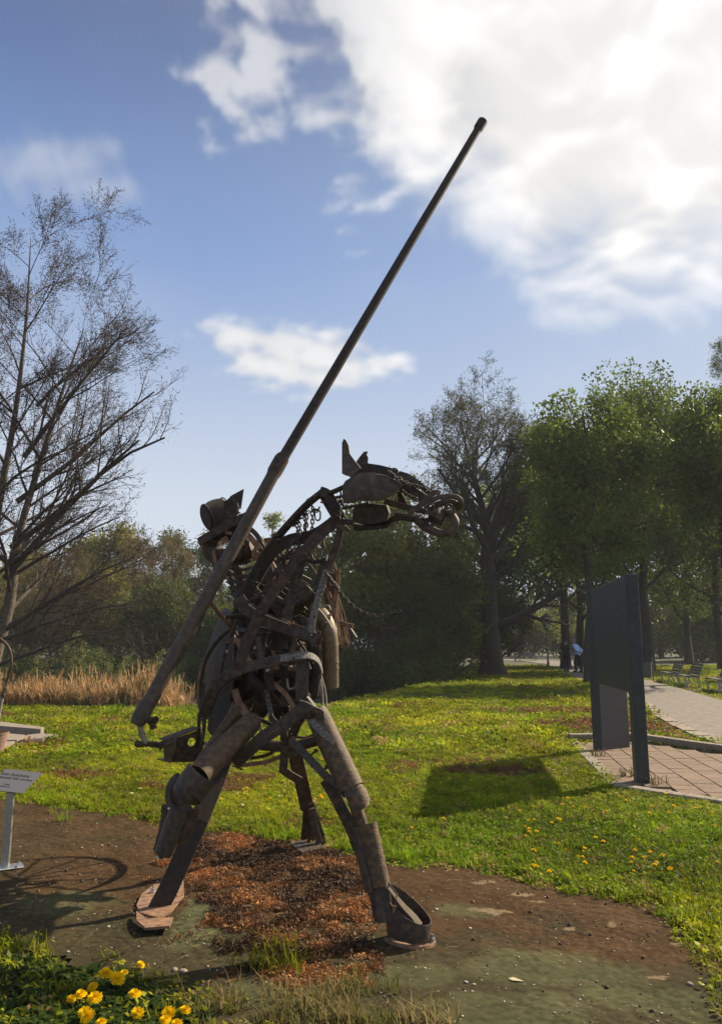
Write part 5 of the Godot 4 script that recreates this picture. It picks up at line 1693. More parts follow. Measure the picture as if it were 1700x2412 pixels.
	for s in [[[[585, 1440, 5.3], [660, 1450, 5.2], [700, 1500, 5.1], [640, 1530, 5.15], [580, 1510, 5.3]], 0.02], [[[560, 1500, 5.5], [600, 1480, 5.4], [615, 1560, 5.35], [600, 1620, 5.4], [560, 1640, 5.5], [548, 1570, 5.5]], 0.02], [[[650, 1580, 5.1], [700, 1584, 5.0], [708, 1640, 5.0], [680, 1650, 5.05], [660, 1620, 5.1]], 0.02], [[[600, 1380, 5.25], [640, 1376, 5.2], [700, 1420, 5.1], [690, 1450, 5.1], [600, 1440, 5.25]], 0.01], [[[725, 1500, 4.95], [752, 1520, 4.92], [756, 1640, 4.95], [736, 1650, 4.98], [722, 1570, 4.98]], 0.01], [[[580, 1560, 5.6], [680, 1570, 5.4], [680, 1612, 5.4], [620, 1606, 5.5], [580, 1600, 5.6]], 0.02], [[[580, 1470, 5.95], [640, 1462, 5.5], [690, 1470, 5.1], [694, 1560, 5.1], [640, 1580, 5.5], [580, 1590, 5.95]], 0.012], [[[520, 1520, 6.0], [560, 1500, 5.7], [600, 1490, 5.4], [604, 1640, 5.4], [556, 1660, 5.7], [520, 1640, 6.0]], 0.012], [[[600, 1340, 5.6], [640, 1330, 5.3], [660, 1400, 5.2], [640, 1440, 5.3], [600, 1430, 5.6]], 0.012], [[[500, 1600, 5.5], [540, 1620, 5.4], [550, 1700, 5.3], [520, 1760, 5.3], [490, 1720, 5.4]], 0.012]]:
		sheet("barrel_plate", M.dark_iron, s[0], s[1])  # plates at the list's end are added, facing the sun to deepen the shadow
	# added ragged sheets facing the sun, gapped to cast the barrel's broken shadow
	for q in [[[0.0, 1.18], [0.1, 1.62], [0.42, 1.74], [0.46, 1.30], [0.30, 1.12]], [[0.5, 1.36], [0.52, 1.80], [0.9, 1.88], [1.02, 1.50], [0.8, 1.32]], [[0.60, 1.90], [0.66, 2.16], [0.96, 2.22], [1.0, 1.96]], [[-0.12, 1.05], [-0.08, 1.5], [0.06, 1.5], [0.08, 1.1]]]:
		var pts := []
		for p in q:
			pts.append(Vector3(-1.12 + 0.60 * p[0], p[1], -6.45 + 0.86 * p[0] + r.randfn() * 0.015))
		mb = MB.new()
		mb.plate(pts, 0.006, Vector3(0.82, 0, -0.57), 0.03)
		part("added_flank_sheet", mb, M.dark_iron, S)
	for g in [[620, 1500, 5.05, 0.11], [590, 1545, 5.2, 0.10], [670, 1520, 4.98, 0.08], [650, 1600, 5.1, 0.09]]:
		mb = MB.new()
		var teeth := []
		var c := at(g[0], g[1], g[2])
		for i in 36:
			var t := TAU * i / 36.0
			var rr: float = g[3] * (1.0 if i % 3 else 0.88)
			teeth.append(c + Vector3(cos(t), sin(t), 0.25 * cos(t)) * rr)
		mb.plate(teeth, 0.03, FACE)
		mb.tube([c + Vector3(0, 0, -0.05), c + Vector3(0, 0, 0.05)], [0.03, 0.03], 12)
		part("gear", mb, M.dark_iron, S)
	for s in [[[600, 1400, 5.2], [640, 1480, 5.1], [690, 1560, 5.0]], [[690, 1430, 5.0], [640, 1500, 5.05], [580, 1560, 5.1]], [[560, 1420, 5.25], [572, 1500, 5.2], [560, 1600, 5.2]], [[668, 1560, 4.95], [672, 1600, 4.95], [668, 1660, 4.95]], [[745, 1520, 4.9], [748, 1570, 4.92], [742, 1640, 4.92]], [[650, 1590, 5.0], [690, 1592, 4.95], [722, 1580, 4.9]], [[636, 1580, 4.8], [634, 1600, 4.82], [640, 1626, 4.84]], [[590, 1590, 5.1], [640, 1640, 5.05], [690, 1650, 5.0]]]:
		rod("barrel_pipe", M.dark_iron, s, 22, 18, 10)
	# loose strips of scrap, bent and welded through one another
	for k in 26:
		var px := r.randf_range(566, 752)
		var py := r.randf_range(1400, 1590)
		var d := r.randf_range(4.88, 5.45)
		var a := r.randf() * TAU
		var l := r.randf_range(28, 80)
		var bend := r.randf_range(16, 40) * (1.0 if r.randf() < 0.5 else -1.0)
		var list := []
		for e in 3:
			var t := e - 1.0
			list.append([px + cos(a) * l * t - sin(a) * bend * (1.0 - t * t), py + sin(a) * l * t + cos(a) * bend * (1.0 - t * t), d + t * r.randf_range(-0.15, 0.15)])
		bar("scrap_strip", [M.iron, M.iron, M.grey_iron, M.iron, M.rust][r.randi() % 5], list, r.randf_range(7, 18), 0.009, Vector3(r.randfn() * 0.6, r.randfn() * 0.6, 1.0))
	for k in 16:
		var px := r.randf_range(592, 740)
		var py := r.randf_range(1300, 1420)
		if px + (py - 1300) * 0.5 < 640: continue
		var a := r.randf_range(0.6, 2.6)
		var l := r.randf_range(24, 60)
		var d := r.randf_range(4.9, 5.25)
		bar("scrap_strip", M.iron, [[px - cos(a) * l, py - sin(a) * l, d], [px + r.randfn() * 8, py, d], [px + cos(a) * l, py + sin(a) * l, d + 0.1]], r.randf_range(6, 13), 0.009, Vector3(r.randfn() * 0.5, r.randfn() * 0.5, 1.0))
	# added strips, flat faces turned to the sun to cast more body shadow
	for k in 24:
		var px := r.randf_range(590, 722)
		var py := r.randf_range(1560, 1690)
		var d := r.randf_range(5.6, 6.25)
		var a := r.randf() * TAU
		var l := r.randf_range(25, 62)
		var bend := r.randf_range(10, 26) * (1.0 if r.randf() < 0.5 else -1.0)
		var list := []
		for e in 3:
			var t := e - 1.0
			list.append([px + cos(a) * l * t * 0.6 - sin(a) * bend * (1.0 - t * t), minf(py + sin(a) * l * t + cos(a) * bend * (1.0 - t * t), 1715.0), d - t * cos(a) * 0.22])
		bar("added_shadow_strip", M.dark_iron, list, r.randf_range(14, 24), 0.008, Vector3(0.82, 0.1, -0.5))
	# the rider's trunk: ribs of bent strip behind the horse's neck
	for k in 7:
		var y := 1316.0 + 15.0 * k
		var x := 560.0 + 4.0 * k
		bar("rider_rib", M.iron, [[x - 40, y - 8, 5.42], [x - 18, y + 8, 5.34], [x + 16, y + 10, 5.3], [x + 46, y - 6, 5.36]], 8, 0.010, Vector3(r.randfn() * 0.3, 0.3, 1.0))
	rod("rider_spine", M.iron, [[548, 1300, 5.5], [560, 1360, 5.52], [574, 1430, 5.5]], 18, 16, 10)
	# weld beads where bars meet
	for k in 70:
		var spot: Array = [[560, 1416, 5.25], [628, 1302, 5.12], [688, 1226, 4.98], [764, 1162, 4.8], [800, 1222, 4.78], [704, 1306, 4.72], [722, 1294, 4.72], [615, 1440, 4.69], [671, 1478, 4.77], [732, 1490, 4.66], [560, 1580, 4.68], [634, 1559, 4.64], [478, 1690, 4.84], [714, 1648, 4.68], [737, 1660, 4.62], [622, 1736, 4.7], [684, 1742, 4.7], [772, 1838, 4.6], [556, 1796, 4.8], [508, 1838, 5.26], [806, 1226, 4.72], [940, 1144, 4.46]][r.randi() % 22]
		var e := MB.new()
		e.ball(at(spot[0] + r.randfn() * 9, spot[1] + r.randfn() * 9, spot[2] - 0.01 + r.randfn() * 0.01), Vector3(r.randf_range(0.006, 0.013), r.randf_range(0.005, 0.009), 0.007), 7, 5)
		part("weld_bead", e, M.iron, S)
	# hip wheel at the back, its shadow falls far to the left
	spoked_wheel(at(593, 1606, 6.64), Vector3(0.86, 0.0, -0.51).normalized(), 0.55, 0.06, 14, 0.1)
	spoked_wheel(at(545, 1606, 5.95), Vector3(0.92, 0.0, -0.39).normalized(), 0.42, 0.05, 12, 0.2)
	bar("rump_bar", M.iron, [[640, 1600, 5.9], [622, 1640, 5.85], [604, 1676, 5.8], [592, 1700, 5.78]], 24, 0.03)
	for b in [[[622, 1560, 6.6], [593, 1606, 6.6]], [[600, 1560, 5.9], [593, 1606, 6.55]], [[580, 1600, 6.0], [592, 1604, 6.6]]]:
		rod("axle_bar", M.iron, b, 14, 12, 8)
	# the rider's far leg: a khaki stove pipe elbow
	mb = MB.new()
	var el := curve(along([[742, 1436, 5.2], [752, 1446, 5.16], [766, 1466, 5.12], [774, 1492, 5.1], [776, 1520, 5.1], [777, 1568, 5.12], [777, 1617, 5.15]]), 3)
	mb.pipe(el, [0.057], 0.004, Vector3(0, 0, 1), 0.0, TAU, 22)
	part("leg_pipe", mb, M.khaki, S)
	for s in [[760, 1456, 763, 1461], [772, 1484, 774, 1490], [777, 1514, 777, 1519], [777, 1557, 777, 1561], [777, 1571, 777, 1575]]:
		mb = MB.new()
		var a := at(s[0], s[1], 5.11)
		var b := at(s[2], s[3], 5.11)
		mb.tube([a, a.lerp(b, 0.5), b], [0.0575, 0.0615, 0.0575], 22, false)
		part("pipe_seam", mb, M.khaki, S)
	rod("rein_rod", M.bright, [[752, 1590, 4.9], [758, 1620, 4.9], [760, 1650, 4.9], [757, 1682, 4.88]], 4.6, 4.2, 8)
	rod("rein_rod", M.bright, [[754, 1586, 4.95], [764, 1620, 4.95], [769, 1656, 4.95], [769, 1692, 4.92]], 4.6, 4.2, 8)
	rod("rein_rod", M.bright, [[738, 1424, 5.0], [760, 1446, 4.98], [776, 1470, 4.98], [782, 1480, 4.98]], 5, 4, 8)
	rod("wire_rod", M.iron, [[754, 1512, 4.86], [757, 1540, 4.9], [754, 1590, 4.9]], 2.6, 2.4, 6)
	bar("pipe_strap", M.bright, [[756, 1432, 4.94], [772, 1426, 4.94], [778, 1438, 4.94]], 5, 0.01)
	# the cloak: bundle of bristle-like iron rods under perforated straps
	for k in 46:
		var f := k / 45.0
		var a := at(786 + r.randf() * 8, 1372 + r.randf() * 60, 5.2 + f * 0.1)
		var b := at(lerpf(786, 824, f) + r.randfn() * 3, lerpf(1460, 1540, r.randf() * 0.4 + 0.6) - absf(f - 0.6) * 40.0, 5.16 + f * 0.1)
		mb = MB.new()
		mb.tube([a, a.lerp(b, 0.5) + Vector3(r.randfn(), 0, r.randfn()) * 0.005, b], [0.0055, 0.005, 0.003], 5)
		part("bristle", mb, M.bristle, S)
	for s in [[[[767, 1386, 5.1], [775, 1404, 5.1], [784, 1424, 5.1]], 12], [[[795, 1342, 5.12], [796, 1370, 5.12], [790, 1410, 5.1], [785, 1448, 5.1]], 11], [[[799, 1466, 5.05], [815, 1471, 5.04], [832, 1475, 5.03]], 11], [[[776, 1376, 5.08], [800, 1374, 5.08]], 10]]:
		bar("cloak_strap", M.foot, s[0], s[1], 0.008)
	bar("cloak_strap", M.foot, [[782, 1320, 5.16], [790, 1340, 5.15], [797, 1372, 5.14]], 7, 0.008)
	bar("cloak_strap", M.bright, [[824, 1478, 5.1], [832, 1490, 5.1], [840, 1502, 5.1]], 4, 0.01)
	bolts([[803, 1468, 5.03], [810, 1471, 5.02], [824, 1474, 5.01], [776, 1390, 5.08], [780, 1412, 5.08], [790, 1376, 5.09], [788, 1430, 5.08]], 0.008)
	sheet("cloak_plate", M.iron, [[776, 1350, 5.24], [792, 1352, 5.22], [790, 1400, 5.2], [770, 1430, 5.2], [762, 1390, 5.22]], 0.01)

func sculpture_legs() -> void:
	# the hip joint and pelvis
	bar("hip_bar", M.iron, [[734, 1652, 4.66], [700, 1680, 4.68], [660, 1712, 4.7], [622, 1736, 4.72], [588, 1766, 4.76], [556, 1796, 4.82]], 30, 0.05)
	bar("hip_bar", M.iron, [[722, 1672, 4.78], [700, 1706, 4.8], [686, 1740, 4.82], [672, 1764, 4.84]], 20, 0.04)
	rod("pelvis_pipe", M.iron, [[604, 1752, 4.82], [640, 1756, 4.82], [690, 1758, 4.8], [748, 1744, 4.78]], 26, 24, 12)
	bar("pelvis_strap", M.grey_iron, [[690, 1734, 4.86], [720, 1738, 4.85], [744, 1728, 4.84]], 6, 0.014)
	bar("belly_strap", M.foot, [[554, 1804, 4.95], [590, 1800, 4.95], [630, 1794, 4.95], [664, 1780, 4.95]], 11, 0.012, Vector3(0, 0.8, 0.6))
	bar("belly_strap", M.iron, [[590, 1786, 4.98], [630, 1778, 4.98], [664, 1756, 4.98]], 8, 0.014)
	bar("belly_bracket", M.iron, [[672, 1750, 4.78], [669, 1790, 4.8], [667, 1818, 4.82]], 19, 0.016, FACE, false)
	bar("belly_bracket", M.iron, [[664, 1812, 4.82], [684, 1826, 4.9], [706, 1838, 5.0]], 18, 0.016, FACE, false)
	bar("stay_bar", M.iron, [[684, 1742, 4.72], [712, 1770, 4.68], [745, 1805, 4.64], [772, 1832, 4.62], [800, 1852, 4.60], [816, 1874, 4.6]], 17, 0.026)
	for b in [[728, 1782, 744, 1768], [760, 1820, 769, 1806]]:
		var mb := MB.new()
		var p := at(b[0], b[1], 4.66)
		var q := at(b[2], b[3], 4.64)
		mb.tube([p, q], [0.007, 0.007], 8)
		mb.ball(q, Vector3.ONE * 0.013, 10, 6)
		part("bolt", mb, M.iron, S)
	bar("cross_bar", M.iron, [[604, 1690, 5.0], [624, 1700, 5.0], [646, 1710, 5.0]], 9, 0.014)
	bar("cross_bar", M.iron, [[636, 1686, 5.0], [650, 1704, 4.98], [660, 1724, 4.96]], 12, 0.014)
	bar("cross_bar", M.iron, [[668, 1690, 4.9], [668, 1720, 4.9], [670, 1750, 4.88]], 18, 0.02)
	sheet("hip_cap", M.iron, [[704, 1648, 4.66], [718, 1652, 4.65], [738, 1662, 4.64], [762, 1672, 4.64], [764, 1690, 4.64], [756, 1694, 4.65], [742, 1686, 4.65], [726, 1694, 4.66], [704, 1690, 4.67]], 0.012, 0.012)
	bar("hip_edge", M.bright, [[708, 1650, 4.64], [722, 1654, 4.63], [740, 1664, 4.62], [756, 1671, 4.62]], 3, 0.014)
	for b in [[741, 1678, 4.6], [757, 1678, 4.6]]:
		var mb := MB.new()
		mb.ring(at(b[0], b[1], b[2]), FACE.normalized(), 0.010, 0.005, 12, 6)
		part("nut", mb, M.iron, S)

	# right foreleg, planted: pipe thigh, knee cap, shin guard, flat inner bar, hoof
	var mb := MB.new()
	mb.pipe(along([[744, 1678, 4.74], [752, 1694, 4.72], [792, 1780, 4.66], [828, 1858, 4.6]]), [0.066, 0.071, 0.072, 0.072], 0.006, Vector3(0, 0, 1), 0.0, TAU, 28)
	part("thigh_pipe", mb, M.pipe, S)
	sheet("thigh_plate", M.pitted, [[722, 1696, 4.64], [740, 1694, 4.64], [788, 1740, 4.59], [785, 1754, 4.59], [766, 1742, 4.60], [744, 1722, 4.62]], 0.006)
	bar("thigh_strap", M.iron, [[768, 1684, 4.76], [780, 1700, 4.78], [786, 1722, 4.78]], 8, 0.014)
	mb = MB.new()
	mb.pipe(along([[824, 1852, 4.6], [836, 1872, 4.585], [846, 1896, 4.575], [850, 1904, 4.575]]), [0.055, 0.072, 0.068, 0.050], 0.006, Vector3(0.6, 0.3, 0.7), -1.9, 1.5, 18)
	part("knee_guard", mb, M.pipe, S)
	bar("knee_band", M.iron, [[812, 1872, 4.53], [826, 1872, 4.52], [840, 1862, 4.53], [846, 1852, 4.55]], 11, 0.01)
	rod("shin_rod", M.pipe, [[838, 1896, 4.6], [848, 1924, 4.6], [858, 1960, 4.6]], 26, 24, 14)
	rod("shin_rod", M.iron, [[826, 1890, 4.64], [836, 1916, 4.64], [842, 1950, 4.64]], 16, 14, 10)
	mb = MB.new()
	mb.pipe(along([[865, 1938, 4.6], [874, 1980, 4.59], [897, 2086, 4.56]]), [0.052, 0.053, 0.053], 0.005, Vector3(0.35, 0, 0.94), -2.0, 1.75, 22)
	part("shin_guard", mb, M.pipe, S)
	mb = MB.new()
	mb.pipe(along([[846, 1946, 4.64], [864, 2030, 4.6], [880, 2098, 4.57]]), [0.05], 0.005, Vector3(-0.6, 0, 0.8), -0.6, 1.2, 10)
	part("shin_guard", mb, M.iron, S)
	bar("leg_bar", M.iron, [[766, 1836, 4.68], [790, 1876, 4.66], [817, 1930, 4.65], [842, 1984, 4.63]], 27, 0.016, FACE, false)
	bar("leg_bar", M.iron, [[838, 1972, 4.64], [873, 2040, 4.6], [896, 2090, 4.57], [906, 2150, 4.55], [910, 2172, 4.54]], 36, 0.02, FACE, false)
	bar("leg_bar", M.iron, [[880, 2080, 4.6], [892, 2130, 4.58], [900, 2170, 4.56]], 34, 0.02, Vector3(-0.3, 0, 1), false)
	hoof()

	# left foreleg, raised: two pipes, a cut sleeve at the knee, a hanging shin of half pipes
	mb = MB.new()
	mb.pipe(along([[594, 1700, 4.86], [580, 1714, 4.83], [528, 1764, 4.68], [468, 1828, 4.50]]), [0.062, 0.067, 0.069, 0.070], 0.005, Vector3(0, 0.4, 1), 0.0, TAU, 28)
	part("thigh_pipe", mb, M.pipe, S)
	mb = MB.new()
	mb.ball(at(592, 1702, 4.87), Vector3.ONE * 0.061, 18, 12)
	part("hip_ball", mb, M.pipe, S)
	mb = MB.new()
	mb.tube(along([[560, 1668, 4.95], [530, 1712, 4.86], [494, 1764, 4.7], [462, 1810, 4.56]]), [0.036, 0.034, 0.032, 0.028], 14)
	part("thigh_pipe", mb, M.pipe, S)
	rod("thigh_rod", M.iron, [[566, 1660, 5.0], [540, 1720, 4.95], [520, 1760, 4.9]], 40, 30, 10)
	mb = MB.new()
	mb.pipe(along([[475, 1822, 4.43], [456, 1847, 4.42], [437, 1870, 4.43]]), [0.090, 0.088, 0.084], 0.006, Vector3(0.1, 0.3, 0.95), -1.75, 1.9, 24)
	part("knee_guard", mb, M.iron, S)
	mb = MB.new()
	mb.pipe(along([[470, 1842, 4.45], [458, 1858, 4.42], [446, 1874, 4.4]]), [0.075], 0.006, Vector3(0, 0.5, 1), 0.0, TAU, 22)
	part("knee_sleeve", mb, M.iron, S)
	bar("knee_hook", M.iron, [[424, 1826, 4.44], [409, 1836, 4.43], [398, 1858, 4.42], [397, 1884, 4.41], [407, 1902, 4.4], [424, 1908, 4.39], [446, 1898, 4.36]], 15, 0.012, Vector3(-0.3, 0.1, 1))
	sheet("knee_plate", M.iron, [[396, 1852, 4.44], [410, 1846, 4.43], [428, 1872, 4.41], [452, 1902, 4.39], [446, 1912, 4.39], [420, 1910, 4.41], [402, 1896, 4.43]], 0.008, 0.015)
	mb = MB.new()
	mb.pipe(along([[424, 1902, 4.42], [404, 1958, 4.42], [384, 2012, 4.42]]), [0.052, 0.052, 0.048], 0.005, Vector3(-0.3, 0, 0.95), -1.8, 1.7, 20)
	part("shin_guard", mb, M.iron, S)
	mb = MB.new()
	mb.pipe(along([[452, 1898, 4.48], [436, 1946, 4.48], [420, 1984, 4.48]]), [0.05, 0.05, 0.044], 0.005, Vector3(0.3, 0, 0.95), -1.8, 1.7, 18)
	part("shin_guard", mb, M.iron, S)
	bar("shin_strap", M.grey_iron, [[390, 1898, 4.46], [388, 1930, 4.46], [380, 1970, 4.46], [370, 2004, 4.46]], 18, 0.012)
	bar("shin_strap", M.iron, [[384, 1902, 4.45], [396, 1900, 4.44], [404, 1906, 4.44]], 12, 0.02)
	rod("hoof_tip", M.iron, [[384, 1990, 4.44], [380, 2010, 4.44], [382, 2022, 4.44]], 22, 8, 12)
	bolts([[372, 2020, 4.42], [398, 1904, 4.38]], 0.006, M.zinc)

	# left hind leg: a long flat bar down to a base plate
	bar("leg_bar", M.dark_iron, [[556, 1680, 5.5], [528, 1780, 5.4], [508, 1838, 5.3], [470, 1930, 5.2], [398, 2092, 5.1], [362, 2162, 5.06]], 40, 0.022, Vector3(0.25, 0, 1), false)
	bar("leg_bar", M.dark_iron, [[516, 1820, 5.34], [492, 1870, 5.28], [452, 1966, 5.2], [432, 2040, 5.14]], 26, 0.02, Vector3(0.6, 0, 0.8), false)
	foot_plate([[330, 2152], [322, 2134], [334, 2108], [362, 2086], [432, 2064], [434, 2110], [402, 2150], [372, 2164]], 0.028, M.foot)
	foot_plate([[322, 2148], [345, 2166], [408, 2163], [400, 2184], [342, 2188], [322, 2170]], 0.045, M.foot)
	bar("foot_rim", M.iron, [[322, 2140, 5.08], [320, 2158, 5.04], [334, 2172, 4.99], [356, 2170, 4.98]], 12, 0.012)
	stud(361, 2104, 0.03)

	# right hind leg, farthest back
	bar("leg_bar", M.iron, [[690, 1750, 6.25], [700, 1800, 6.35], [712, 1850, 6.45], [724, 1904, 6.55]], 32, 0.03, FACE, false)
	bar("leg_bar", M.iron, [[662, 1700, 6.2], [676, 1740, 6.2], [692, 1780, 6.25]], 26, 0.03, FACE, false)
	for s in [[[722, 1880, 6.5], [720, 1930, 6.56], [716, 1976, 6.62]], [[728, 1884, 6.5], [734, 1936, 6.58], [732, 1980, 6.64]], [[732, 1892, 6.48], [744, 1930, 6.54], [756, 1966, 6.58], [760, 1990, 6.58]], [[734, 1904, 6.46], [740, 1944, 6.5], [752, 1984, 6.54]], [[722, 1892, 6.54], [728, 1930, 6.6], [742, 1976, 6.66]]]:
		bar("hoof_tine", M.iron, s, 15, 0.02, Vector3(0.2, 0, 1))
	foot_plate([[684, 1986], [700, 1976], [760, 1972], [764, 1962], [790, 1984], [764, 2000], [712, 2006]], 0.02, M.foot)
	foot_plate([[684, 1990], [702, 1982], [752, 1984], [762, 1998], [712, 2010]], 0.035, M.iron)

	# the rider's near foot: a cut exhaust box with a round hole
	stirrup_box()

func foot_plate(list: Array, h: float, mat: Material) -> void:
	var mb := MB.new()
	var pts := []
	for p in list:
		pts.append(on_ground(p[0], p[1], h) + Vector3(0, 0.0, 0))
	mb.plate(pts, 0.014, Vector3.UP)
	part("base_plate", mb, mat, S)

func stud(x: float, y: float, h: float) -> void:
	var p := on_ground(x, y, h)
	var mb := MB.new()
	mb.tube([p, p + Vector3.UP * 0.012], [0.020, 0.020], 12)
	mb.tube([p + Vector3.UP * 0.012, p + Vector3.UP * 0.030], [0.013, 0.013], 6)
	mb.tube([p + Vector3.UP * 0.03, p + Vector3.UP * 0.050], [0.006, 0.006], 8)
	part("anchor_nut", mb, M.zinc, S)

func hoof() -> void:
	var h := Node3D.new()
	h.name = numbered("hoof", S)
	S.add_child(h, true)
	h.transform = S.global_transform.affine_inverse()
	# a band bent to a horseshoe: open at the back, highest at the heel
	var c := on_ground(963, 2220) + Vector3(0, 0, 0)
	var fwd := Vector3(0.80, 0, 0.60).normalized()
	var side := fwd.cross(Vector3.UP)
	var mb := MB.new()
	var n := 30
	var ring := []
	for i in n + 1:
		var t := lerpf(-2.75, 2.75, float(i) / n)
		var d := fwd * cos(t) * 0.135 + side * sin(t) * 0.098
		var back := clampf(0.5 - 0.5 * cos(t), 0.0, 1.0)
		ring.append([c + d * 0.97 + Vector3.UP * 0.035, c + d + Vector3.UP * lerpf(0.118, 0.275, pow(back, 1.2)) + fwd * -0.03 * back, d.normalized()])
	for i in n:
		var a: Array = ring[i]
		var b: Array = ring[i + 1]
		var w := 0.006
		mb.quad_n(a[0], b[0], b[1], a[1], a[2], b[2], b[2], a[2])
		mb.quad_n(a[0] - a[2] * w, b[0] - b[2] * w, b[1] - b[2] * w, a[1] - a[2] * w, -a[2], -b[2], -b[2], -a[2])
		mb.quad(a[1], b[1], b[1] - b[2] * w, a[1] - a[2] * w, Vector3.UP)
		mb.quad(a[0], b[0], b[0] - b[2] * w, a[0] - a[2] * w, Vector3.DOWN)
	part("hoof_band", mb, M.iron, h)
	# tongue plate inside, bent down from the fetlock
	mb = MB.new()
	mb.strap(curve(along([[915, 2092, 4.55], [931, 2112, 4.54], [951, 2136, 4.53], [974, 2160, 4.515], [988, 2180, 4.50]]), 4), 0.030, 0.008, Vector3(0.55, 0.7, 0.4), 2.1)
	part("hoof_tongue", mb, M.worn, h)
	mb = MB.new()
	mb.ring(at(922, 2098, 4.47), Vector3(0.6, 0.55, 0.55).normalized(), 0.024, 0.007, 4, 4, Vector3(0.014, -0.022, 0))
	part("hoof_loop", mb, M.worn, h)
	mb = MB.new()
	var tri := along([[922, 2132, 4.40], [934, 2134, 4.40], [927, 2153, 4.40]])
	mb.plate(tri, 0.004, FACE)
	part("hoof_gusset", mb, M.foot, h)
	# the shoe, with nail holes shown as dark studs
	mb = MB.new()
	var out := []
	var inn := []
	for i in 21:
		var t := lerpf(-2.3, 2.3, i / 20.0)
		var d := fwd * cos(t) * 0.155 + side * sin(t) * 0.115
		out.append(c + d + Vector3.UP * 0.026)
		inn.append(c + d * 0.70 + Vector3.UP * 0.026)
	for i in 20:
		mb.quad(out[i], out[i + 1], inn[i + 1], inn[i], Vector3.UP)
		mb.quad(out[i], out[i + 1], out[i + 1] - Vector3.UP * 0.016, out[i] - Vector3.UP * 0.016, (out[i] - c).normalized())
		mb.quad(inn[i], inn[i + 1], inn[i + 1] - Vector3.UP * 0.016, inn[i] - Vector3.UP * 0.016, (c - inn[i]).normalized())
	part("horseshoe", mb, M.foot, h)
	mb = MB.new()
	for i in [6, 8, 10, 12, 14]:
		var p: Vector3 = (out[i] as Vector3).lerp(inn[i], 0.35)
		mb.tube([p - Vector3.UP * 0.004, p + Vector3.UP * 0.002], [0.006, 0.006], 8)
	part("shoe_nails", mb, M.dark, h)
	stud(1018, 2224, 0.012)

func stirrup_box() -> void:
	# a cut iron box; its flank is a plate with an oval hole right through
	var a := at(388, 1770, 4.80)
	var b := at(470, 1762, 4.94)
	var x := (b - a).normalized()
	var z := x.cross(Vector3.UP).normalized() * -1.0
	z = (z + Vector3(0, 0.1, 0)).normalized()
	var y := z.cross(x).normalized()
	if y.y < 0.0: y = -y
	z = x.cross(y)
	var base := Transform3D(Basis(x, y, z), a)
	var root := CSGPolygon3D.new()
	root.polygon = PackedVector2Array([Vector2(0.01, -0.062), Vector2(0.12, -0.075), Vector2(0.235, -0.082), Vector2(0.23, 0.112), Vector2(0.14, 0.088), Vector2(0.075, 0.072), Vector2(0.012, 0.055)])
	root.depth = 0.008
	var hole := CSGCylinder3D.new()
	hole.radius = 0.026
	hole.height = 0.5
	hole.sides = 20
	hole.rotation.x = PI / 2
	hole.position = Vector3(0.172, 0.040, 0)
	hole.operation = CSGShape3D.OPERATION_SUBTRACTION
	root.add_child(hole)
	root.material = M.iron
	root.name = numbered("stirrup_plate", S)
	S.add_child(root, true)
	root.transform = S.global_transform.affine_inverse() * base
	var mb := MB.new()
	mb.strap([base * Vector3(0.012, 0.056, -0.06), base * Vector3(0.14, 0.090, -0.06), base * Vector3(0.23, 0.114, -0.06)], 0.12, 0.006, Vector3.UP)
	part("stirrup_top", mb, M.iron, S)
	mb = MB.new()
	mb.strap([base * Vector3(0.01, -0.064, -0.06), base * Vector3(0.235, -0.084, -0.06)], 0.12, 0.006, Vector3.DOWN)
	part("stirrup_sole", mb, M.iron, S)
	sheet("stirrup_cap", M.pipe, [[386, 1748, 4.78], [404, 1738, 4.765], [416, 1736, 4.765], [414, 1764, 4.77], [402, 1797, 4.79], [388, 1792, 4.80]], 0.008)
	bar("stirrup_flap", M.grey_iron, [[374, 1760, 4.79], [392, 1748, 4.78], [416, 1738, 4.76]], 18, 0.008, Vector3(0, 0.5, 0.85))
	bar("stirrup_tab", M.bright, [[477, 1752, 4.92], [487, 1752, 4.92]], 9, 0.006)

# ------------------------------------------------------------------ furniture of the park
func make_pillar() -> void:
	var near := Vector3(3.27, 0, -9.46)
	var t := thing("information_pillar", near, "tall slate coloured steel information pillar on two unequal feet", "information pillar")
	var dir := Vector3(0.37, 0, -2.9).normalized()
	var b := Basis(dir.cross(Vector3.UP) * -1.0, Vector3.UP, -dir).orthonormalized()
	var mb := MB.new()
	bevel_box(mb, near + Vector3(0, 1.22, 0), Vector3(0.145, 2.46, 0.20), b)
	part("post", mb, M.slate, t)
	mb = MB.new()
	bevel_box(mb, near + dir * 1.53 + Vector3(0.0, 1.745, 0), Vector3(0.06, 1.42, 2.86), b)
	part("panel", mb, M.slate, t)
	var f := Vector3(0.80, 0, -0.60).normalized()
	var b2 := Basis(f, Vector3.UP, f.cross(Vector3.UP)).orthonormalized()
	mb = MB.new()
	bevel_box(mb, Vector3(3.64, 0, -12.16) + f * 0.35 + f.cross(Vector3.UP) * -0.09 + Vector3(0, 1.23, 0), Vector3(0.70, 2.48, 0.17), b2)
	part("slab", mb, M.slate, t)
	for k in 3:
		mb = MB.new()
		mb.bolt(near + dir * (0.03) + Vector3(0, 1.25 + 0.45 * k, 0) + b.x * -0.075, -b.x, 0.012, 0.006)
		part("bolt", mb, M.slate, t)

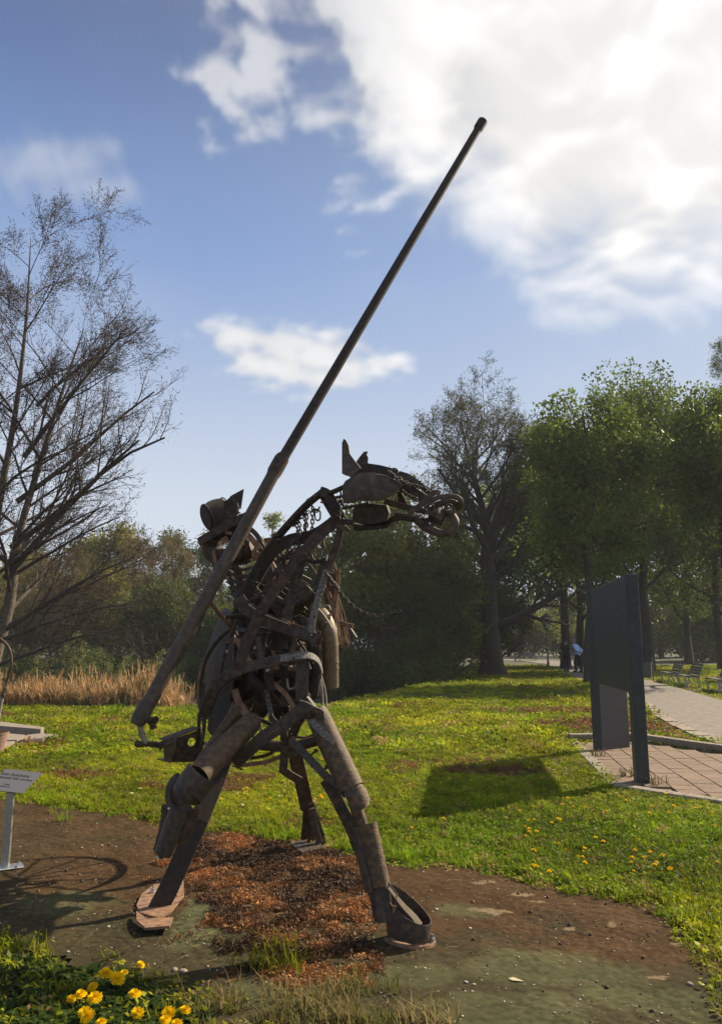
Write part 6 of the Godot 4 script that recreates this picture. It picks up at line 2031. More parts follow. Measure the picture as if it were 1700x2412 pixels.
func bevel_box(mb: MB, mid: Vector3, size: Vector3, b: Basis) -> void:
	var e := 0.006
	var h := size * 0.5
	for ax in 3:
		var u := (ax + 1) % 3
		var w := (ax + 2) % 3
		for s: float in [-1.0, 1.0]:
			var c := []
			for q in [[-1, -1], [1, -1], [1, 1], [-1, 1]]:
				var p := Vector3.ZERO
				p[ax] = h[ax] * s
				p[u] = (h[u] - e) * q[0]
				p[w] = (h[w] - e) * q[1]
				c.append(mid + b * p)
			var nn := Vector3.ZERO
			nn[ax] = s
			mb.quad(c[0], c[1], c[2], c[3], b * nn)
			for z: float in [-1.0, 1.0]:
				var r := []
				for q in [[0, -1], [0, 1], [1, 1], [1, -1]]:
					var p := Vector3.ZERO
					p[ax] = (h[ax] - (0.0 if q[0] == 0 else e)) * s
					p[u] = (h[u] - (e if q[0] == 0 else 0.0)) * z
					p[w] = (h[w] - e) * q[1]
					r.append(mid + b * p)
				var n2 := Vector3.ZERO
				n2[ax] = s
				n2[u] = z
				mb.quad(r[0], r[1], r[2], r[3], b * n2.normalized())

func make_sign() -> void:
	var foot := on_ground(10, 2050)
	var t := thing("sculpture_sign", foot, "small tilted grey name plate on a steel post at the left edge", "sign")
	var tl := at(14, 1811, 6.05)
	var tr := at(101, 1821, 6.13)
	var br := at(55, 1869, 5.97)
	var r := (tr - tl)
	var d := (br - tr)
	var nn := d.cross(r).normalized()
	if nn.y < 0.0: nn = -nn
	var mb := MB.new()
	mb.plate([tl, tr, br, tl + d], 0.006, nn)
	var m := flat(lin(0.125, 0.125, 0.14), 0.55, 0.0)
	part("plate", mb, m, t)
	mb = MB.new()
	var top := Vector3(foot.x, 0.53, foot.z - 0.03)
	bevel_box(mb, (foot + top) * 0.5 + Vector3(0, 0.01, 0), Vector3(0.058, top.y - foot.y, 0.032), Basis(Vector3.UP, 0.25))
	part("post", mb, M.steel, t)
	mb = MB.new()
	mb.strap([top + Vector3(0, -0.05, 0), top, top + d.normalized() * -0.08], 0.045, 0.005, -nn)
	part("bracket", mb, M.steel, t)
	mb = MB.new()
	bevel_box(mb, foot + Vector3(0.03, 0.022, 0.0), Vector3(0.20, 0.014, 0.13), Basis(Vector3.UP, 0.55))
	part("foot_plate", mb, M.zinc, t)
	for q in [[0.10, 0.03], [-0.02, 0.08], [0.08, -0.07]]:
		mb = MB.new()
		mb.bolt(foot + Vector3(q[0], 0.034, q[1]), Vector3.UP, 0.008, 0.008)
		part("bolt", mb, M.zinc, t)
	# lettering, printed flat on the plate
	var x := r.normalized()
	var y := -(d - x * d.dot(x)).normalized()
	var ink := flat(lin(0.015, 0.015, 0.018), 0.6)
	for line in [["Don Quichote", 0.030, 0.30, 0.235, true], ["Metallplastik 1992 von Otto", 0.021, 0.20, 0.40, true], ["Leihgabe", 0.011, 0.34, 0.68, false], ["Stadtgemeinde", 0.011, 0.40, 0.79, false]]:
		var tm := TextMesh.new()
		tm.text = line[0]
		var sf := SystemFont.new()
		sf.font_names = PackedStringArray(["Droid Sans"])
		sf.font_weight = 700 if line[4] else 400
		tm.font = sf
		tm.font_size = 48
		tm.pixel_size = (line[1] as float) / 48.0
		tm.depth = 0.0008
		tm.curve_step = 1.0
		var p: Vector3 = tl + r * 0.40 + d * (line[3] as float) + nn * 0.0036
		own("lettering", tm, ink, t, t.global_transform.affine_inverse() * Transform3D(Basis(x, y, x.cross(y)), p))

func make_lamp(x: float, d: float, h: float, label: String) -> void:
	var g := Vector3(x, ground(x, -d), -d)
	var t := thing("park_lamp", g, label, "street lamp")
	var mb := MB.new()
	mb.tube([g, g + Vector3(0, 0.5, 0), g + Vector3(0, 0.52, 0), g + Vector3(0, h - 1.0, 0)], [0.095, 0.09, 0.06, 0.045], 10)
	part("post", mb, M.lamp_metal, t)
	mb = MB.new()
	for k in 6:
		var a := TAU * k / 6.0
		var b := TAU * (k + 1) / 6.0
		var p := g + Vector3(0, h - 0.98, 0)
		var q := g + Vector3(0, h - 0.28, 0)
		mb.quad(p + Vector3(cos(a), 0, sin(a)) * 0.19, p + Vector3(cos(b), 0, sin(b)) * 0.19, q + Vector3(cos(b), 0, sin(b)) * 0.34, q + Vector3(cos(a), 0, sin(a)) * 0.34, Vector3(cos((a + b) / 2), -0.2, sin((a + b) / 2)).normalized())
	part("lantern_glass", mb, M.lamp_glass, t)
	mb = MB.new()
	for k in 6:
		var a := TAU * k / 6.0
		var e := Vector3(cos(a), 0, sin(a))
		mb.tube([g + Vector3(0, h - 1.0, 0) + e * 0.195, g + Vector3(0, h - 0.26, 0) + e * 0.35], [0.016, 0.016], 4)
	mb.tube([g + Vector3(0, h - 1.04, 0), g + Vector3(0, h - 0.98, 0)], [0.06, 0.20], 6)
	part("lantern_frame", mb, M.lamp_metal, t)
	mb = MB.new()
	mb.tube([g + Vector3(0, h - 0.28, 0), g + Vector3(0, h - 0.24, 0), g + Vector3(0, h - 0.06, 0), g + Vector3(0, h, 0)], [0.40, 0.40, 0.16, 0.03], 6)
	part("lantern_roof", mb, M.lamp_metal, t)

func make_bench(pos: Vector3, turn: float, label: String) -> void:
	var t := thing("park_bench", pos, label, "bench", "", turn)
	for s in [-0.82, 0.82]:
		var mb := MB.new()
		mb.strap(curve([Vector3(s, 0.0, 0.24), Vector3(s, 0.22, 0.20), Vector3(s, 0.42, 0.26), Vector3(s, 0.44, 0.0), Vector3(s, 0.42, -0.22), Vector3(s, 0.60, -0.28), Vector3(s, 0.90, -0.42)], 3), 0.06, 0.05, Vector3(1, 0, 0))
		mb.strap(curve([Vector3(s, 0.42, -0.18), Vector3(s, 0.22, -0.20), Vector3(s, 0.0, -0.30)], 3), 0.06, 0.05, Vector3(1, 0, 0))
		mb.strap([Vector3(s, 0.03, 0.28), Vector3(s, 0.03, -0.34)], 0.05, 0.04, Vector3.UP)
		own("side_frame", mb.mesh(), M.bench_iron, t)
	for k in 5:
		var mb := MB.new()
		mb.box(Vector3(0, 0.465, 0.22 - 0.105 * k), Vector3(1.86, 0.03, 0.085))
		own("seat_slat", mb.mesh(), M.dark_wood, t)
	for k in 4:
		var mb := MB.new()
		mb.box(Vector3(0, 0.56 + 0.105 * k, -0.24 - 0.047 * k), Vector3(1.86, 0.085, 0.03), Basis(Vector3.RIGHT, -0.42))
		own("back_slat", mb.mesh(), M.dark_wood, t)
	var bar_ := MB.new()
	bar_.tube([Vector3(-0.82, 0.06, -0.02), Vector3(0.82, 0.06, -0.02)], [0.02, 0.02], 6)
	own("stretcher", bar_.mesh(), M.bench_iron, t)

func make_bin(pos: Vector3) -> void:
	var t := thing("litter_bin", pos, "dark litter bin beside the first park bench", "litter bin")
	var mb := MB.new()
	mb.pipe([pos + Vector3(0, 0.12, 0), pos + Vector3(0, 0.14, 0), pos + Vector3(0, 0.80, 0), pos + Vector3(0, 0.83, 0)], [0.20, 0.215, 0.25, 0.26], 0.015, Vector3(0, 0, 1), 0, TAU, 16)
	mb.tube([pos + Vector3(0, 0.12, 0), pos + Vector3(0, 0.14, 0)], [0.2, 0.2], 16)
	part("bucket", mb, M.dark_wood, t)
	mb = MB.new()
	mb.tube([pos + Vector3(0.29, 0, 0), pos + Vector3(0.29, 1.05, 0)], [0.03, 0.03], 8)
	mb.tube([pos + Vector3(0.29, 0.7, 0), pos + Vector3(0.22, 0.7, 0)], [0.02, 0.02], 6)
	part("post", mb, M.lamp_metal, t)

func make_left_figure() -> void:
	var root := Node3D.new()
	root.name = "stone_paving"
	add_child(root, true)
	tag(root, "low flat stones around another sculpture at the left edge", "paving", "", "structure")
	for s in [[[-120, 1706], [0, 1712], [104, 1726], [96, 1731], [-10, 1722], [-120, 1716]], [[-120, 1727], [-4, 1732], [60, 1738], [40, 1750], [-20, 1752], [-120, 1748]], [[64, 1738], [98, 1734], [140, 1738], [100, 1746], [48, 1750]], [[-120, 1752], [-24, 1756], [36, 1753], [10, 1764], [-120, 1776]]]:
		var pts := []
		for p in s: pts.append(on_ground(p[0], p[1], 0.05))
		var mb := MB.new()
		mb.plate(pts, 0.10 if s[0][1] > 1710 else 0.20, Vector3.UP)
		part("flagstone", mb, M.kerb, root)
	var g := on_ground(-12, 1768, 0.1)
	var t := thing("bucket_figure", g, "rusty bucket and bent dark pipe of another iron figure cut by left edge", "sculpture")
	var mb := MB.new()
	var pts := []
	var rad := []
	for q in [[0.0, 0.12], [0.02, 0.13], [0.22, 0.17], [0.24, 0.185], [0.26, 0.18]]:
		pts.append(g + Vector3(0, q[0], 0))
		rad.append(q[1])
	mb.pipe(pts, rad, 0.01, Vector3(0, 0, 1), 0, TAU, 20)
	mb.tube([g + Vector3(0, 0.2, 0), g + Vector3(0, 0.21, 0)], [0.165, 0.165], 16)
	part("bucket", mb, M.clay, t)
	mb = MB.new()
	mb.tube(curve([g + Vector3(0, 0.2, 0), g + Vector3(0.02, 0.5, 0), g + Vector3(0.05, 0.75, 0)], 4), [0.03], 10)
	part("stem_pipe", mb, M.bright, t)
	mb = MB.new()
	mb.tube(curve([g + Vector3(0.05, 0.74, 0), g + Vector3(0.09, 0.95, 0), g + Vector3(0.15, 1.2, 0), g + Vector3(0.10, 1.45, 0), g + Vector3(-0.05, 1.6, 0)], 5), [0.022], 10)
	part("bent_pipe", mb, M.iron, t)
	mb = MB.new()
	mb.chain([g + Vector3(0.06, 0.72, 0.03), g + Vector3(0.10, 0.86, 0.03), g + Vector3(0.07, 1.0, 0.03)], 0.06, 0.008)
	part("chain", mb, M.iron, t)

# ------------------------------------------------------------------ people
func capsule(p: Vector3, a: Vector3, b: Vector3, ra: float, rb: float) -> float:
	var d := b - a
	var t := clampf((p - a).dot(d) / maxf(d.length_squared(), 0.0001), 0.0, 1.0)
	return p.distance_to(a + d * t) - lerpf(ra, rb, t)

func field(p: Vector3, bones: Array, k: float) -> float:
	var s := 1.0
	for b in bones:
		var d := capsule(p, b[0], b[1], b[2], b[3])
		var h := clampf(0.5 + 0.5 * (s - d) / k, 0.0, 1.0)
		s = lerpf(s, d, h) - k * h * (1.0 - h)
	return s

# surface nets over the joined capsules
func nets(mb: MB, bones: Array, cell: float, k: float) -> void:
	var lo: Vector3 = bones[0][0]
	var hi := lo
	for b in bones:
		var r: float = maxf(b[2], b[3]) + k * 0.5 + cell * 2.0
		for e in 2:
			lo = lo.min(b[e] - Vector3.ONE * r)
			hi = hi.max(b[e] + Vector3.ONE * r)
	var nx := int((hi.x - lo.x) / cell) + 2
	var ny := int((hi.y - lo.y) / cell) + 2
	var nz := int((hi.z - lo.z) / cell) + 2
	var f := PackedFloat32Array()
	f.resize(nx * ny * nz)
	for z in nz:
		for y in ny:
			for x in nx:
				f[(z * ny + y) * nx + x] = field(lo + Vector3(x, y, z) * cell, bones, k)
	var ids := {}
	for z in nz - 1:
		for y in ny - 1:
			for x in nx - 1:
				var sum := Vector3.ZERO
				var n := 0
				var v := []
				for c in 8:
					v.append(f[((z + (c >> 2)) * ny + y + ((c >> 1) & 1)) * nx + x + (c & 1)])
				for e in [[0, 1], [2, 3], [4, 5], [6, 7], [0, 2], [1, 3], [4, 6], [5, 7], [0, 4], [1, 5], [2, 6], [3, 7]]:
					var a: float = v[e[0]]
					var b: float = v[e[1]]
					if (a < 0.0) != (b < 0.0):
						var t := a / (a - b)
						var pa := Vector3(e[0] & 1, (e[0] >> 1) & 1, e[0] >> 2)
						var pb := Vector3(e[1] & 1, (e[1] >> 1) & 1, e[1] >> 2)
						sum += pa.lerp(pb, t)
						n += 1
				if n > 0:
					var p := lo + (Vector3(x, y, z) + sum / n) * cell
					var h := cell * 0.5
					var g := Vector3(field(p + Vector3(h, 0, 0), bones, k) - field(p - Vector3(h, 0, 0), bones, k), field(p + Vector3(0, h, 0), bones, k) - field(p - Vector3(0, h, 0), bones, k), field(p + Vector3(0, 0, h), bones, k) - field(p - Vector3(0, 0, h), bones, k))
					ids[(z * ny + y) * nx + x] = mb.put(p, g.normalized())
	for z in range(1, nz - 1):
		for y in range(1, ny - 1):
			for x in range(1, nx - 1):
				var i := (z * ny + y) * nx + x
				for ax in [[1, nx, nx * ny], [nx, 1, nx * ny], [nx * ny, 1, nx]]:
					if (f[i] < 0.0) != (f[i + ax[0]] < 0.0):
						var q := [i, i - ax[1], i - ax[1] - ax[2], i - ax[2]]
						if q.all(func(e): return ids.has(e)):
							mb.face(ids[q[0]], ids[q[1]], ids[q[2]])
							mb.face(ids[q[0]], ids[q[2]], ids[q[3]])

func make_person(pos: Vector3, turn: float, size: float, lean: float, behind: bool, shirt: Material, trousers: Material, hair: Material, label: String) -> void:
	var t := thing("person", pos, label, "person", "", turn)
	var hip := Vector3(0, 0.92, 0)
	var bend := func(p: Vector3) -> Vector3: return hip + (p - hip).rotated(Vector3.RIGHT, lean * clampf((p.y - 0.9) / 0.35, 0.0, 1.0))
	var skin := flat(lin(0.36, 0.22, 0.15), 0.6)
	var body := []
	var top := []
	var legs := []
	for s: float in [-1.0, 1.0]:
		var step: float = 0.10 * s
		var h := Vector3(0.09 * s, 0.90, 0)
		var kn := Vector3(0.10 * s, 0.49, 0.03 + step)
		var an := Vector3(0.10 * s, 0.08, -0.02 + step)
		body.append_array([[h, kn, 0.080, 0.052], [kn, an, 0.050, 0.038], [an, an + Vector3(0.01 * s, -0.035, 0.15), 0.042, 0.032]])
		legs.append_array([[h, kn, 0.098, 0.074], [kn, an + Vector3(0, 0.0, 0), 0.072, 0.064]])
		var sh: Vector3 = bend.call(Vector3(0.18 * s, 1.40, 0))
		var el: Vector3 = bend.call(Vector3((0.30 if behind else 0.235) * s, 1.12, -0.10 if behind else 0.0))
		var wr: Vector3 = bend.call(Vector3(0.07 * s, 1.02, -0.19)) if behind else el + Vector3(0.0, -0.25, 0.06)
		body.append_array([[sh, el, 0.046, 0.038], [el, wr, 0.037, 0.026], [wr, wr + (wr - el).normalized() * 0.075, 0.028, 0.034]])
		top.append([sh, el if behind else sh.lerp(el, 0.6), 0.062, 0.056])
		if behind: top.append([el, wr.lerp(el, 0.15), 0.055, 0.042])
	var neck: Vector3 = bend.call(Vector3(0, 1.46, 0.0))
	var head: Vector3 = bend.call(Vector3(0, 1.60, 0.035))
	var chest: Vector3 = bend.call(Vector3(0, 1.28, 0.0))
	var waist: Vector3 = bend.call(Vector3(0, 1.02, 0.0))
	for s: float in [-1.0, 1.0]:
		var a: Vector3 = bend.call(Vector3(0.075 * s, 1.33, 0))
		var b: Vector3 = bend.call(Vector3(0.06 * s, 1.02, 0))
		body.append([a, b, 0.10, 0.095])
		top.append([a, b, 0.125, 0.118])
		top.append([bend.call(Vector3(0.03 * s, 1.40, 0)), bend.call(Vector3(0.17 * s, 1.39, 0)), 0.07, 0.06])
	body.append_array([[chest, neck, 0.10, 0.055], [neck, head, 0.052, 0.060], [head + Vector3(0, 0.02, -0.01), head + Vector3(0, 0.05, 0.0), 0.085, 0.085], [head + Vector3(0, -0.055, 0.035), head, 0.045, 0.075]])
	legs.append([Vector3(-0.05, 0.90, 0), Vector3(0.05, 0.90, 0), 0.115, 0.115])
	top.append([waist + Vector3(-0.05, -0.09, 0), waist + Vector3(0.05, -0.09, 0), 0.14, 0.14])
	var mb := MB.new()
	nets(mb, body, 0.028, 0.03)
	# nose, ears, and five fingers on each hand
	mb.ball(head + Vector3(0, -0.005, 0.10), Vector3(0.014, 0.02, 0.018), 6, 4)
	for s: float in [-1.0, 1.0]:
		mb.ball(head + Vector3(0.085 * s, 0.0, 0.0), Vector3(0.012, 0.03, 0.02), 6, 4)
		var el: Vector3 = bend.call(Vector3((0.30 if behind else 0.235) * s, 1.12, -0.10 if behind else 0.0))
		var wr: Vector3 = bend.call(Vector3(0.07 * s, 1.02, -0.19)) if behind else el + Vector3(0.0, -0.25, 0.06)
		var d := (wr - el).normalized()
		var w := d.cross(Vector3(0.2, 0.1, 0.9)).normalized()
		for k in 5:
			var root: Vector3 = wr + d * (0.085 if k < 4 else 0.03) + w * (0.012 + 0.019 * (k - 2) if k < 4 else -0.04)
			var l: float = [0.065, 0.078, 0.074, 0.058, 0.05][k]
			mb.tube([root, root + d * l * 0.5, root + d * l + w.cross(d) * 0.02], [0.010, 0.009, 0.007], 5)
	own("body", mb.mesh(), skin, t, Transform3D(Basis().scaled(Vector3.ONE * size), Vector3.ZERO))
	for c in [["shirt", top, shirt], ["trousers", legs, trousers]]:
		mb = MB.new()
		nets(mb, c[1], 0.028, 0.05)
		own(c[0], mb.mesh(), c[2], t, Transform3D(Basis().scaled(Vector3.ONE * size), Vector3.ZERO))
	mb = MB.new()
	mb.ball(head + Vector3(0, 0.055, -0.018), Vector3(0.097, 0.088, 0.098), 12, 8)
	own("hair", mb.mesh(), hair, t, Transform3D(Basis().scaled(Vector3.ONE * size), Vector3.ZERO))
	for s: float in [-1.0, 1.0]:
		mb = MB.new()
		mb.ball(Vector3(0.10 * s, 0.045, 0.05 + 0.10 * s), Vector3(0.052, 0.05, 0.14), 10, 6)
		own("shoe", mb.mesh(), M.dark, t, Transform3D(Basis().scaled(Vector3.ONE * size), Vector3.ZERO))

# ------------------------------------------------------------------ flowers
func flower(called: String, h: float, r: float, rows: int, petals: int, mat: Material) -> Node3D:
	var t := thing(called, Vector3.ZERO, "", "flower")
	var mb := MB.new()
	mb.tube([Vector3.ZERO, Vector3(0.004, h * 0.5, 0.003), Vector3(0, h, 0)], [0.0022, 0.002, 0.0018], 5)
	own("stem", mb.mesh(), M.stem, t)
	mb = MB.new()
	var g := RandomNumberGenerator.new()
	g.seed = 4
	for k in rows:
		for i in petals:
			var a := TAU * (i + 0.5 * k) / petals + g.randfn(0, 0.06)
			var f := 1.0 - 0.19 * k
			var d := Vector3(cos(a), 0, sin(a))
			var s := Vector3(-sin(a), 0, cos(a)) * r * 0.085 * f
			var p := Vector3(0, h + 0.002 * k, 0)
			var q := p + d * r * f * g.randf_range(0.74, 1.10) + Vector3.UP * r * (0.06 + 0.15 * k)
			mb.quad(p - s * 0.5, p + s * 0.5, q + s, q - s, (Vector3.UP - d * 0.3 * k).normalized())
	own("flower_head", mb.mesh(), mat, t)
	mb = MB.new()
	mb.tube([Vector3(0, h - 0.013, 0), Vector3(0, h - 0.008, 0), Vector3(0, h - (0.002 if rows > 2 else -0.004), 0)], [0.002, r * 0.28, r * 0.34], 8)
	own("calyx" if rows > 2 else "eye", mb.mesh(), M.stem if rows > 2 else M.petal, t)
	return t

func lay(o: Node3D, x: float, z: float, s: float, y := 0.0) -> void:
	o.position = Vector3(x, ground(x, z) + y, z)
	o.rotation = Vector3(rng.randfn(0.0, 0.22), rng.randf() * TAU, rng.randfn(0.0, 0.22))
	o.scale = Vector3.ONE * s

func make_flowers() -> void:
	var d0 := flower("dandelion", 0.062, 0.029, 4, 36, M.petal)
	var first := true
	# the ones in the corner in front, each told by its place
	for p in [[244, 2291, 1.25, "left one of the two big dandelions at the top of the corner clump"], [269, 2293, 1.25, "right one of the two big dandelions at the top of the corner clump"], [230, 2316, 0.9, "small dandelion just under the two topmost of the corner clump"], [230, 2339, 1.15, "round dandelion in the middle of the corner clump"], [194, 2341, 1.0, "half turned dandelion left of the middle of the corner clump"], [166, 2346, 0.75, "dandelion farthest left in the corner clump"], [318, 2337, 1.0, "upright single dandelion right of the corner clump"], [325, 2371, 0.95, "dandelion below the upright single one, right of the corner clump"], [206, 2371, 1.0, "left one of the lowest pair of the corner clump"], [229, 2378, 1.15, "right one of the lowest pair of the corner clump"], [244, 2402, 0.8, "dandelion cut by the lower edge under the corner clump"], [407, 2365, 1.05, "topmost dandelion of the group right of the corner clump"], [433, 2375, 0.85, "rightmost dandelion of the group right of the corner clump"], [391, 2396, 0.85, "lower left dandelion of the group right of the corner clump"], [421, 2404, 0.85, "lower right dandelion of the group right of the corner clump"], [323, 2265, 0.7, "lone small dandelion on the bare ground above the corner clump"], [295, 2283, 0.7, "small dandelion right behind the two topmost of the corner clump"]]:
		var o: Node3D = d0 if first else twin(d0)
		first = false
		o.set_meta("label", p[3])
		o.set_meta("group", "dandelions in the near left corner")
		var s: float = p[2] * 1.02
		var g := on_ground(p[0], p[1], 0.062 * s)
		lay(o, g.x, g.z, s)
		o.rotation.x = 0.35 + rng.randfn(0, 0.15)
		o.rotation.y = rng.randfn(0, 0.5)
	# scattered over the lawn
	for area in [["yellow dandelion in the lawn on the right of the bare ground", "dandelions right of the bare ground", 62, 1180, 1690, 1875, 2075], ["yellow dandelion in the lawn before the reeds", "dandelions before the reeds", 92, 0, 460, 1664, 1770], ["yellow dandelion in the left lawn behind the sign", "dandelions in the left lawn", 34, 0, 640, 1750, 1900], ["yellow dandelion in the lawn between sculpture and pillar", "dandelions between sculpture and pillar", 62, 740, 1290, 1700, 1990], ["yellow dandelion in the far sunlit lawn", "dandelions in the far lawn", 26, 760, 1340, 1625, 1720]]:
		var n := 0
		var tries := 0
		while n < area[2] and tries < 4000:
			tries += 1
			var g := on_ground(rng.randf_range(area[3], area[4]), rng.randf_range(area[5], area[6]))
			if inside(g.x, g.z, soil_shape) or inside(g.x, g.z, plaza_shape) or inside(g.x, g.z, path_shape) or inside(g.x, g.z, slab_shape): continue
			if rng.randf() < 0.6 * smoothstep(0.1, -0.3, patches.get_noise_2d(g.x * 4.0, g.z * 4.0)): continue
			var o := twin(d0, area[0], area[1])
			lay(o, g.x, g.z, rng.randf_range(0.5, 0.8))
			n += 1
	var w0 := flower("daisy", 0.06, 0.016, 1, 14, M.white_petal)
	for k in 56:
		var o: Node3D = w0 if k == 0 else twin(w0)
		o.set_meta("label", "small white daisy open in the lawn")
		o.set_meta("group", "white daisies in the lawn")
		for tries in 50:
			var g := on_ground(rng.randf_range(0, 760) if k % 3 else rng.randf_range(900, 1680), rng.randf_range(1740, 1960))
			if inside(g.x, g.z, soil_shape) or inside(g.x, g.z, plaza_shape) or inside(g.x, g.z, slab_shape): continue
			lay(o, g.x, g.z, rng.randf_range(0.7, 1.15))
			break
	# weeds in the joints round the pillar
	for p in [[1545, 1850, "dry tuft of weeds at the right side of the pillar's near post"], [1478, 1832, "dry weeds between the kerb and the pillar's near post"], [1405, 1782, "small weeds at the foot of the pillar's far slab"]]:
		var g := on_ground(p[0], p[1], 0.02)
		var o := MeshInstance3D.new()
		o.mesh = tuft(40 + int(p[0]), 30, 0.13, 0.16, 0.006, 10)
		var m := leafy(lin(0.075, 0.062, 0.018), 0.5)
		m.metallic_specular = 0.1
		m.backlight = lin(0.075, 0.062, 0.018)
		m.vertex_color_use_as_albedo = false
		o.material_override = m
		o.name = numbered("weed", self)
		add_child(o, true)
		o.position = g
		tag(o, p[2], "weed", "")
	var seams := []
	var tones := []
	var e1 := Vector3(-0.15, 0, 0.99).normalized()
	var e2 := Vector3(0.99, 0, 0.15).normalized()
	for k in 420:
		var q := Vector3(2.95, 0, -9.35) + e1 * rng.randf_range(-4.5, 3.0) + e2 * 0.28 * rng.randi_range(0, 13) + e2 * rng.randfn(0, 0.006)
		if k % 3 == 0: q = Vector3(2.95, 0, -9.35) + e1 * 0.14 * rng.randi_range(-32, 18) + e2 * rng.randf_range(0, 3.0)
		if not inside(q.x, q.z, plaza_shape) or rng.randf() < smoothstep(3.6, 5.2, q.x): continue
		seams.append(Transform3D(Basis(Vector3.UP, rng.randf() * 6.3).scaled(Vector3.ONE * rng.randf_range(0.35, 0.9)), q + Vector3(0, 0.02, 0)))
		tones.append(Color(0.10, 0.085, 0.025).lerp(Color(0.10, 0.14, 0.02), rng.randf()) * rng.randf_range(0.6, 1.2))
	tag(copies("joint_weeds", tuft(61, 12, 0.035, 0.03, 0.004, 6, 0.009), M.grass, seams, tones), "moss and tiny weeds in the joints of the paving", "weeds", "", "stuff")
	# a fallen leaf and stones on the bare ground
	var g := on_ground(1215, 2310, 0.015)
	var mb := MB.new()
	mb.plate([g + Vector3(-0.035, 0.006, -0.014), g + Vector3(-0.01, 0.010, -0.016), g + Vector3(0.018, 0.004, -0.004), g + Vector3(0.036, 0.002, 0.010), g + Vector3(0.01, 0.004, 0.014), g + Vector3(-0.02, 0.004, 0.006)], 0.001, Vector3.UP)
	tag(part("fallen_leaf", mb, flat(lin(0.42, 0.36, 0.22), 0.7)), "pale fallen leaf alone on the bare ground at the lower right", "leaf")
	for p in [[412, 2284, 0.020, "left pebble of the pale pair above the foreground grass"], [432, 2288, 0.024, "right pebble of the pale pair above the foreground grass"], [1613, 2113, 0.020, "pale pebble at the edge of the grass on the right"], [1624, 2318, 0.018, "pale pebble on the bare ground near the right edge"], [1012, 2224, 0.026, "pale stone at the toe of the front hoof"]]:
		var q := on_ground(p[0], p[1], 0.012)
		mb = MB.new()
		mb.ball(q, Vector3(p[2], p[2] * 0.5, p[2] * 0.75), 10, 6, Basis(Vector3.UP, rng.randf() * 3.0))
		tag(part("pebble", mb, M.kerb), p[3], "stone")

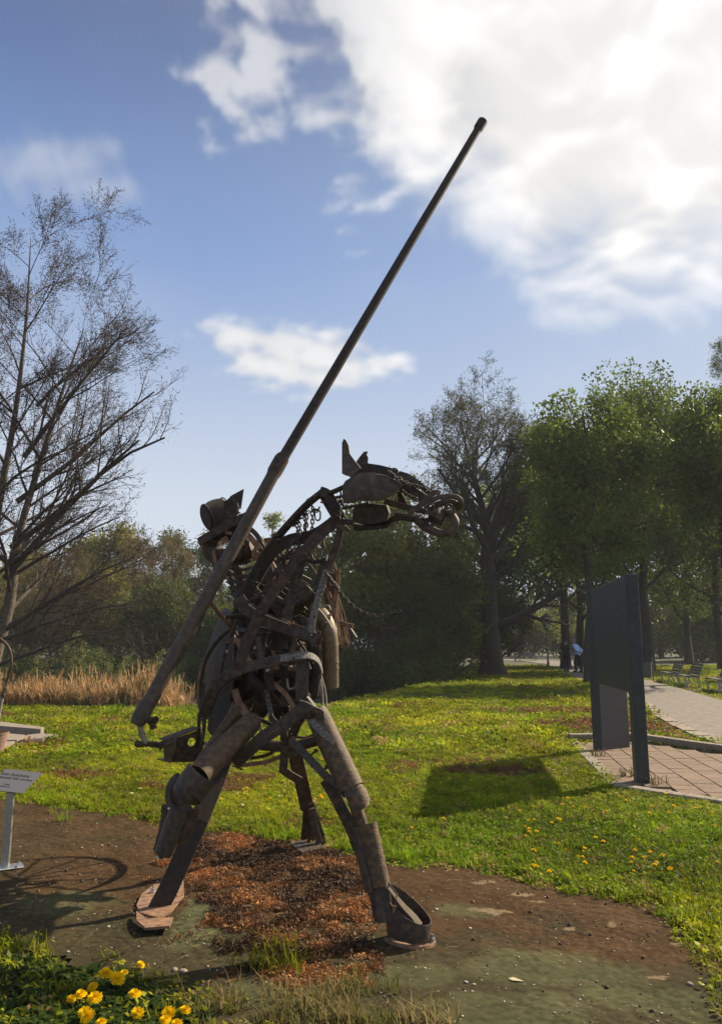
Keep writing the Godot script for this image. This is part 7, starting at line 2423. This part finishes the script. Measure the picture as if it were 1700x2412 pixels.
# ------------------------------------------------------------------ the scene
func _ready() -> void:
	rng.seed = 20
	lumps = noise(3, 0.11, 3)
	patches = noise(9, 0.16, 4)
	var cam := Camera3D.new()
	cam.name = "camera"
	add_child(cam)
	cam.position = EYE
	cam.rotation.x = PITCH
	cam.fov = rad_to_deg(2.0 * atan(1206.0 / FOCAL))
	cam.near = 0.05
	cam.far = 2500.0
	cam.current = true
	var we := WorldEnvironment.new()
	we.name = "environment"
	we.environment = make_sky()
	we.environment.fog_enabled = true
	we.environment.fog_density = 0.0006
	we.environment.fog_light_color = Color(0.86, 0.88, 0.90)
	add_child(we)
	var sun := DirectionalLight3D.new()
	sun.name = "sun"
	sun.light_energy = 1.6
	sun.light_color = Color(1.0, 0.93, 0.82)
	sun.light_angular_distance = 0.6
	sun.shadow_enabled = true
	add_child(sun)
	sun.look_at_from_position(TO_SUN * 50.0, Vector3.ZERO)
	make_materials()
	soil_shape = flat_shape([[-260, 1862], [0, 1882], [100, 1890], [200, 1906], [330, 1930], [400, 1940], [470, 1952], [600, 1964], [690, 1977], [780, 1994], [870, 2012], [920, 2027], [1000, 2035], [1100, 2043], [1200, 2059], [1300, 2085], [1450, 2112], [1560, 2136], [1640, 2174], [1690, 2235], [1740, 2300], [1800, 2420], [1900, 2900], [900, 2900], [650, 2560], [520, 2420], [440, 2365], [350, 2318], [250, 2292], [150, 2293], [0, 2245], [-260, 2190]])
	moss_shape = flat_shape([[440, 1950], [520, 1956], [600, 1968], [690, 1984], [790, 2008], [850, 2050], [868, 2110], [884, 2180], [880, 2220], [850, 2232], [900, 2290], [890, 2330], [800, 2352], [720, 2340], [640, 2300], [540, 2262], [520, 2200], [470, 2150], [420, 2100], [410, 2010]])
	plaza_shape = PackedVector2Array([Vector2(3.53, -13.4), Vector2(2.95, -9.32), Vector2(3.73, -8.40), Vector2(6.1, -5.7), Vector2(7.1, -8.6), Vector2(5.35, -12.0), Vector2(4.62, -13.55)])
	slab_shape = flat_shape([[-130, 1706], [0, 1712], [110, 1725], [145, 1738], [60, 1756], [0, 1766], [-130, 1780]])
	make_ground()
	make_soil()
	make_water()
	make_path()
	make_plaza()
	make_trees()
	make_sculpture()
	make_pillar()
	make_sign()
	make_left_figure()
	make_lamp(12.75, 54.0, 3.75, "nearer park lamp with a wide lantern beside the path")
	make_lamp(15.6, 80.0, 3.7, "farther park lamp right of the oak trunk")
	make_bench(Vector3(13.4, ground(13.4, -34.4), -34.4), -PI / 2 - 0.20, "park bench beside the litter bin, farthest of three")
	make_bench(Vector3(12.75, ground(12.75, -31.0), -31.0), -PI / 2 - 0.20, "middle park bench of the three beside the path")
	make_bench(Vector3(12.35, ground(12.35, -27.4), -27.4), -PI / 2 - 0.20, "park bench cut by the right edge, nearest of three")
	make_bin(Vector3(13.5, ground(13.5, -37.5), -37.5))
	make_bench(Vector3(16.6, ground(16.6, -79.0), -79.0), 0.1, "distant bench under the trees left of the nearer lamp")
	make_bench(Vector3(24.4, ground(24.4, -88.0), -88.0), 0.0, "distant bench behind the two walkers")
	make_person(Vector3(11.85, ground(11.85, -45.8) + 0.045, -45.8), PI - 0.5, 1.08, 0.16, false, flat(lin(0.030, 0.022, 0.022), 0.85), flat(lin(0.014, 0.014, 0.017), 0.85), flat(lin(0.06, 0.05, 0.045), 0.8), "person in dark clothes with bare forearm walking away on the path")
	make_person(Vector3(12.42, ground(12.42, -45.3) + 0.045, -45.3), PI + 0.8, 1.1, 0.30, true, flat(lin(0.36, 0.47, 0.80), 0.8), flat(lin(0.014, 0.014, 0.02), 0.85), flat(lin(0.25, 0.24, 0.23), 0.8), "stooping person in a light blue shirt and dark trousers on the path")
	make_grass()
	make_leaves()
	make_moss()
	make_reeds()
	make_flowers()
